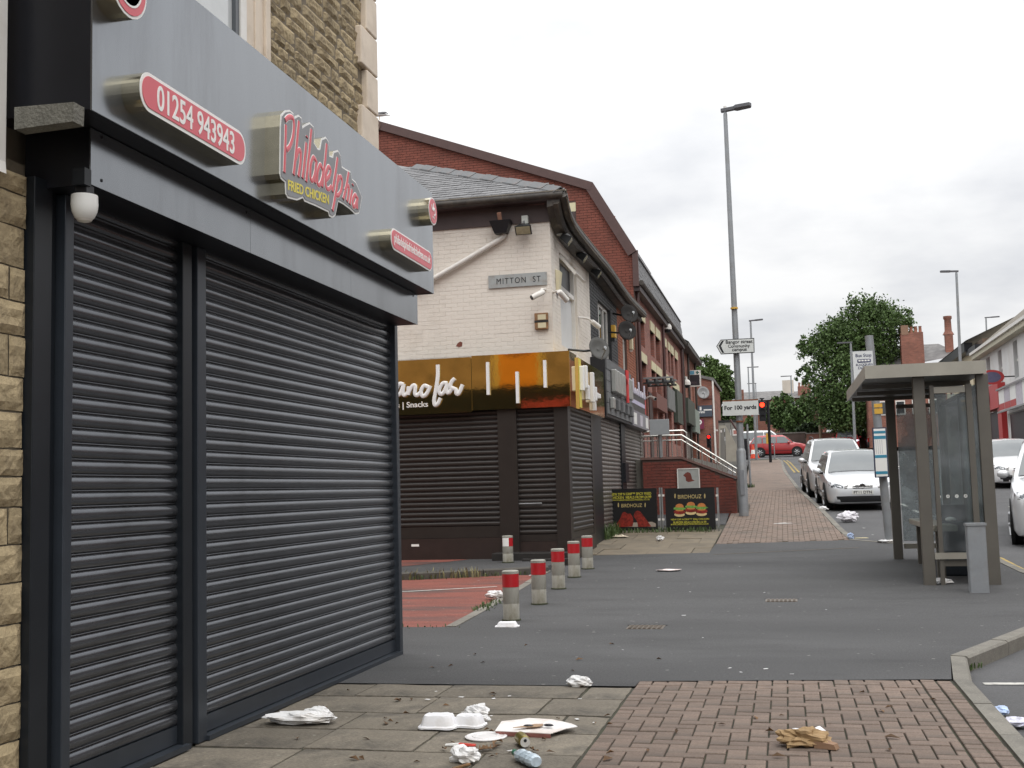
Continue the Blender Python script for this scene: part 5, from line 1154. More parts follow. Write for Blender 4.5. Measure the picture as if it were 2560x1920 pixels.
a, b = P(1035, 1000), P(1110, 1080); box('sign_board', mat('crimson_sign', (.17, .02, .055), .5, var=.1), gs_, a[0], b[0], Y-.25, Y-.13, b[1], a[1])
cc_ = P(1067, 1023); MB().lathe((cc_[0], Y-.256, cc_[1]), [(.145, 0), (.145, .005)], 20, 'y').build('sign_disc', m_signwhite, gs_)
lettering('OE', m_black, gs_, (cc_[0], Y-.257, cc_[1]), (1, 0, 0), (0, 0, 1), .17, .09, .003, bold=.03)
p = at_y(*c8(1100, 765), Y-.4); sat_dish(p, (.25, -.9, .25), .33, 'pale satellite dish on the far red gable', mat('dish_pale', (.22, .22, .22), .5), wall=(p[0], Y, p[2]))
MB().tube([(xr+.05, Y-.06, zr), (xr+.05, Y-.06, 2.6)], .05, 8).build('downpipe', m_pvc, gs_, True)
box('lower_sign', m_maroonpanel, gs_, P(1060, 0)[0], xr, Y-.06, Y-.005, P(0, 870)[1], P(0, 845)[1])
# grey hoarding
Y = 66.; P = lambda x, y: pt(c8, x, y, Y)
hd_ = thing('grey_hoarding', (P(1290, 0)[0], Y, g(Y)), 'grey metal site hoarding with pasted notices at the crossing', 'fence')
m_hoard = mat('hoarding_grey', (.24, .24, .22), .6, var=.12, scale=2, rnd=.08)
xs = [P(x, 0)[0] for x in (1185, 1237, 1290, 1345, 1400)]
for a, b in zip(xs[:-1], xs[1:]): box('panel', m_hoard, hd_, a, b-.02, Y, Y+.06, g(Y), P(0, 1075)[1])
box('top_rail', m_darkmetal, hd_, xs[0], xs[-1], Y-.02, Y+.1, P(0, 1074)[1], P(0, 1055)[1])
for (x, y, w, h, m) in ((1250, 1090, 22, 20, m_signwhite), (1215, 1085, 22, 14, mat('pale_poster', (.5, .47, .52), .6)), (1375, 1080, 48, 56, mat('notice_red', (.45, .2, .17), .6))):
    a, b = P(x-w/2, y), P(x+w/2, y+h); box('notice', m_signwhite, hd_, a[0], b[0], Y-.012, Y-.002, b[1], a[1]); box('notice_print', m, hd_, a[0]+.05, b[0]-.05, Y-.016, Y-.0125, b[1]+.08, a[1]-.08)
Y = 58.; P = lambda x, y: pt(c8, x, y, Y)
sp_ = thing('sloped_concrete_screen', (P(1340, 0)[0], Y, g(Y)), 'pale concrete screen wall with sloping top behind the lamp post', 'wall')
MB().prism([P(1235, 1050), P(1290, 1050), P(1385, 1215), P(1395, 1360), P(1297, 1360), P(1292, 1075), P(1247, 1075), P(1247, 1360), P(1235, 1360)], (0, Y, 0), (1, 0, 0), (0, 0, 1), (0, .15, 0)).build('screen', mat('pale_concrete', (.33, .31, .26), .8, var=.12, scale=2), sp_)
MB().tube([(P(1287, 0)[0], Y-.03, P(0, 1050)[1]), (P(1387, 0)[0], Y-.03, P(0, 1218)[1])], .05, 6).build('handrail', m_brownpipe, sp_)
# low brick wall across the crossing
for i, (x0, x1, m) in enumerate(((1700, 1985, mat('dark_wall', (.09, .06, .05), .85, var=.3, scale=2)), (1990, 2180, m_fbrick))):
    Y = 100.-i; a, b = pt(c8, x0, 1125, Y), pt(c8, x1+(500 if i else 0), 1180, Y)
    t = thing('garden_wall', ((a[0]+b[0])/2, Y, g(Y)), ['low dark garden wall across the crossing', 'low red brick garden wall by the copper shrub'][i], 'wall')
    box('wall', m, t, a[0], b[0], Y, Y+.3, g(Y)-.1, a[1]); box('coping', mat('coping_stone', (.2, .18, .16), .8), t, a[0]-.05, b[0]+.05, Y-.05, Y+.35, a[1]+.001, a[1]+.1)
a, b = pt(c8, 2085, 700, 99.), pt(c8, 2120, 1180, 99.)
t = thing('telegraph_pole', ((a[0]+b[0])/2, 99, g(99)), 'weathered wooden telegraph pole at the edge of the large tree', 'pole'); MB().tube([((a[0]+b[0])/2, 98.6, g(99)), ((a[0]+b[0])/2, 98.6, a[1])], .12, 8).build('pole', mat('weathered_wood', (.2, .15, .1), .9), t, True)
# distant terrace with slate roofs
def far_house(name, Y, x0, x1, eave_y, ridge_y, label, wm_, gable=False, rx=None):
    P = lambda x, y: pt(c8, x, y, Y); a, e = P(x0, eave_y); b, _ = P(x1, eave_y); r = P(rx[0] if rx else x0, ridge_y)[1]
    t = thing(name, ((a+b)/2, Y, g(Y)), label, 'house', 'distant houses')
    MB().box(a, b, Y, Y+8, g(Y)-.2, e).build('wall', wm_, t)
    if gable:
        m_ = (a+b)/2; MB().prism([(a, e), (b, e), (m_, r)], (0, Y+.02, 0), (1, 0, 0), (0, 0, 1), (0, 7.9, 0)).build('gable', wm_, t)
        MB().add([(a-.3, Y-.3, e-.15), (m_, Y-.3, r+.12), (m_, Y+8, r+.12), (a-.3, Y+8, e-.15), (b+.3, Y-.3, e-.15), (b+.3, Y+8, e-.15)], [(0, 1, 2, 3), (1, 4, 5, 2)]).build('roof', m_ftile, t)
    else:
        x2 = P(rx[0], 0)[0] if rx else a; x3 = P(rx[1], 0)[0] if rx else b
        MB().add([(a-.3, Y-.4, e-.1), (b+.3, Y-.4, e-.1), (x3, Y+4, r), (x2, Y+4, r), (a-.3, Y+8.4, e-.1), (b+.3, Y+8.4, e-.1)], [(0, 1, 2, 3), (3, 2, 5, 4), (0, 3, 4), (1, 5, 2)]).build('roof', m_ftile, t)
    for k in range(3): xx = a+(b-a)*(.2+.3*k); w = box('window', m_pvc, t, xx-.45, xx+.45, Y-.06, Y-.01, e-1.9, e-.5); box('pane', m_glass, w, xx-.38, xx+.38, Y-.07, Y-.061, e-1.83, e-.57)
    return t
h1 = far_house('slate_house', 150., 1400, 1800, 835, 745, 'far slate roofed terrace left of the white chimney', m_fbrick, rx=(1410, 1790))
h2 = far_house('slate_house', 146., 1790, 2150, 810, 738, 'far slate roofed terrace right of the white chimney', m_fbrick, rx=(1800, 2140))
h3 = far_house('gabled_house', 138., 1640, 1800, 870, 805, 'far brick house with gable behind the traffic signal', m_fbrick, True)
h4 = far_house('gabled_house', 140., 1935, 2010, 830, 765, 'far brick gable left of the big tree', m_fbrick, True)
h5 = far_house('gabled_house', 139., 2050, 2130, 830, 750, 'far brick gable touching the big tree', m_fbrick, True)
def stack(Y, x0, x1, y0, y1, m, parent, conv=c8, pots=0, name='chimney'):
    a, b = pt(conv, x0, y0, Y), pt(conv, x1, y1, Y); o = MB().box(a[0], b[0], Y, Y+max(.6, (b[0]-a[0])*.6), b[1]-1.0, a[1]).build(name, m, parent)
    for k in range(pots): xx = a[0]+(b[0]-a[0])*(k+.5)/pots; MB().lathe((xx, Y+.35, a[1]), [(.15, 0), (.12, .1), (.11, .45), (.14, .5)], 10).build('chimney_pot', mat('clay_pot', (.28, .12, .08), .8, var=.15), o, True)
    return o
stack(149., 1780, 1885, 660, 790, mat('white_render', (.55, .50, .43), .8, var=.12, scale=.8), h1); stack(149., 1422, 1450, 740, 800, m_fbrick, h1); stack(147, 1915, 2030, 712, 770, m_fbrick, h2, pots=4)
# houses on the right behind the shelter
m_fbrick_y = brick_mat('far_brick_y', (.26, .095, .06), (.2, .13, .11), 'y')
Y = 96.; P = lambda x, y: pt(r1, x, y, Y)
t = thing('chimney_house', (P(1300, 0)[0], Y, g(Y)), 'brick house with tall crowned chimney and grey hipped roof beside the tree', 'house')
a, e = P(985, 610); b, _ = P(1560, 560)
MB().box(a, b+1, Y, Y+9, g(Y), e).build('wall', m_fbrick, t)
hp = P(1460, 365); MB().add([(P(1190, 0)[0], Y-.4, e), (b+1, Y-.4, e+.6), (hp[0]+.6, Y+4, hp[1]), (hp[0]-.6, Y+4, hp[1]), (P(1290, 0)[0], Y+8, P(0, 480)[1])], [(0, 1, 2, 3), (0, 3, 4)]).build('roof', m_ftile, t)
MB().add([(a-.4, Y-.5, e-.1), (P(1190, 0)[0], Y-.5, e), (P(1170, 0)[0], Y+3, P(0, 510)[1]), (P(1080, 0)[0], Y+3, P(0, 520)[1])], [(0, 1, 2, 3)]).build('roof', m_ftile, t)
stack(95., 1145, 1355, 320, 570, m_fbrick, t, r1, pots=5); 
a2, b2 = pt(r1, 1150, 258, 95.2), pt(r1, 1320, 330, 95.2); box('chimney_crown', mat('buff_crown', (.25, .15, .10), .8), t, a2[0]-.05, a2[0]+.5, 95.0-.03, 95.9, b2[1], a2[1])
o = stack(97., 1530, 1605, 330, 450, m_fbrick, t, r1); q = pt(r1, 1565, 330, 97.); MB().lathe((q[0], 97.4, q[1]), [(.45, 0), (.28, .3), (.26, 1.2), (.33, 1.3), (.33, 1.5)], 12).build('chimney_pot', m_fbrick, t, True)
# cream end house and the long white shop building along the street
RX = 10.5
def rz(x, y, X=RX): p = at_x(*r1(x, y), X); return (p[1], p[2])
t = thing('cream_house', (RX+2, 73, g(73)), 'cream rendered house with black eaves behind the shelter roof', 'house')
MB().box(RX+.1, RX+7, 69.5, 80.5, 2.5, 8.7).build('wall', mat('cream_render', (.60, .52, .36), .8, var=.08, scale=1), t)
for k, y in enumerate((71.2, 74.2, 77.8)): w = box('window', m_pvc, t, RX+.02, RX+.098, y-.5, y+.5, 6.6, 8.0); box('pane', m_glass, w, RX+.0, RX+.019, y-.4, y+.4, 6.7, 7.9)
box('eaves_board', m_black, t, RX-.35, RX+.095, 69, 81, 8.5, 9.0)
MB().add([(RX-.4, 68, 9.02), (RX-.4, 81, 9.02), (RX+4, 81, 11), (RX+4, 68, 11)], [(0, 1, 2, 3)]).build('roof', m_ftile, t)
t = thing('stone_link_house', (RX+2, 67.8, g(67)), 'dark rough stone house squeezed between cream and white fronts', 'house')
MB().box(RX+.2, RX+7, 66.3, 69.4, 2.5, 8.9).build('wall', mat('dark_rubble', (.10, .07, .05), .9, var=.5, scale=3, bump=.5, bscale=6), t)
box('eaves_board', m_black, t, RX-.2, RX+.19, 66.3, 69.4, 8.3, 8.6)
wb = thing('white_shop_building', (RX+3, 56, g(56)), 'long white rendered building with brown tiled roof at the right edge', 'building')
HO = [(63.2, 64.3, 5.9, 7.6), (59.9, 60.9, 5.9, 7.6), (56, 57, 5.9, 7.6), (59.7, 65.6, 2.2, 4.9), (50, 59.3, 2.2, 4.4)]
pierced(wb, 'front_wall', mat('white_render_wall', (.66, .66, .65), .8, var=.06, scale=.7, dirt=((.5, .47, .43), .5, .8)), RX, RX+.4, 44, 66.2, 2.2, 8.0, HO)
for h in HO[:3]:
    w = box('window', m_glass, wb, RX+.2, RX+.25, *h); box('frame', m_pvc, w, RX+.14, RX+.199, h[0], h[0]+.1, h[2], h[3]); box('frame', m_pvc, w, RX+.14, RX+.199, h[0]+.1, h[1], h[2]+.8, h[2]+.9)
zr_ = at_x(*r1(2212, 160), 14.)[2]
MB().add([(RX-.45, 44, 8.1), (RX-.45, 66.4, 8.1), (14, 67.5, zr_+.4), (14, 44, zr_+.4)], [(0, 1, 2, 3)]).build('roof', mat('brown_roof_tile', (.15, .13, .10), .75, var=.2, scale=3, stretch=(3, .4, 3)), wb)
box('gutter', m_pvc, wb, RX-.5, RX-.38, 44, 66.4, 7.98, 8.12); box('eaves_board', mat('cream_eaves', (.5, .47, .36), .7), wb, RX-.4, RX-.001, 44, 66.3, 7.75, 7.97)
m_shopred = mat('shop_red', (.42, .03, .03), .45, var=.06)
y0, y1 = 59.5, 65.9
box('red_fascia', m_shopred, wb, RX-.35, RX-.002, y0, y1, 4.75, 5.95); box('red_pilaster', m_shopred, wb, RX-.25, RX-.002, y0, y0+1.0, 2.4, 4.75); box('red_pilaster', m_shopred, wb, RX-.25, RX-.002, y1-.9, y1, 2.4, 4.75)
shutter(wb, RX+.1, y0+1.0, y1-.9, 2.55, 4.72, m_galv, m_galv, .16, 'x', .1, label='grey shutter in the red shop front')
me = wb.children[-1]
for o in wb.children:
    if o.name.startswith('roller_shutter'): o.location.x += 0
MB().lathe((RX-.43, 62.7, 5.32), [(.78, 0), (.85, .06), (.78, .075)], 24, 'x').build('oval_logo', mat('logo_blue', (.03, .05, .25), .4), wb, True)
MB().lathe((RX-.46, 62.7, 5.32), [(.62, 0), (.66, .02)], 24, 'x').build('oval_face', mat('logo_pale', (.42, .45, .6), .4), wb, True)
m_blue = mat('blue_shutter', (.07, .14, .32), .45, metal=.0, var=.1)
shutter(wb, RX+.1, 50, 59.0, 2.5, 4.35, m_blue, m_blue, .16, 'x', .1, label='blue shutter right of the red shop')
box('light_frame', m_zinc, wb, RX-.5, RX-.42, 49, 59.2, 5.5, 5.58); box('light_frame', m_zinc, wb, RX-.5, RX-.42, 49, 59.2, 4.42, 4.5)
for k in range(7):
    y = 49.2+k*1.42; box('sign_panel', m_signwhite if k % 2 == 0 else mat('pale_poster', (.5, .47, .52), .6), wb, RX-.4, RX-.3, y, y+1.36, 4.5, 5.5)
    if k > 3: box('red_panel', m_shopred, wb, RX-.41, RX-.401, y+.02, y+1.34, 4.55, 4.85)
p = at_x(*r1(1932, 702), RX-1.0)
t = thing('oval_hanging_sign', (p[0], p[1], p[2]-.5), 'red rimmed oval hanging sign above the red shop front', 'sign')
MB().lathe(tuple(p), [(.55, -.04), (.55, .04)], 28, 'y').build('rim', m_shopred, t, True); MB().lathe((p[0], p[1]-.045, p[2]), [(.40, 0), (.40, .02)], 28, 'y').build('face', mat('oval_dark', (.10, .09, .16), .5, var=.2, scale=6), t, True)
for o in t.children: 
    for v in o.data.vertices: v.co.z = v.co.z*.62+.19
lettering('bistro', mat('oval_letters', (.5, .4, .35), .5), t, (p[0], p[1]-.05, p[2]-.0), (1, 0, 0), (0, 0, 1), .5, .12, .01) if False else None
MB().tube([(p[0]+.5, p[1], p[2]), (RX, p[1], p[2])], .03, 6).build('bracket', m_darkmetal, t)
# brick shops facing the crossing, seen through the shelter
t = thing('brick_corner_pub', (9, 97, g(97)), 'brick corner building glimpsed behind the shelter glass', 'building')
a, b = pt(r1, 870, 850, 92.), pt(r1, 1290, 1240, 92.)
MB().box(a[0], b[0]+3, 93, 97, b[1]-.5, a[1]).build('wall', m_fbrick, t)
for k in range(4): xx = a[0]+.8+k*1.2; w = box('window', m_pvc, t, xx, xx+.7, 92.93, 92.995, a[1]-1.6, a[1]-.5); box('pane', m_glass, w, xx+.08, xx+.62, 92.9, 92.929, a[1]-1.5, a[1]-.6)

# the row across the road beside the camera: out of the picture, mirrored in the near shutters and fascia
t = thing('opposite_terrace', (14, 16, 0), 'dark brick terrace across the road outside the picture', 'building')
HO = [(-14+k*4.6, -12.6+k*4.6, 4.4, 6.2) for k in range(12)]+[(-14.5+k*4.6, -11.2+k*4.6, .5, 2.9) for k in range(12)]
pierced(t, 'front_wall', m_fbrick_y, 12.9, 13.3, -16, 43.5, -.1, 7.4, HO)
for h in HO: w = box('window', m_glass, t, 13.2, 13.25, *h)
MB().add([(12.5, -16, 7.4), (12.5, 43.5, 7.4), (17, 43.5, 10.2), (17, -16, 10.2)], [(0, 1, 2, 3)]).build('roof', m_ftile, t)
# ================================================================== street furniture
m_lamp = mat('grey_lamp_column', (.27, .285, .30), .45, metal=.25, var=.1, scale=5, dirt=((.2, .17, .13), .35, 3))
m_lamphead = mat('lamp_head', (.10, .10, .11), .5, var=.1)
def lamp_post(base, top, arm, label, r0=.085, r1_=.05, head=.62, wide=True, grp='street lamps'):
    """base, top: points; arm: direction of lantern"""
    b, tp = Vector(base), Vector(top); t = thing('street_lamp', tuple(b), label, 'street lamp', grp); H = (tp-b).length; d = (tp-b).normalized()
    if wide: MB().tube([b, b+d*1.55, b+d*1.62], [r0*1.35, r0*1.35, r0], 16).build('base_section', m_lamp, t, True)
    MB().tube([b+d*(1.6 if wide else 0), tp], [r0, r1_], 14).build('column', m_lamp, t, True)
    a = Vector(arm).normalized(); MB().tube([tp-d*.02, tp+d*.06], r1_*.8, 10).build('spigot', m_lamp, t)
    up = Vector((0, 0, 1)); s = a.cross(up).normalized(); c = tp+d*.09
    q = [c-a*.1-s*.06, c-a*.1+s*.06, c+a*head*.35+s*.06, c+a*head*.45+s*.14, c+a*head+s*.12, c+a*head*1.06, c+a*head-s*.12, c+a*head*.45-s*.14, c+a*head*.35-s*.06]
    n = len(q); MB().add([p-up*.03 for p in q]+[p+up*.05 for p in q], [tuple(range(n))[::-1], tuple(range(n, 2*n))]+[(i, (i+1) % n, n+(i+1) % n, n+i) for i in range(n)]).build('lantern', m_lamphead, t)
    if wide: MB().lathe(tuple(c+Vector((0, 0, .05))), [(.04, 0), (.04, .06), (.02, .07)], 10).build('photocell', m_pvc, t, True)
    return t
LB = ground_at(1860, 1290); LT_ = at_y(1813, 285, LB[1]+.1)
lp1 = lamp_post(LB, LT_, (1, -.15, .06), 'tall grey street lamp carrying the direction sign beside the pavement')
box('door', mat('lamp_door', (.2, .21, .225), .5), lp1, LB[0]-.05, LB[0]+.05, LB[1]-.13, LB[1]-.118, LB[2]+.5, LB[2]+1.1)
def ax(z): f = (z-LB[2])/(LT_[2]-LB[2]); return LB[0]+(LT_[0]-LB[0])*f
SYY = LB[1]-.13
def P8(x, y): p = at_y(*c8(x, y), SYY); return Vector((p[0], SYY, p[2]))
a, b, c, d, e = P8(1212, 365), P8(1250, 308), P8(1540, 293), P8(1543, 420), P8(1252, 435)
t = thing('direction_sign', (ax((a.z)), SYY, e.z), 'white arrow-shaped direction sign pointing left on the tall lamp', 'sign')
poly = [(p.x, p.z) for p in (a, e, d, c, b)]
MB().prism(poly, (0, SYY, 0), (1, 0, 0), (0, 0, 1), (0, .03, 0)).build('border', m_black, t); MB().prism(inset(poly, .018), (0, SYY-.002, 0), (1, 0, 0), (0, 0, 1), (0, .0018, 0)).build('face', mat('sign_face_grey', (.62, .64, .62), .45, var=.06, scale=6), t)
MB().prism([(p.x, p.z) for p in (P8(1232, 362), P8(1260, 318), P8(1279, 316), P8(1252, 363), P8(1281, 422), P8(1262, 422))], (0, SYY-.0045, 0), (1, 0, 0), (0, 0, 1), (0, .002, 0)).build('chevron', m_black, t)
for s, x, y, w in (('Bangor street', 1410, 330, 232), ('Community', 1408, 366, 190), ('campus', 1412, 401, 128)):
    p = P8(x, y); wd_ = P8(x+w/2, y).x-P8(x-w/2, y).x; u = (P8(x+w/2, y-w*.018)-P8(x-w/2, y+w*.018)); lettering(s, m_black, t, (p.x, SYY-.0025, p.z), u, (0, 0, 1), wd_, None, .002, bold=.02)
box('clip', m_zinc, t, ax(a.z)-.09, ax(a.z)+.09, SYY+.031, SYY+.05, a.z-.02, a.z+.02)
a, b, c, d = P8(1266, 845), P8(1574, 832), P8(1578, 957), P8(1268, 966)
t = thing('distance_plate', (ax(c.z), SYY, d.z), 'white plate reading a distance in yards on the tall lamp', 'sign')
MB().prism([(p.x, p.z) for p in (d, c, b, a)], (0, SYY, 0), (1, 0, 0), (0, 0, 1), (0, .025, 0)).build('plate', mat('sign_face_grey', (.62, .64, .62), .45), t)
u = P8(1560, 893)-P8(1280, 905); p = P8(1420, 899); lettering('For 100 yards', m_black, t, (p.x, SYY-.0005, p.z), u, (0, 0, 1), u.length*.985, None, .002, bold=.035)
MB().prism([(p.x, p.z) for p in (a, b, b+Vector((0, 0, .035)), a+Vector((0, 0, .03)))], (0, SYY+.003, 0), (1, 0, 0), (0, 0, 1), (0, .02, 0)).build('rusty_top_rail', mat('rust', (.20, .075, .035), .85, var=.3, scale=12), t)
for i, (dz, m) in enumerate(((5.02, m_yellowbox), (2.25, mat('rust', (.20, .075, .035), .85)))): MB().lathe((ax(LB[2]+dz), LB[1]+.05*0, LB[2]+dz), [(.09, 0), (.09, .04)], 14).build('band', m, lp1, True)
for (px, py, Y, arm, bx, lab) in ((c8(1508, 158)[0], c8(1508, 158)[1], 75., (1, 0, .05), None, 'grey street lamp rising directly behind the direction sign'), (c8(1487, 556)[0], c8(1487, 556)[1], 120., (1, 0, 0), None, 'far thin street lamp left of the lamp behind the sign'), (c8(1552, 692)[0], c8(1552, 692)[1], 150., (-1, 0, 0), None, 'farthest small street lamp above the slate roofs'), (c8(1857, 630)[0], c8(1857, 630)[1], 125., (-1, 0, 0), None, 'street lamp in front of the white chimney block'), (2391, 683, 62., (-1, 0, .05), None, 'tall street lamp beyond the shelter roof'), (2465, 797, 100., (1, 0, .02), None, 'distant street lamp above the brown tiled roof'), (r1(715, 415)[0], r1(715, 415)[1], 72., (-1, 0, 0), None, 'thin street lamp in front of the large dark tree')):
    p = at_y(px, py, Y); x0 = at_y(px+(1180-py)*.045, 1180, Y)[0]; lamp_post((x0, Y, g(Y)), (p[0], Y, p[2]), arm, lab, .09, .06, .75 if Y < 100 else 1.0, False)
# thin sign pole, traffic signals, bin, cones
b_ = ground_at(*c8(1510, 1585)); p = at_y(*c8(1478, 1040), b_[1])
t = thing('bare_sign_pole', tuple(b_), 'bare grey pole leaning beside the upper pavement', 'pole'); MB().tube([b_, (p[0], b_[1], p[2])], .038, 10).build('pole', m_lamp, t, True); MB().tube([(p[0], b_[1], p[2]), (p[0], b_[1], p[2]+.03)], .042, 10).build('cap', m_darkmetal, t)
m_redlamp = mat('lit_red_lens', (.9, .05, .02), .3, emit=('ff2a12', 7)); m_reddim = mat('lit_red_small', (.8, .03, .02), .3, emit=('ff1a14', 2.5))
def signal(base, Y, hx, ytop, label, s=1., lens=m_redlamp):
    b = Vector(base); t = thing('traffic_signal', tuple(b), label, 'traffic light', 'traffic lights'); hx_, hz_ = hx, ytop
    MB().cyl(b, (b.x, b.y, hz_+.05), .085*s, 12).build('pole', m_black, t, True)
    MB().box(hx_-.19*s, hx_+.19*s, b.y-.32, b.y-.1, hz_-1.15*s, hz_).build('signal_head', m_black, t, bevel=.03)
    for k, m in enumerate((lens, m_darkmetal, m_darkmetal)):
        z = hz_-(.2+.36*k)*s; MB().lathe((hx_, b.y-.345, z), [(.135*s, 0), (.135*s, .022)], 16, 'y').build('lens', m, t, True)
        mb = MB(); n = 12
        for i in range(n+1):
            a_ = math.pi*i/n; x_, z_ = .15*s*math.cos(a_), .15*s*math.sin(a_); mb.v += [(hx_+x_, b.y-.325, z+z_), (hx_+x_, b.y-.52, z+z_-.01)]
        mb.f = [(2*i, 2*i+1, 2*i+3, 2*i+2) for i in range(n)]; mb.build('hood', m_black, t, True)
    box('arm', m_black, t, min(hx_, b.x), max(hx_, b.x), b.y-.12, b.y-.05, hz_-.7*s, hz_-.62*s)
    return t
b_ = ground_at(*c8(1682, 1368)); q = at_y(*c8(1608, 845), b_[1]); tl = signal(b_, b_[1], q[0], q[2], 'black traffic signal showing bright red right of the distance plate')
w_ = at_y(*c8(1655, 1170), b_[1]); box('push_button', m_yellowbox, tl, b_[0]-.2, b_[0]-.085, b_[1]-.14, b_[1]+.02, w_[2]-.25, w_[2]+.35)
MB().lathe((q[0], b_[1]-.2, q[2]), [(.05, 0), (.05, .12), (.14, .14), (.14, .2)], 10).build('detector', m_black, tl, True)
b2 = ground_at(*c8(1165, 1420)); q2_ = at_y(*c8(1150, 1125), 66.); signal((q2_[0]+.2, 63.5, g(63.5)), 63.5, at_y(*c8(1148, 1125), 63.5)[0], at_y(*c8(1148, 1130), 63.5)[2], 'small traffic signal glowing red before the white hatchback', .62, m_reddim)
p = ground_at(*c8(1468, 1345)); t = thing('litter_bin', tuple(p), 'black litter bin behind the leaning pole', 'bin'); q = at_y(*c8(1468, 1180), p[1]); MB().box(p[0]-.26, p[0]+.26, p[1], p[1]+.5, p[2], q[2]).build('body', m_black, t, bevel=.04); box('lid', m_darkmetal, t, p[0]-.29, p[0]+.29, p[1]-.03, p[1]+.53, q[2]+.001, q[2]+.12)
m_cone = mat('cone_orange_red', (.72, .08, .03), .5, var=.08); 
for k, (x, lab) in enumerate(((1532, 'red and white traffic cone behind the red car, left one'), (1557, 'red and white traffic cone beside the red car rear wheel'))):
    p = ground_at(*c8(x, 1336-k*3)); t = thing('traffic_cone', tuple(p), lab, 'cone', 'traffic cones'); h = .95
    MB().box(p[0]-.25, p[0]+.25, p[1]-.25, p[1]+.25, p[2], p[2]+.05).build('base', m_cone, t); f = lambda z: .2-.16*z/h
    for z0, z1, m in ((.05, .30, m_cone), (.30, .58, m_signwhite), (.58, .92, m_cone)): MB().lathe((p[0], p[1], p[2]), [(f(z0), z0), (f(z1), z1)], 16).build('sleeve' if m is m_signwhite else 'body', m, t, True)
p = ground_at(*c8(1700, 1340)); t = thing('guard_post', tuple(p), 'short grey guard hoop beside the traffic signal', 'post'); MB().tube(smooth_path([(p[0]-.12, p[1], p[2]), (p[0]-.12, p[1], p[2]+.95), (p[0], p[1], p[2]+1.05), (p[0]+.12, p[1], p[2]+.95), (p[0]+.12, p[1], p[2])], 4), .035, 8).build('hoop', m_lamp, t, True)
# bollards
m_conc = mat('bollard_concrete', (.33, .32, .28), .8, var=.22, scale=5, bump=.25, bscale=60, dirt=((.12, .105, .06), .8, 5), stretch=(1, 1, .5))
m_bred2 = mat('bollard_red_band', (.42, .012, .018), .4, var=.05); 
BB = [(1105, 1340, 1232, 'nearest red banded concrete bollard with the foam tray at its foot'), (1165, 1305, 1209, 'second bollard from the near one, mossy at its foot'), (1207, 1272, 1185, 'middle red banded bollard of the kerb line'), (1241, 1247, 1169, 'bollard with a scratched red band, next to last of the kerb line'), (1270, 1229, 1157, 'farthest bollard of the kerb line beside the slabs'), (1098, 1225, 1157, 'bollard with a half white band standing across the side street')]
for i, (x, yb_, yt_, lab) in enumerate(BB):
    p = G(x, yb_); q = at_y((x-3)*DS, yt_*DS, p[1]); h = max(.5, q[2]-p[2]); r = .088
    if i == 5: p = np.array([p[0], p[1], g(p[1])+.075]); h = q[2]-p[2]
    t = thing('bollard', tuple(p), lab, 'bollard', 'concrete bollards closing the side street')
    MB().lathe(tuple(p), [(r*1.01, -.03), (r, .02), (r, h*.33), (r*.985, h*.335), (r*.985, h*.345), (r, h*.35), (r, h-.175)], 22).build('shaft', m_conc, t, True)
    if i < 5: MB().lathe(tuple(p), [(r*1.02, h-.174), (r*1.02, h-.035)], 22).build('red_band', m_bred2, t, True)
    else:
        for a0, a1, m, nm in ((-150, -65, m_signwhite, 'white_band'), (-65, 210, m_bred2, 'red_band')):
            mb = MB(); n = 12
            for k in range(n+1): a_ = math.radians(a0+(a1-a0)*k/n); mb.v += [(p[0]+r*1.02*math.cos(a_), p[1]+r*1.02*math.sin(a_), p[2]+h-.174), (p[0]+r*1.02*math.cos(a_), p[1]+r*1.02*math.sin(a_), p[2]+h-.035)]
            mb.f = [(2*k, 2*k+2, 2*k+3, 2*k+1) for k in range(n)]; mb.build(nm, m, t, True)
    MB().tube([(p[0]+r*(1.02+.1*random.random())*math.cos(a_), p[1]+r*(1.02+.1*random.random())*math.sin(a_), p[2]+.004) for a_ in np.linspace(0, 6.283, 19)], .013, 5, False).build('moss_shade_ring', mat('moss_contact_shade', (.028, .032, .014), .95, var=.4, scale=30), t)  # foot moss; its dark ring also stands in for weak contact shade
    MB().lathe(tuple(p), [(r*1.03, h-.0345), (r*1.03, h-.008), (r*.9, h), (0.001, h+.004)], 22).build('cap', m_conc, t, True)
# inspection covers
m_iron = mat('cast_iron', (.15, .125, .10), .5, metal=.5, var=.2, scale=12)
for (x, y, w, d, lab) in ((1688, 1297, .36, .30, 'small iron cover further from the shop'), (1395, 1355, .36, .30, 'small iron cover nearer the bollards')):
    p = G(x, y); t = thing('inspection_cover', (p[0], p[1], p[2]), lab+' set in the tarmac', 'drain cover', 'iron covers in the tarmac')
    MB().box(p[0]-w/2, p[0]+w/2, p[1]-d/2, p[1]+d/2, p[2]-.02, p[2]+.003).build('plate', m_iron, t)
    for i in range(7):
        for j in range(5): box('stud', m_iron, t, p[0]-w/2+.02+i*.048, p[0]-w/2+.05+i*.048, p[1]-d/2+.02+j*.054, p[1]-d/2+.05+j*.054, p[2]+.0031, p[2]+.010)
    box('frame', m_darkmetal, t, p[0]-w/2-.02, p[0]+w/2+.02, p[1]+d/2+.001, p[1]+d/2+.02, p[2]-.02, p[2]+.006)

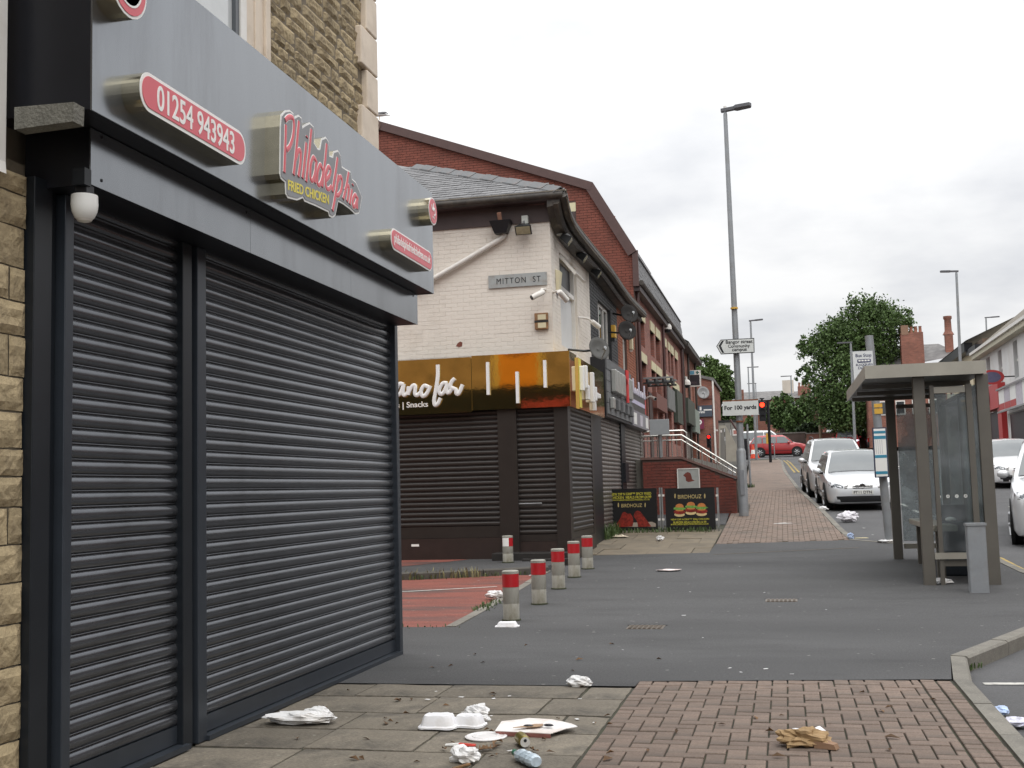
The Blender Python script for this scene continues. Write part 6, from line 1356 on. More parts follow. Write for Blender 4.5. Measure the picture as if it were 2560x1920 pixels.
# ================================================================== bus shelter
m_bronze = mat('bronze_anodised', (.125, .115, .098), .42, metal=.3, var=.08, scale=4)
m_bronzelt = mat('weathered_aluminium', (.36, .34, .29), .4, metal=.4, var=.1, scale=3)
def glass_mat(name, dirt, tint):
    m = bpy.data.materials.new(name); m.use_nodes = True; t = m.node_tree; t.nodes.clear(); n = t.nodes.new; l = t.links.new
    o = n('ShaderNodeOutputMaterial'); tr = n('ShaderNodeBsdfTransparent'); tr.inputs[0].default_value = tint+(1,); gl = n('ShaderNodeBsdfGlossy'); gl.inputs['Roughness'].default_value = .06
    fr = n('ShaderNodeFresnel'); fr.inputs[0].default_value = 1.5; m1 = n('ShaderNodeMixShader'); l(fr.outputs[0], m1.inputs[0]); l(tr.outputs[0], m1.inputs[1]); l(gl.outputs[0], m1.inputs[2])
    df = n('ShaderNodeBsdfDiffuse'); df.inputs[0].default_value = (.5, .53, .56, 1); nz = n('ShaderNodeTexNoise'); nz.inputs['Scale'].default_value = 2.3; nz.inputs['Detail'].default_value = 9; nz.inputs['Roughness'].default_value = .65; tc_ = n('ShaderNodeTexCoord'); l(tc_.outputs['Object'], nz.inputs['Vector'])
    rp_ = n('ShaderNodeValToRGB'); l(nz.outputs[0], rp_.inputs[0]); rp_.color_ramp.elements[0].position = .42; rp_.color_ramp.elements[0].color = (dirt*.25,)*3+(1,); rp_.color_ramp.elements[1].position = .66; rp_.color_ramp.elements[1].color = (dirt,)*3+(1,)
    m2 = n('ShaderNodeMixShader'); l(rp_.outputs[0], m2.inputs[0]); l(m1.outputs[0], m2.inputs[1]); l(df.outputs[0], m2.inputs[2]); l(m2.outputs[0], o.inputs[0]); return m
m_sglass = glass_mat('smeared_glass', .62, (.85, .9, .9)); m_cglass = glass_mat('dusty_glass', .22, (.7, .76, .75))
SY0, SY1, SX0, SX1 = 15.5, 19.4, 1.70, 2.46
zf = g(SY0); ztp = at_y(*r1(1300, 700), SY0)[2]
sh = thing('bus_shelter', (2.05, 17.4, zf), 'bronze framed bus shelter with flat overhanging roof on the pavement', 'bus shelter')
for (x, y, w) in ((SX0, SY0, .145), (SX1, SY0, .145), (SX0-.02, SY1, .14), (SX1, SY1, .13)): box('post', m_bronze, sh, x-w/2, x+w/2, y-.05, y+.05, g(y)-.02, ztp, bevel=.006)
box('post', m_bronze, sh, SX1-.20, SX1-.13, SY0-.04, SY0+.04, zf, ztp-.12)
box('post', m_bronze, sh, SX0+.13, SX0+.18, SY0-.04, SY0+.04, zf, ztp-.12)
ra = at_y(*r1(842, 650), SY0-.2); rb = at_y(*r1(1876, 620), SY0-.2)
MB().hexa([(ra[0], SY0-.2, ztp), (rb[0], SY0-.2, ztp), (rb[0], SY1+.35, ztp+.02), (ra[0], SY1+.35, ztp+.02), (ra[0], SY0-.2, ztp+.15), (rb[0], SY0-.2, ztp+.15), (rb[0], SY1+.35, ztp+.17), (ra[0], SY1+.35, ztp+.17)]).build('roof', m_bronze, sh)
box('roof_trim', m_bronzelt, sh, ra[0]-.01, rb[0]+.01, SY0-.215, SY0-.2005, ztp-.01, ztp+.155)
MB().hexa([(ra[0]-.012, SY0-.2, ztp-.01), (ra[0]-.001, SY0-.2, ztp-.01), (ra[0]-.001, SY1+.35, ztp+.01), (ra[0]-.012, SY1+.35, ztp+.01), (ra[0]-.012, SY0-.2, ztp+.155), (ra[0]-.001, SY0-.2, ztp+.155), (ra[0]-.001, SY1+.35, ztp+.175), (ra[0]-.012, SY1+.35, ztp+.175)]).build('roof_trim', m_bronzelt, sh)
for y in (SY0+.9, SY0+2.1, SY0+3.3): box('roof_beam', m_bronze, sh, ra[0]+.02, rb[0]-.02, y, y+.06, ztp-.06, ztp-.001)
box('top_rail', m_bronzelt, sh, SX0+.182, SX1-.202, SY0-.02, SY0+.02, ztp-.22, ztp-.14); box('mid_rail', m_bronze, sh, SX0+.182, SX1-.202, SY0-.02, SY0+.02, zf+.23, zf+.30)
box('bottom_rail', m_bronzelt, sh, SX0+.074, SX1-.074, SY0-.062, SY0-.042, zf+.32, zf+.40)
box('end_pane', m_cglass, sh, SX0+.181, SX1-.201, SY0-.006, SY0+.006, zf+.41, ztp-.23)
box('end_pane', m_cglass, sh, SX1-.129, SX1-.074, SY0-.006, SY0+.006, zf+.41, ztp-.13)
zb0 = g(SY1); 
box('top_rail', m_bronze, sh, SX1-.02, SX1+.02, SY0+.065, SY1-.065, ztp-.16, ztp-.1); 
for a, b in ((SY0+.08, SY0+1.95), (SY0+2.0, SY1-.08)): box('side_pane', m_cglass, sh, SX1-.006, SX1+.006, a, b, zb0+.28, ztp-.17)
box('post', m_bronze, sh, SX1-.03, SX1+.03, SY0+1.955, SY0+1.995, g(17.4), ztp-.16)
MB().box(SX1-.03, SX1+.03, SY0+.065, SY1-.05, zb0+.16, zb0+.22).build('bottom_rail', m_bronzelt, sh)
box('far_pane', m_sglass, sh, SX0+.072, SX1-.082, SY1-.006, SY1+.006, zb0+.28, ztp-.17); box('bottom_rail', m_bronzelt, sh, SX0+.072, SX1-.082, SY1-.02, SY1+.02, zb0+.16, zb0+.24); box('top_rail', m_bronze, sh, SX0+.072, SX1-.082, SY1-.02, SY1+.02, ztp-.165, ztp-.1)
for k in range(4): MB().lathe((SX0+.17+k*.105, SY0-.012, 1.16), [(.022, 0), (.022, .004), (.012, .004), (.012, 0)], 14, 'y').build('sticker', m_signwhite, sh)
tb = thing('shelter_bench', (2.0, 17.2, g(17)), 'narrow perch bench inside the bus shelter', 'bench')
box('seat', m_bronzelt, tb, SX0+.12, SX0+.42, SY0+.35, SY1-.5, g(17)+.62, g(17)+.70, bevel=.012)
for y in (SY0+.8, SY1-.8): box('leg', m_bronze, tb, SX0+.2, SX0+.3, y, y+.1, g(y)-.02, g(17)+.62)
p = ground_at(2394, 1440); tb = thing('shelter_bin', tuple(p), 'dark square litter bin inside the shelter', 'bin'); MB().box(p[0]-.17, p[0]+.17, p[1], p[1]+.34, p[2], p[2]+.72).build('body', mat('bin_navy', (.02, .028, .04), .5), tb, bevel=.02); box('hood', m_darkmetal, tb, p[0]-.18, p[0]+.18, p[1]+.2, p[1]+.35, p[2]+.721, p[2]+.95); MB().sphere((p[0]-.03, p[1]+.12, p[2]+.75), .06, 10, 6, (1.2, 1, .6)).build('rubbish', m_signwhite, tb)
p = ground_at(2451, 1483); q = at_y(2100/2212*2560+14, 1130*DS, p[1])
t = thing('grey_cabinet', tuple(p), 'slim grey metal pillar standing before the shelter end', 'cabinet'); MB().box(p[0]-.105, p[0]+.105, p[1], p[1]+.16, p[2]-.01, q[2]-.03).build('body', m_lamp, t, bevel=.012); box('cap', m_lamp, t, p[0]-.115, p[0]+.115, p[1]-.01, p[1]+.17, q[2]-.0295, q[2])
# bus stop pole with flag and timetable
p = ground_at(2224, 1356); py_ = p[1]
def PS(x, y): q = at_y(*r1(x, y), py_-.08); return Vector((q[0], py_-.08, q[2]))
t = thing('bus_stop_pole', tuple(p), 'grey bus stop pole with flag and timetable beside the shelter', 'bus stop')
tpz = PS(940, 335); MB().tube([(p[0], py_, p[2]-.02), (p[0]-.16, py_, tpz.z)], .075, 14).build('pole', m_lamp, t, True)
a, b = PS(730, 482), PS(918, 735); fl_ = box('flag', mat('flag_white', (.66, .68, .68), .45, var=.04), t, a.x, b.x, py_-.08, py_-.05, b.z, a.z); box('flag_rim', m_lamp, t, a.x-.012, b.x+.012, py_-.049, py_-.04, b.z-.012, a.z+.012)
mnv = mat('flag_ink', (.04, .05, .12), .5); c = PS(825, 516); w = PS(895, 516).x-PS(757, 516).x; lettering('Bus Stop', mnv, t, (c.x, py_-.0805, c.z), (1, 0, 0), (0, 0, 1), w, None, .002, bold=.015)
bz = PS(830, 560); MB().prism(round_rect(.24, .065, .015), (bz.x, py_-.0805, bz.z), (1, 0, 0), (0, 0, 1), (0, -.002, 0)).build('bus_symbol', mnv, t)
for k in range(4): MB().prism(round_rect(.04, .028, .004), (bz.x-.08+k*.053, py_-.083, bz.z+.005), (1, 0, 0), (0, 0, 1), (0, -.001, 0)).build('bus_window', m_signwhite, t)
for s, y in (('BLACKBURN', 592), ('with', 606), ('Darwen', 620)): c = PS(832, y); lettering(s, mnv, t, (c.x, py_-.0805, c.z), (1, 0, 0), (0, 0, 1), .30 if s == 'BLACKBURN' else (.08 if s == 'with' else .22), None, .002, shear=.1)
a, b = PS(905, 1148), PS(1032, 1560); box('timetable_case', mat('case_navy', (.03, .04, .08), .4), t, a.x-.015, b.x+.02, py_-.19, py_-.1, b.z-.015, a.z+.015)
box('timetable_sheet', m_signwhite, t, a.x+.005, b.x, py_-.194, py_-.1905, b.z+.005, a.z-.005); mtl = mat('timetable_teal', (.04, .24, .36), .5)
for y0, y1 in ((1168, 1190), (1210, 1238), (1375, 1400), (1515, 1540)): box('timetable_strip', mtl, t, a.x+.006, b.x-.002, py_-.196, py_-.1942, PS(960, y1).z, PS(960, y0).z)
mg = mat('timetable_grey', (.35, .36, .4), .6)
for k in range(4): xx = a.x+.03+k*.035; box('timetable_column', mg, t, xx, xx+.006, py_-.196, py_-.1942, PS(960, 1365).z, PS(960, 1245).z)
for y0, y1 in ((930, 962), (972, 1018)): box('sticker', m_yellowbox, t, p[0]-.145, p[0]-.0, py_-.09, py_-.078, PS(960, y1).z, PS(960, y0).z)
# ================================================================== cars
def paint(name, col, metal=.0, rough=.3): return mat(name, col, rough, metal=metal, var=.03, scale=2, coat=.8)
m_tyre = mat('tyre_rubber', (.015, .015, .016), .8, var=.2, scale=20); m_rim = mat('alloy_rim', (.42, .43, .44), .3, metal=.7, var=.08)
m_cglass = mat('car_glass', (.13, .145, .15), .05, spec=1., var=.1, scale=1.5); m_trim = mat('black_trim', (.012, .012, .013), .5, var=.2); m_chrome = mat('chrome', (.7, .7, .7), .12, metal=1.)
m_hl = mat('headlight_lens', (.13, .14, .15), .08, metal=.3, var=.7, scale=16); m_tail = mat('tail_lamp', (.35, .01, .01), .2); m_plate = mat('number_plate', (.7, .7, .66), .5); m_under = mat('underbody', (.008, .008, .008), .9)
m_lit = mat('lit_headlight', (.9, .9, 1), .2, emit=('e8ecff', 4))
def car(name, loc, rz, label, m, L=4.2, W=1.78, H=1.48, hood=.95, cowl=.27, wtop=.44, rtop=.80, tail=.95, belt=.92, wheel=.315, grp=None, plate=None, badge=False, lit=False, pitch=0., rails=False, six=False, detail=True, tall_rear=0.):
    """nose at -Y in the car's own axes; cowl/wtop/rtop/tail are fractions of the length from the nose"""
    t = thing(name, loc, label, 'car', grp); OFF[t] = Vector((0, 0, 0)); t.rotation_euler = (pitch, 0, rz)
    y = lambda f: -L/2+L*f; hw = W/2
    # lower body: stations (f, half width, bottom, shoulder, top)
    nz_ = hood-.30
    ST = [(0, .66*hw, .30, hood-.42, hood-.38), (.008, .80*hw, .23, hood-.33, hood-.29), (.025, .90*hw, .19, hood-.255, hood-.215), (.055, .95*hw, .18, hood-.20, hood-.15), (.12, .985*hw, .18, hood-.13, hood-.08), (.2, hw, .18, hood-.08, hood-.025), (cowl, hw, .18, belt-.03, hood+.01), (cowl+.08, hw, .18, belt, belt+.03), (.55, hw, .18, belt+.02, belt+.05), (.8, hw, .18, belt+.04, belt+.07), (.93, .985*hw, .20, belt+.03, belt+.06), (.975, .94*hw, .23, belt-.02, belt+.02), (.995, .88*hw, .28, belt-.14, belt-.10), (1., .80*hw, .36, .70, .74)]
    def sec(w, zb, zs, zt): return [(0, zb), (.72*w, zb), (.93*w, zb+.03), (.985*w, zb+.12), (w, zb+(zs-zb)*.55), (.988*w, zb+(zs-zb)*.8), (.955*w, zs-.02), (.88*w, zs+(zt-zs)*.45), (.6*w, zt), (0, zt+.015)]
    mb = MB(); ns = 10; n = 2*ns-2; NS = []
    for a, b in zip(ST[:-1], ST[1:]):
        for k in range(2): f = k/2; NS.append(tuple(p+(q-p)*f for p, q in zip(a, b)))
    NS.append(ST[-1])
    for (f, w, zb, zs, zt) in NS:
        s = sec(w, zb, zs, zt); ring = [(p[0], y(f), p[1]) for p in s]+[(-p[0], y(f), p[1]) for p in s[-2:0:-1]]; mb.v += ring
    for i in range(len(NS)-1):
        for j in range(n): a = i*n+j; b = i*n+(j+1) % n; mb.f.append((a, b, b+n, a+n))
    mb.f.append(tuple(range(n))); mb.f.append(tuple((len(NS)-1)*n+j for j in range(n))[::-1])
    mb.build('body', m, t, True)
    def nose(x, z):
        # where the front of the body stands at this width and height
        x = abs(x)
        for f in np.linspace(0, .16, 81):
            q = [np.interp(f, [s_[0] for s_ in ST], [s_[k] for s_ in ST]) for k in (1, 2, 3, 4)]; sc_ = sec(*q)
            if z < q[1] or z > np.interp(x, [p[0] for p in sc_[:6:-1]], [p[1] for p in sc_[:6:-1]]): continue
            if x <= np.interp(z, [p[1] for p in sc_[1:8]], [p[0] for p in sc_[1:8]]): return f
        return .16
    def decal(nm, m_, fx, nu, nv, off=.006):
        def fn(u, v): x, z = fx(u, v); return (x, y(nose(x, z))-off, z)
        return MB().grid(fn, nu, nv).build(nm, m_, t, True)
    # cabin
    wb_, wr_ = .915*hw, .70*hw; zr = H
    CS = [(cowl-.012, belt-.06), (cowl+(wtop-cowl)*.33, belt+(zr-belt)*.42), (cowl+(wtop-cowl)*.66, belt+(zr-belt)*.76), (wtop, zr-.025), ((wtop+rtop)/2, zr), (rtop, zr-.035+tall_rear), (rtop+(tail-rtop)*.35, belt+(zr-belt)*.80+tall_rear), (rtop+(tail-rtop)*.75, belt+(zr-belt)*.35+tall_rear), (tail+.005, belt-.02)]
    def top(f): return float(np.interp(f, [c[0] for c in CS], [c[1] for c in CS]))
    def hwid(z): return wb_+(wr_-wb_)*max(0, min(1, (z-belt)/(zr-belt)))**1.15
    mb = MB(); k_ = 7
    for f in np.linspace(CS[0][0], CS[-1][0], 25):
        zt = top(f); s = []
        for q in (0, .35, .7, .93): z = belt-.08+(zt-belt+.08)*q; s.append((hwid(z), z))
        wt = hwid(zt); s += [(wt*.93, zt), (wt*.6, zt+.022), (0, zt+.032)]
        mb.v += [(p[0], y(f), p[1]) for p in s]+[(-p[0], y(f), p[1]) for p in s[-2::-1]]
    nn = 13
    for i in range(24):
        for j in range(nn-1): a = i*nn+j; mb.f.append((a, a+1, a+1+nn, a+nn))
    mb.build('cabin', m, t, True)
    # glazing
    def top_s(u, f): zt = top(f); w = hwid(zt)*.93; x = u*w; return (x, y(f), zt+.032*(1-abs(u)**2.2)+.010)
    f0, f1 = cowl+.006, wtop-.008
    mb = MB().grid(lambda u, v: (lambda ff, uu: (top_s(uu*(.98-.02*v), ff)[0], y(ff)-.012, top_s(uu, ff)[2]+.004))(f0+(f1-f0)*v, 2*u-1), 10, 8); mb.build('windscreen', m_cglass, t, True)
    g0, g1 = rtop+(tail-rtop)*.06, rtop+(tail-rtop)*.72
    MB().grid(lambda u, v: (lambda ff, uu: (top_s(uu*.94, ff)[0], y(ff)+.012, top_s(uu*.94, ff)[2]+.004))(g0+(g1-g0)*v, 2*u-1), 10, 6).build('rear_window', m_cglass, t, True)
    zlo, zhi = belt+.035, zr-.13
    def fz(z, front): # side window limits following the pillars
        a = np.interp(z, [c[1] for c in CS[:4]], [c[0] for c in CS[:4]]) if front else np.interp(z, [c[1] for c in CS[:4:-1]], [c[0] for c in CS[:4:-1]])
        return float(a)
    md = [(None, .555), (.57, None)] if not six else [(None, .52), (.535, .76), (.775, None)]
    for sgn in (-1, 1):
        for (p, q) in md:
            def sw(u, v, p=p, q=q, sgn=sgn):
                z = zlo+(zhi-zlo)*v; a = fz(z, True)+.028 if p is None else p; b = fz(z, False)-.02 if q is None else q; b = max(b, a+.01)
                return (sgn*(hwid(z)+.010), y(a+(b-a)*u), z)
            MB().grid(sw, 8, 4).build('side_window', m_cglass, t, True)
        MB().tube([(sgn*(hw+.004), y(.15), .42), (sgn*(hw+.004), y(.9), .44)], .012, 6).build('side_moulding', m_trim if detail else m, t)
        # mirror
        mx_, my_ = sgn*(hw+.10), y(cowl+.085); MB().sphere((mx_, my_, belt+.06), .11, 12, 8, (1.05, .75, .72)).build('mirror', m, t, True); MB().tube([(sgn*(hw-.06), my_, belt+.0), (mx_, my_, belt+.02)], .035, 8).build('mirror_arm', m_trim, t, True)
        MB().tube([(sgn*(hw+.006), y(.56), belt-.14), (sgn*(hw+.012), y(.60), belt-.135)], .016, 6).build('door_handle', m_chrome if six else m, t)
        MB().tube([(sgn*(hw+.0015), y(.565), .30), (sgn*(hw+.0015), y(.565), belt)], .004, 4).build('door_gap', m_trim, t)
        for f in (.185, .81):
            c = Vector((sgn*(hw-.10), y(f), wheel)); 
            MB().lathe((sgn*(hw-.06), y(f), wheel+.02), [(wheel*1.20, 0), (wheel*1.20, sgn*.068)], 28, 'x').build('wheel_arch', m_under, t)
            wh = MB().lathe((sgn*(hw-.19), y(f), wheel), [(wheel*.96, 0), (wheel, sgn*.03), (wheel, sgn*.17), (wheel*.96, sgn*.20), (wheel*.72, sgn*.205)], 28, 'x').build('wheel', m_tyre, t, True)
            MB().lathe((sgn*(hw-.0), y(f), wheel), [(wheel*.70, 0), (wheel*.66, sgn*.018), (wheel*.60, sgn*.006)], 24, 'x').build('rim', m_rim, wh, True)
            sp = MB()
            for k in range(6): a = 2*math.pi*k/6; d = Vector((0, math.cos(a), math.sin(a))); sp.tube([Vector((sgn*(hw+.02), y(f), wheel))+d*.03, Vector((sgn*(hw+.016), y(f), wheel))+d*wheel*.64], [.04, .026], 6)
            sp.build('spokes', m_rim, wh)
            MB().lathe((sgn*(hw+.0), y(f), wheel), [(wheel*.6, 0), (wheel*.6, sgn*.004)], 20, 'x').build('brake_shadow', m_under, wh)
        # lamps
        decal('headlight', m_lit if lit else m_hl, lambda u, v, sgn=sgn: (sgn*hw*(.50+.41*u), hood-.365+.035*u+(.075+.055*u)*v), 8, 3)
        MB().box(sgn*.93*hw-.03, sgn*.93*hw+.03, y(.965), y(.99), belt-.34, belt-.02).build('tail_lamp', m_tail, t, bevel=.02)
    decal('grille', m_trim, lambda u, v: ((u-.5)*1.0*hw, hood-.375+.095*v), 10, 2, .006)
    for v in (.3, .75): MB().tube([((u-.5)*.99*hw, y(nose((u-.5)*.99*hw, hood-.375+.095*v))-.010, hood-.375+.095*v) for u in np.linspace(0, 1, 11)], .0035, 5).build('grille_bar', m_chrome, t)
    decal('lower_intake', m_trim, lambda u, v: ((u-.5)*1.45*hw*(1-.06*(1-v)), .235+.155*v), 14, 2, .008)
    MB().box(-.26, .26, y(0)-.014, y(0)-.002, .43, .535).build('number_plate', m_plate, t)
    if plate: lettering(plate, m_black, t, (0, y(0)-.0145, .482), (1, 0, 0), (0, 0, 1), .44, .07, .002, bold=.02)
    if badge:
        zc = hood-.315; yb0 = y(nose(0, zc))-.002; MB().lathe((0, yb0, zc), [(.066, -.020), (.074, -.014), (.074, 0)], 22, 'y').build('badge_disc', m_trim, t, True)
        mbb = MB().tube([(.066*math.cos(a), yb0-.022, zc+.066*math.sin(a)) for a in np.linspace(0, 2*math.pi, 25)], .0065, 6, False)
        yv = yb0-.022
        mbb.tube([(-.022, yv, zc+.058), (0, yv, zc+.006), (.022, yv, zc+.058)], .0065, 6).tube([(-.056, yv, zc+.03), (-.026, yv, zc-.052), (0, yv, zc-.004), (.026, yv, zc-.052), (.056, yv, zc+.03)], .0065, 6); mbb.build('badge', m_chrome, t, True)
    if rails:
        for sgn in (-1, 1): MB().tube(smooth_path([(sgn*wr_*.93, y(wtop+.03), zr+.0), (sgn*wr_*.95, y(wtop+.08), zr+.075), (sgn*wr_*.95, y(rtop-.06), zr+.07), (sgn*wr_*.93, y(rtop), zr-.01)], 4), .016, 6).build('roof_rail', m_trim, t, True)
    MB().box(-hw*.8, hw*.8, y(.06), y(.94), .15, .22).build('underbody', m_under, t)
    MB().sphere((0, y(wtop)+.12, zr-.16), .05, 10, 6, (2.4, .4, .8)).build('rear_view_mirror', m_trim, t) if False else None
    return t
m_silver = paint('silver_paint', (.66, .68, .70), .3, .28); m_silver2 = paint('grey_silver_paint', (.60, .61, .62), .3, .3); m_redp = paint('red_paint', (.36, .018, .02), .1, .3); m_whitep = paint('white_paint', (.78, .78, .78), 0, .3); m_blackp = paint('black_paint', (.012, .012, .014), 0, .25); m_suvred = paint('bright_red_paint', (.5, .045, .05), .1, .3)
PT = math.atan(.055)
def on(x, y): return (x, y, g(y)-.115)
car('silver_hatchback', on(1.78, 32.7), .045, 'silver hatchback parked nose-on behind the timetable', m_silver, plate='FT11 DTN', badge=True, grp='cars parked along the kerb', pitch=PT, rtop=.82, tail=.97)
car('silver_suv', on(1.50, 38.3), .045, 'silver tall car with roof rails parked behind the hatchback', m_silver2, L=4.5, W=1.84, H=1.72, hood=1.08, belt=1.04, wheel=.34, grp='cars parked along the kerb', pitch=PT, rails=True, rtop=.88, tail=.985)
car('red_hatchback', (-.42, 85.3, g(85.3)-.108), math.pi/2, 'red hatchback crossing the junction side-on', m_redp, L=4.08, W=1.69, H=1.55, hood=1.0, cowl=.235, wtop=.42, rtop=.86, tail=.985, belt=.93, wheel=.31, six=True)
car('white_hatchback', on(7.15, 40.6), -.02, 'white hatchback coming down the road behind the shelter', m_whitep, L=4.3, W=1.8, H=1.47, hood=.96, plate='WX60', grp='cars coming down the road', pitch=PT, rtop=.82, tail=.97)
car('silver_van', on(5.2, 24.15), -.19, 'tall silver vehicle cut off by the right edge of the picture', m_silver2, L=4.6, W=1.9, H=1.85, hood=1.2, belt=1.18, wheel=.37, grp='cars coming down the road', pitch=PT, rtop=.9, tail=.985)
car('red_suv', on(4.9, 97.), 0, 'red off-roader with headlights lit beyond the crossing', m_suvred, L=4.4, W=1.9, H=1.72, hood=1.08, belt=1.05, wheel=.35, lit=True, rtop=.88, tail=.98, detail=False)
car('small_car', on(3.25, 100.), .12, 'small red and white car beside the lit red off-roader', paint('pale_red_paint', (.4, .12, .11), .1, .3), L=3.8, W=1.65, H=1.5, detail=False)
car('black_saloon', (8.6, 95., g(95)-.0), math.pi/2+.05, 'black saloon parked side-on at the right of the crossing', m_blackp, L=4.7, W=1.8, H=1.46, hood=.98, cowl=.3, wtop=.45, rtop=.74, tail=.9, six=True, detail=False)
car('white_van', (-1.2, 91., g(91)-.108), math.pi/2, 'white car passing behind the red hatchback', m_whitep, L=4.4, W=1.8, H=1.9, hood=1.1, belt=1.1, detail=False, rtop=.9, tail=.99)
car('white_city_car', (-5.35, 80.3, g(80.3)-.108), -math.pi/2, 'white small car turning left behind the stair railing', m_whitep, L=3.7, W=1.65, H=1.52, rtop=.86, tail=.98, six=True, detail=False)
# ================================================================== litter
m_foam = mat('white_foam', (.78, .78, .80), .6, var=.05, scale=8, dirt=((.5, .46, .4), .4, 9)); m_paper = mat('white_tissue', (.74, .74, .74), .8, var=.1, scale=10, dirt=((.45, .4, .33), .55, 9)); m_brownpaper = mat('brown_paper', (.33, .22, .11), .8, var=.2, scale=12)
m_leafdead = mat('dead_leaf', (.13, .07, .03), .8, var=.4, scale=20, rnd=.35); m_card = mat('pizza_box_card', (.77, .75, .73), .7, var=.06, scale=8, dirt=((.4, .25, .15), .5, 5))
def gpt(x, y): return Vector(G(x, y))
def crumple(mb, c, sx, sy, sz, seed, n=10, m=7, amp=.45):
    k = len(mb.v); rr = random.Random(seed)
    for i in range(m+1):
        ph = math.pi*i/m
        for j in range(n):
            t = 2*math.pi*j/n; d = Vector((math.sin(ph)*math.cos(t), math.sin(ph)*math.sin(t), math.cos(ph)))
            r = 1+amp*mnoise.noise(d*1.7+Vector((seed, seed*.7, 0)))+amp*.5*mnoise.noise(d*4+Vector((seed, 0, seed)))+amp*.3*mnoise.noise(d*9+Vector((seed, seed, 0)))
            if i in (0, m): d = Vector((0, 0, d.z)); r = 1+amp*.2
            mb.v.append((c.x+sx*d.x*r, c.y+sy*d.y*r, c.z+sz*.9+max(-sz*.9, sz*d.z*r)))
    for i in range(m):
        for j in range(n): a = k+i*n+j; b = k+i*n+(j+1) % n; mb.f.append((a, a+n, b+n, b))
def paper(x, y, w, d, h, label, m=m_paper, seed=1, name='crumpled_paper', cat='litter', grp='litter on the pavement', dz=0.):
    c = gpt(x, y)+Vector((0, 0, dz)); mb = MB(); crumple(mb, c, w/2, d/2, h/2, seed, 24, 15); o = mb.build(name, m); return tag(o, label, cat, grp)
def foam_tray(x, y, w, d, h, label, rz=0., seed=1):
    c = gpt(x, y); R = Matrix.Rotation(rz, 3, 'Z'); rr = random.Random(seed); mb = MB(); prof = [(1.0, 0.), (.99, .012/h), (.86, .25), (.74, .86), (.68, 1.0), (.45, 1.0)]; n = 24
    for f, z in prof:
        for j in range(n):
            a = 2*math.pi*j/n; q = Vector((math.copysign(abs(math.cos(a))**.45, math.cos(a))*w/2*f, math.copysign(abs(math.sin(a))**.45, math.sin(a))*d/2*f, z*h+(.006*mnoise.noise((j*.7, seed, z)) if z else .004*rr.random())))
            mb.v.append(tuple(c+R@q))
    for i in range(len(prof)-1):
        for j in range(n): a = i*n+j; b = i*n+(j+1) % n; mb.f.append((a, b, b+n, a+n))
    mb.f.append(tuple((len(prof)-1)*n+j for j in range(n)))
    return tag(mb.build('foam_tray', m_foam, None, True), label, 'food tray', 'foam food trays')
def flat_sheet(x, y, pts, m, label, name, cat='litter', lift=.012, seed=1, grp=None, rz=0.):
    c = gpt(x, y); mb = MB(); n = len(pts); R = Matrix.Rotation(rz, 3, 'Z')
    def z(p): return .004+lift*abs(mnoise.noise((p[0]*9+seed, p[1]*9, seed)))*2
    nu = 8; ctr = Vector((sum(p[0] for p in pts)/n, sum(p[1] for p in pts)/n)); vs = []
    rings = [1, .8, .55, .3]
    for f in rings:
        for p in pts: q = ctr+(Vector(p)-ctr)*f; w = R@Vector((q.x, q.y, 0)); vs.append((c.x+w.x, c.y+w.y, c.z+z(q)))
    vs.append((c.x+(R@Vector((ctr.x, ctr.y, 0))).x, c.y+(R@Vector((ctr.x, ctr.y, 0))).y, c.z+z(ctr))); fs = []
    for i in range(3):
        for j in range(n): fs.append((i*n+j, i*n+(j+1) % n, (i+1)*n+(j+1) % n, (i+1)*n+j))
    for j in range(n): fs.append((3*n+j, 3*n+(j+1) % n, 4*n))
    mb.add(vs, fs); o = mb.build(name, m); s = o.modifiers.new('s', 'SOLIDIFY'); s.thickness = .003; return tag(o, label, cat, grp)
paper(645, 1562, .40, .17, .075, 'large crumpled white paper bag lying along the near shutter', seed=3)
paper(688, 1556, .17, .10, .09, 'torn white corner of paper beside the large paper bag', seed=9)
foam_tray(948, 1571, .235, .17, .075, 'upturned white foam tray nearest the shutters', .05, 1)
foam_tray(1014, 1568, .20, .15, .065, 'second upturned foam tray with a broken edge beside the first', -.12, 2)
paper(985, 1562, .10, .09, .035, 'small white scrap wedged between two foam trays', seed=5)
paper(1031, 1551, .14, .11, .085, 'crumpled tissue leaning behind the foam trays', seed=6)
paper(1038, 1558, .12, .06, .04, 'folded tissue end beside the second foam tray', seed=16)
# open pizza box
c = gpt(1152, 1583); t = thing('pizza_box', tuple(c), 'flattened white pizza box with greasy stain on the flags', 'pizza box')
P_ = [(-.20, -.10), (.13, -.14), (.19, .02), (.245, .07), (.20, .13), (.08, .15), (-.06, .17), (-.13, .12), (-.20, .06)]
mb = MB(); n = len(P_); mb.add([(c.x+p[0], c.y+p[1], c.z+.028+.012*mnoise.noise((p[0]*8, p[1]*8, 1))+(.02 if i > 4 else 0)) for i, p in enumerate(P_)]+[(c.x, c.y, c.z+.03)], [(i, (i+1) % n, n) for i in range(n)]); o = mb.build('lid', m_card, t); o.modifiers.new('s', 'SOLIDIFY').thickness = .004
MB().add([(c.x-.20, c.y-.10, c.z+.026), (c.x+.13, c.y-.14, c.z+.026), (c.x+.13, c.y-.135, c.z), (c.x-.19, c.y-.095, c.z)], [(0, 1, 2, 3)]).build('side_flap', mat('box_print', (.30, .12, .10), .7, var=.4, scale=12), t)
MB().prism([(-.10, -.08), (.0, .03), (.05, .04), (.06, .0), (.03, -.04)], (c.x, c.y, c.z+.041), (1, 0, 0), (0, 1, 0), (0, 0, .003)).build('food_scrap', mat('crust', (.36, .24, .15), .8), t)
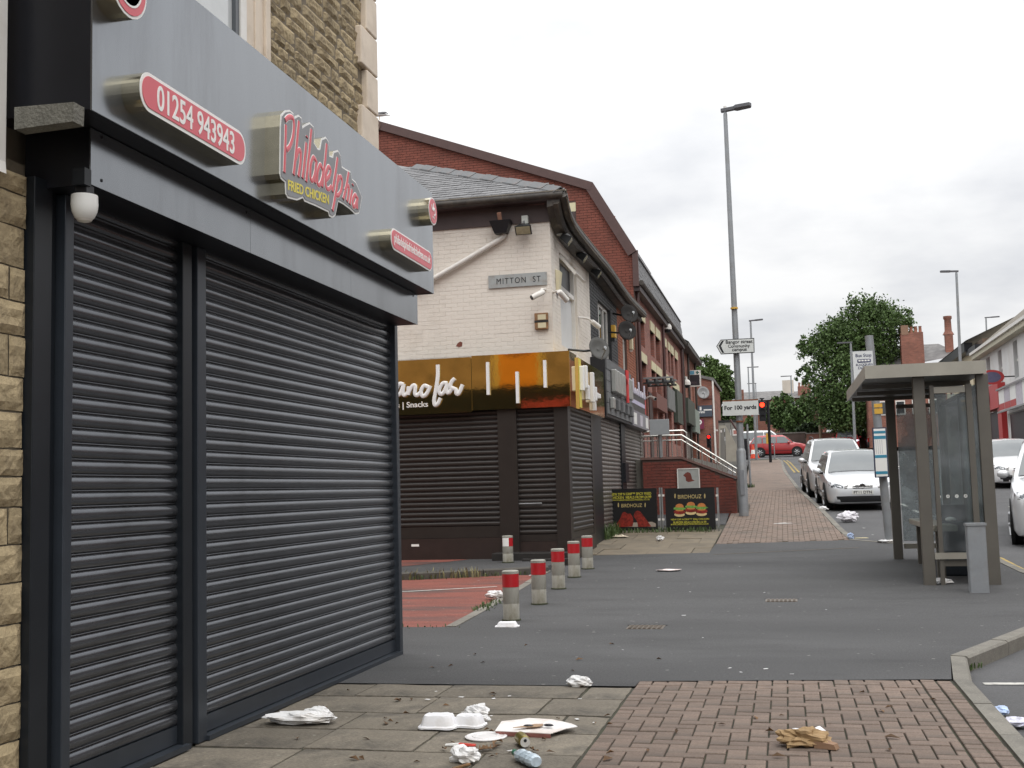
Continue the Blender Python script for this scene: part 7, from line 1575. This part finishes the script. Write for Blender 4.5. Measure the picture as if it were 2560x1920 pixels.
for dx, dy in ((-.02, -.03), (.09, .0)): MB().sphere((c.x+dx, c.y+dy, c.z+.045), .022, 8, 5, (1.4, .8, .35)).build('food_scrap', m_black, t)
# lid, packet, can, bottle, frond
c = gpt(1050, 1593); t = MB().lathe((c.x, c.y, c.z), [(.118, .002), (.12, .008), (.108, .012), (.104, .009), (.08, .009), (.077, .013), (.062, .013), (.058, .009), (.0, .009)], 28).build('paper_plate_lid', mat('lid_white', (.70, .68, .67), .5, var=.05), None, True); tag(t, 'round ridged white lid lying flat on the flags', 'lid')
c = gpt(995, 1611); t = thing('sauce_packet', tuple(c), 'long torn red and white packet on the flags', 'packet'); MB().hexa([(c.x-.085, c.y-.012, c.z+.002), (c.x-.01, c.y-.014, c.z+.003), (c.x-.01, c.y+.016, c.z+.003), (c.x-.085, c.y+.008, c.z+.002), (c.x-.085, c.y-.01, c.z+.008), (c.x-.01, c.y-.012, c.z+.014), (c.x-.01, c.y+.014, c.z+.014), (c.x-.085, c.y+.006, c.z+.008)]).build('clear_end', m_signwhite, t); MB().hexa([(c.x-.009, c.y-.014, c.z+.002), (c.x+.085, c.y-.016, c.z+.002), (c.x+.085, c.y+.012, c.z+.002), (c.x-.009, c.y+.016, c.z+.002), (c.x-.009, c.y-.012, c.z+.014), (c.x+.085, c.y-.012, c.z+.010), (c.x+.085, c.y+.01, c.z+.010), (c.x-.009, c.y+.014, c.z+.014)]).build('red_end', mat('packet_red', (.6, .05, .03), .4), t)
paper(1004, 1646, .15, .10, .085, 'crumpled white tissue in front of the dead frond', seed=11)
c = gpt(1130, 1612); ax_ = Vector((.42, -.9, 0)).normalized(); cz = Vector((c.x, c.y, c.z+.033)); t = thing('drinks_can', tuple(c), 'crushed drinks can lying end-on below the pizza box', 'can')
MB().tube([cz-ax_*.075, cz-ax_*.068, cz+ax_*.03, cz+ax_*.045, cz+ax_*.055], [.024, .033, .033, .030, .025], 18).build('body', mat('can_gold', (.28, .22, .05), .3, metal=.6, var=.4, scale=20), t, True); MB().tube([cz+ax_*.0555, cz+ax_*.058], .027, 18).build('end', mat('can_alu', (.75, .75, .72), .3, metal=.5), t); MB().tube([cz+ax_*.0585+Vector((0, 0, .008)), cz+ax_*.0595+Vector((0, 0, .008))], .009, 10).build('opening', m_black, t)
c = gpt(1137, 1652); ax_ = Vector((.62, -.78, 0)).normalized(); cz = Vector((c.x, c.y, c.z+.036)); t = thing('crushed_bottle', tuple(c), 'crushed clear plastic bottle at the bottom edge of the flags', 'bottle'); m_pet = mat('clear_plastic', (.42, .50, .56), .12, var=.35, scale=18, spec=.8)
prf = [(-.12, .014), (-.105, .015), (-.085, .03), (-.05, .042), (-.02, .034), (.01, .043), (.04, .036), (.07, .044), (.10, .038), (.115, .03)]; MB().tube([cz+ax_*a for a, _ in prf], [r for _, r in prf], 12, True, (Vector((0, 0, 1)), .8)).build('bottle_body', m_pet, t, False); MB().tube([cz-ax_*.14, cz-ax_*.121], .017, 12).build('cap', mat('cap_green', (.05, .16, .10), .4), t, True)
c = gpt(1040, 1622); t = thing('dead_frond', tuple(c), 'dead brown fern frond beside the white tissue', 'leaf'); d = Vector((.75, .6, 0)).normalized(); s = Vector((-d.y, d.x, 0)); mb = MB(); mb.tube([c-d*.09+Vector((0, 0, .006)), c+d*.09+Vector((0, 0, .012))], .003, 5); mb.build('stalk', m_leafdead, t)
for k in range(8):
    for sg in (-1, 1):
        b = c+d*(-.07+k*.02)+Vector((0, 0, .008)); e = b+s*sg*(.05-abs(k-3.5)*.006)+d*.02+Vector((0, 0, .012)); MB().add([b-d*.006, b+d*.007, e+d*.004, e-d*.002], [(0, 1, 2, 3)]).build('leaflet', m_leafdead, t)
c = gpt(1002, 1654); tag(MB().tube([c+Vector((-.03, -.10, .006)), c+Vector((.03, .0, .008))], .008, 6).build('stick', m_leafdead), 'short dark stick under the white tissue', 'stick')
paper(1253, 1483, .19, .09, .075, 'crumpled tissue at the join of flags and tarmac', seed=14)
c = gpt(1745, 1612); t = thing('paper_bag', tuple(c), 'torn brown paper bag on the red block paving', 'bag'); mb = MB(); crumple(mb, c+Vector((-.02, .0, 0)),   .12, .07, .05, 21, 26, 16, .6); mb.build('bag', m_brownpaper, t); MB().hexa([c+Vector(p) for p in ((.03, -.06, .004), (.14, -.10, .004), (.16, -.05, .004), (.05, .0, .004), (.03, -.06, .04), (.13, -.095, .03), (.15, -.05, .03), (.05, .0, .05))]).build('folded_end', mat('brown_fold', (.25, .15, .09), .8), t)
flat_sheet(1748, 1584, [(-.09, -.03), (.0, -.05), (.09, -.01), (.06, .05), (-.01, .03), (-.07, .05)], m_foam, 'bluish white paper scrap behind the brown bag', 'paper_scrap', seed=4, lift=.03)
foam_tray(1096, 1354, .25, .16, .05, 'white foam tray lid at the foot of the nearest bollard', .1, 4)
flat_sheet(1446, 1234, [(-.2, -.07), (.0, -.09), (.12, -.07), (.19, .02), (.14, .09), (-.04, .08), (-.18, .05)], mat('printed_wrap', (.72, .62, .60), .7, var=.25, scale=9), 'printed takeaway wrapper out on the open tarmac', 'food_wrapper', lift=.04, seed=8)
paper(2036, 1261, .22, .12, .07, 'white paper crumpled under the shelter end panel', seed=18)
paper(1833, 1117, .42, .25, .24, 'white carrier bag of rubbish on the road before the silver hatchback', mat('carrier_bag', (.70, .68, .72), .5, var=.2, scale=10), 22, 'carrier_bag', 'bag', None, -.1)
paper(1777, 1098, .25, .14, .10, 'black and white paper cup in the gutter by the hatchback', seed=24, name='paper_cup', dz=-.05)
flat_sheet(1690, 1131, [(-.2, -.06), (.1, -.08), (.22, .0), (.05, .07), (-.15, .05)], m_paper, 'flat white paper on the upper block paving', 'paper_scrap', seed=5)
flat_sheet(1337, 1161, [(-.18, -.1), (.15, -.1), (.2, .08), (-.15, .1)], mat('card_pale', (.6, .52, .40), .7, var=.3, scale=8), 'pale cardboard lid in front of the left banner', 'cardboard', lift=.04, seed=6)
paper(1425, 1168, .15, .12, .1, 'small white crumpled scrap in front of the banners', seed=26)
paper(1838, 1164, .12, .12, .12, 'blue and white cup lying at the upper kerb end', mat('cup_blue', (.4, .5, .7), .5, var=.4, scale=20), 27, 'paper_cup')
flat_sheet(1860, 1163, [(-.12, -.08), (.14, -.06), (.1, .08), (-.1, .07)], mat('card_yellow', (.6, .52, .3), .7), 'yellowish card at the upper kerb end', 'cardboard', seed=7)
paper(1918, 1172, .3, .2, .06, 'scattered white scraps at the foot of the bus stop pole', seed=28)
paper(2160, 1508, .10, .16, .055, 'blue and white cup in the parking bay', mat('cup_blue', (.4, .5, .7), .5), 29, 'paper_cup', dz=-.1)
paper(2195, 1531, .22, .12, .05, 'flattened white and blue packet in the parking bay', mat('packet_pale', (.6, .6, .7), .5, var=.4, scale=14), 30, dz=-.1)
paper(1070, 1292, .22, .14, .10, 'white scrap caught in the kerb weeds behind the near bollard', seed=31)
flat_sheet(1150, 1243, [(-.05, -.03), (.05, -.03), (.05, .03), (-.05, .03)], m_foam, 'tiny pale packet near the second bollard', 'packet', seed=3)
c = gpt(1190, 1243); cz = Vector((c.x-.5, c.y+.6, g(c.y+.6)+.0)); t = MB().tube([cz+Vector((-.09, 0, .04)), cz+Vector((.09, .02, .04))], .035, 12).build('black_can', mat('can_black', (.03, .03, .035), .3, metal=.4, var=.5, scale=16), None, True); tag(t, 'dark drinks can in the gutter of the red side street', 'can')
# loose scraps and leaves, countable and alike
lm = []
for k in range(4):
    mb = MB(); rr = random.Random(k); L = rr.uniform(.04, .07); w = L*.42; mb.add([(-L/2, 0, .002), (-L*.1, w/2, .008+rr.random()*.01), (L/2, 0, .003), (-L*.1, -w/2, .006+rr.random()*.012), (0, 0, .004)], [(0, 4, 1), (1, 4, 2), (2, 4, 3), (3, 4, 0)]); lm.append(mb.mesh('dead_leaf', m_leafdead))
sm = []
for k in range(3):
    mb = MB(); rr = random.Random(40+k); mb.add([(-.03, -.012, .003), (.03, -.018, .003), (.035, .014, .005), (-.02, .02, .004)], [(0, 1, 2, 3)]); sm.append(mb.mesh('paper_scrap', m_paper))
rr = random.Random(5)
for i in range(70):
    if i < 46: x, y = rr.uniform(640, 1330), rr.uniform(1485, 1650)
    elif i < 60: x, y = rr.uniform(1350, 2080), rr.uniform(1490, 1650)
    else: x, y = rr.uniform(880, 1500), rr.uniform(1380, 1475)
    p = G(x, y)
    if p[0] < -3.2: continue
    o = bpy.data.objects.new('dead_leaf', lm[i % 4]); COL.objects.link(o); o.location = (p[0], p[1], p[2]+.004); o.rotation_euler = (rr.uniform(-.2, .2), rr.uniform(-.2, .2), rr.uniform(0, 6.3)); s = rr.uniform(.6, 1.3); o.scale = (s, s, s)
    tag(o, 'small dead brown leaf lying on the near pavement', 'leaf', 'dead leaves on the near pavement')
for i in range(60):
    if 26 < i < 44: continue
    if i < 12: x, y = rr.uniform(900, 1330), rr.uniform(1490, 1640); 
    elif i < 44: x, y = rr.uniform(1300, 2050), rr.uniform(1210, 1460)
    else: x = rr.uniform(1690, 1860); y = 1000+(x-1690)*1.03+rr.uniform(0, 6); 
    p = G(x, y); dz = 0
    if i >= 44: p = np.array([p[0]+.5, p[1], g(p[1])-.108])
    o = bpy.data.objects.new('paper_scrap', sm[i % 3]); COL.objects.link(o); o.location = (p[0], p[1], p[2]+.004); o.rotation_euler = (0, 0, rr.uniform(0, 6.3)); s = rr.uniform(.35, .8)*(2.6 if i >= 44 else 1); o.scale = (s, s, s)
    tag(o, 'tiny white scrap of paper on the tarmac or road edge', 'litter', 'tiny paper scraps')

# ================================================================== weeds and the gull
def weeds(name, pts, n, h, label, m=m_grass, seed=1, spread=.12):
    rr = random.Random(seed); mb = MB()
    for i in range(n):
        a = rr.random()*(len(pts)-1); k = min(int(a), len(pts)-2); f = a-k; p = Vector(pts[k]).lerp(Vector(pts[k+1]), f)+Vector((rr.gauss(0, spread*.6), rr.gauss(0, spread*.5), 0)); L = h*rr.uniform(.4, 1.1); th = rr.uniform(0, 6.3); le = rr.uniform(.1, .6)*L; w = rr.uniform(.003, .008)
        d = Vector((math.cos(th), math.sin(th), 0)); s = Vector((-d.y, d.x, 0))*w; q = p+d*le*.4+Vector((0, 0, L*.65)); e = p+d*le+Vector((0, 0, L)); mb.add([p-s, p+s, q+s*1.3, q-s*1.3, e], [(0, 1, 2, 3), (3, 2, 4)])
    o = mb.build(name, m); o['kind'] = 'stuff'; return tag(o, label, 'weeds')
kz = lambda x, y, dz=0: (x, y, g(y)+dz)
weeds('kerb_weeds', [kz(-8, 16.95, -.02), kz(-5.6, 17.0, -.02), kz(-3.9, 17.75, -.02)], 260, .10, 'green weeds along the foot of the side street kerb', seed=1)
weeds('kerb_weeds', [kz(-6, 16.95, -.02), kz(-4.6, 17.3, -.02)], 120, .17, 'tall dry grass along the side street kerb', m_drygrass, 2)
weeds('kerb_weeds', [kz(-3.5, 13.0, -.02), kz(-3.52, 13.9, -.02)], 90, .08, 'clump of weeds behind the near bollard', seed=3)
weeds('banner_weeds', [kz(-3.7, 25.0), kz(-2.6, 25.05), kz(-1.5, 24.95)], 300, .12, 'green weeds along the foot of the two banners', seed=4)
weeds('wall_weeds', [kz(-3.65, 23.6), kz(-3.6, 24.9)], 240, .3, 'weeds at the foot of the black pillar', seed=5)
weeds('kerb_weeds', [kz(-3.4, 11.62, -.015), kz(-6, 11.5, -.015)], 60, .045, 'thin weeds where red street meets tarmac', seed=6)
p = ground_at(*c8(1510, 1585)); weeds('pole_weeds', [(p[0]-.08, p[1], p[2]), (p[0]+.08, p[1], p[2])], 90, .16, 'tuft of grass at the foot of the leaning pole', seed=7)
weeds('kerb_moss', [(1.28, 9.62, -.1), (1.42, 9.9, -.1)], 25, .06, 'small green weeds in the corner of the raised kerb', seed=8, spread=.05)
p0 = Vector((rgx-.05, GYP+.05, rgz+.14)); t = thing('seagull', tuple(p0), 'seagull standing on the end of the brick gable ridge', 'bird'); m_gw = mat('gull_white', (.75, .75, .74), .7); m_gg = mat('gull_grey', (.16, .16, .17), .7)
MB().tube(smooth_path([p0+Vector(v) for v in ((.34, 0, .10), (.16, 0, .155), (-.02, 0, .19), (-.12, 0, .20), (-.165, 0, .27), (-.17, 0, .315), (-.20, 0, .325), (-.255, 0, .31))], 3), [.012, .02, .03, .05, .066, .075, .08, .08, .077, .073, .068, .06, .045, .040, .042, .042, .044, .045, .04, .03, .014, .006], 12).build('body', m_gw, t, True)
for s in (-1, 1): MB().sphere(p0+Vector((.08, s*.06, .19)), .15, 12, 8, (1.2, .14, .24)).build('wing', m_gg, t, True); MB().cyl(p0+Vector((-.0, s*.025, .12)), p0+Vector((-.0, s*.025, -.0)), .006, 6).build('leg', m_yellowbox, t)
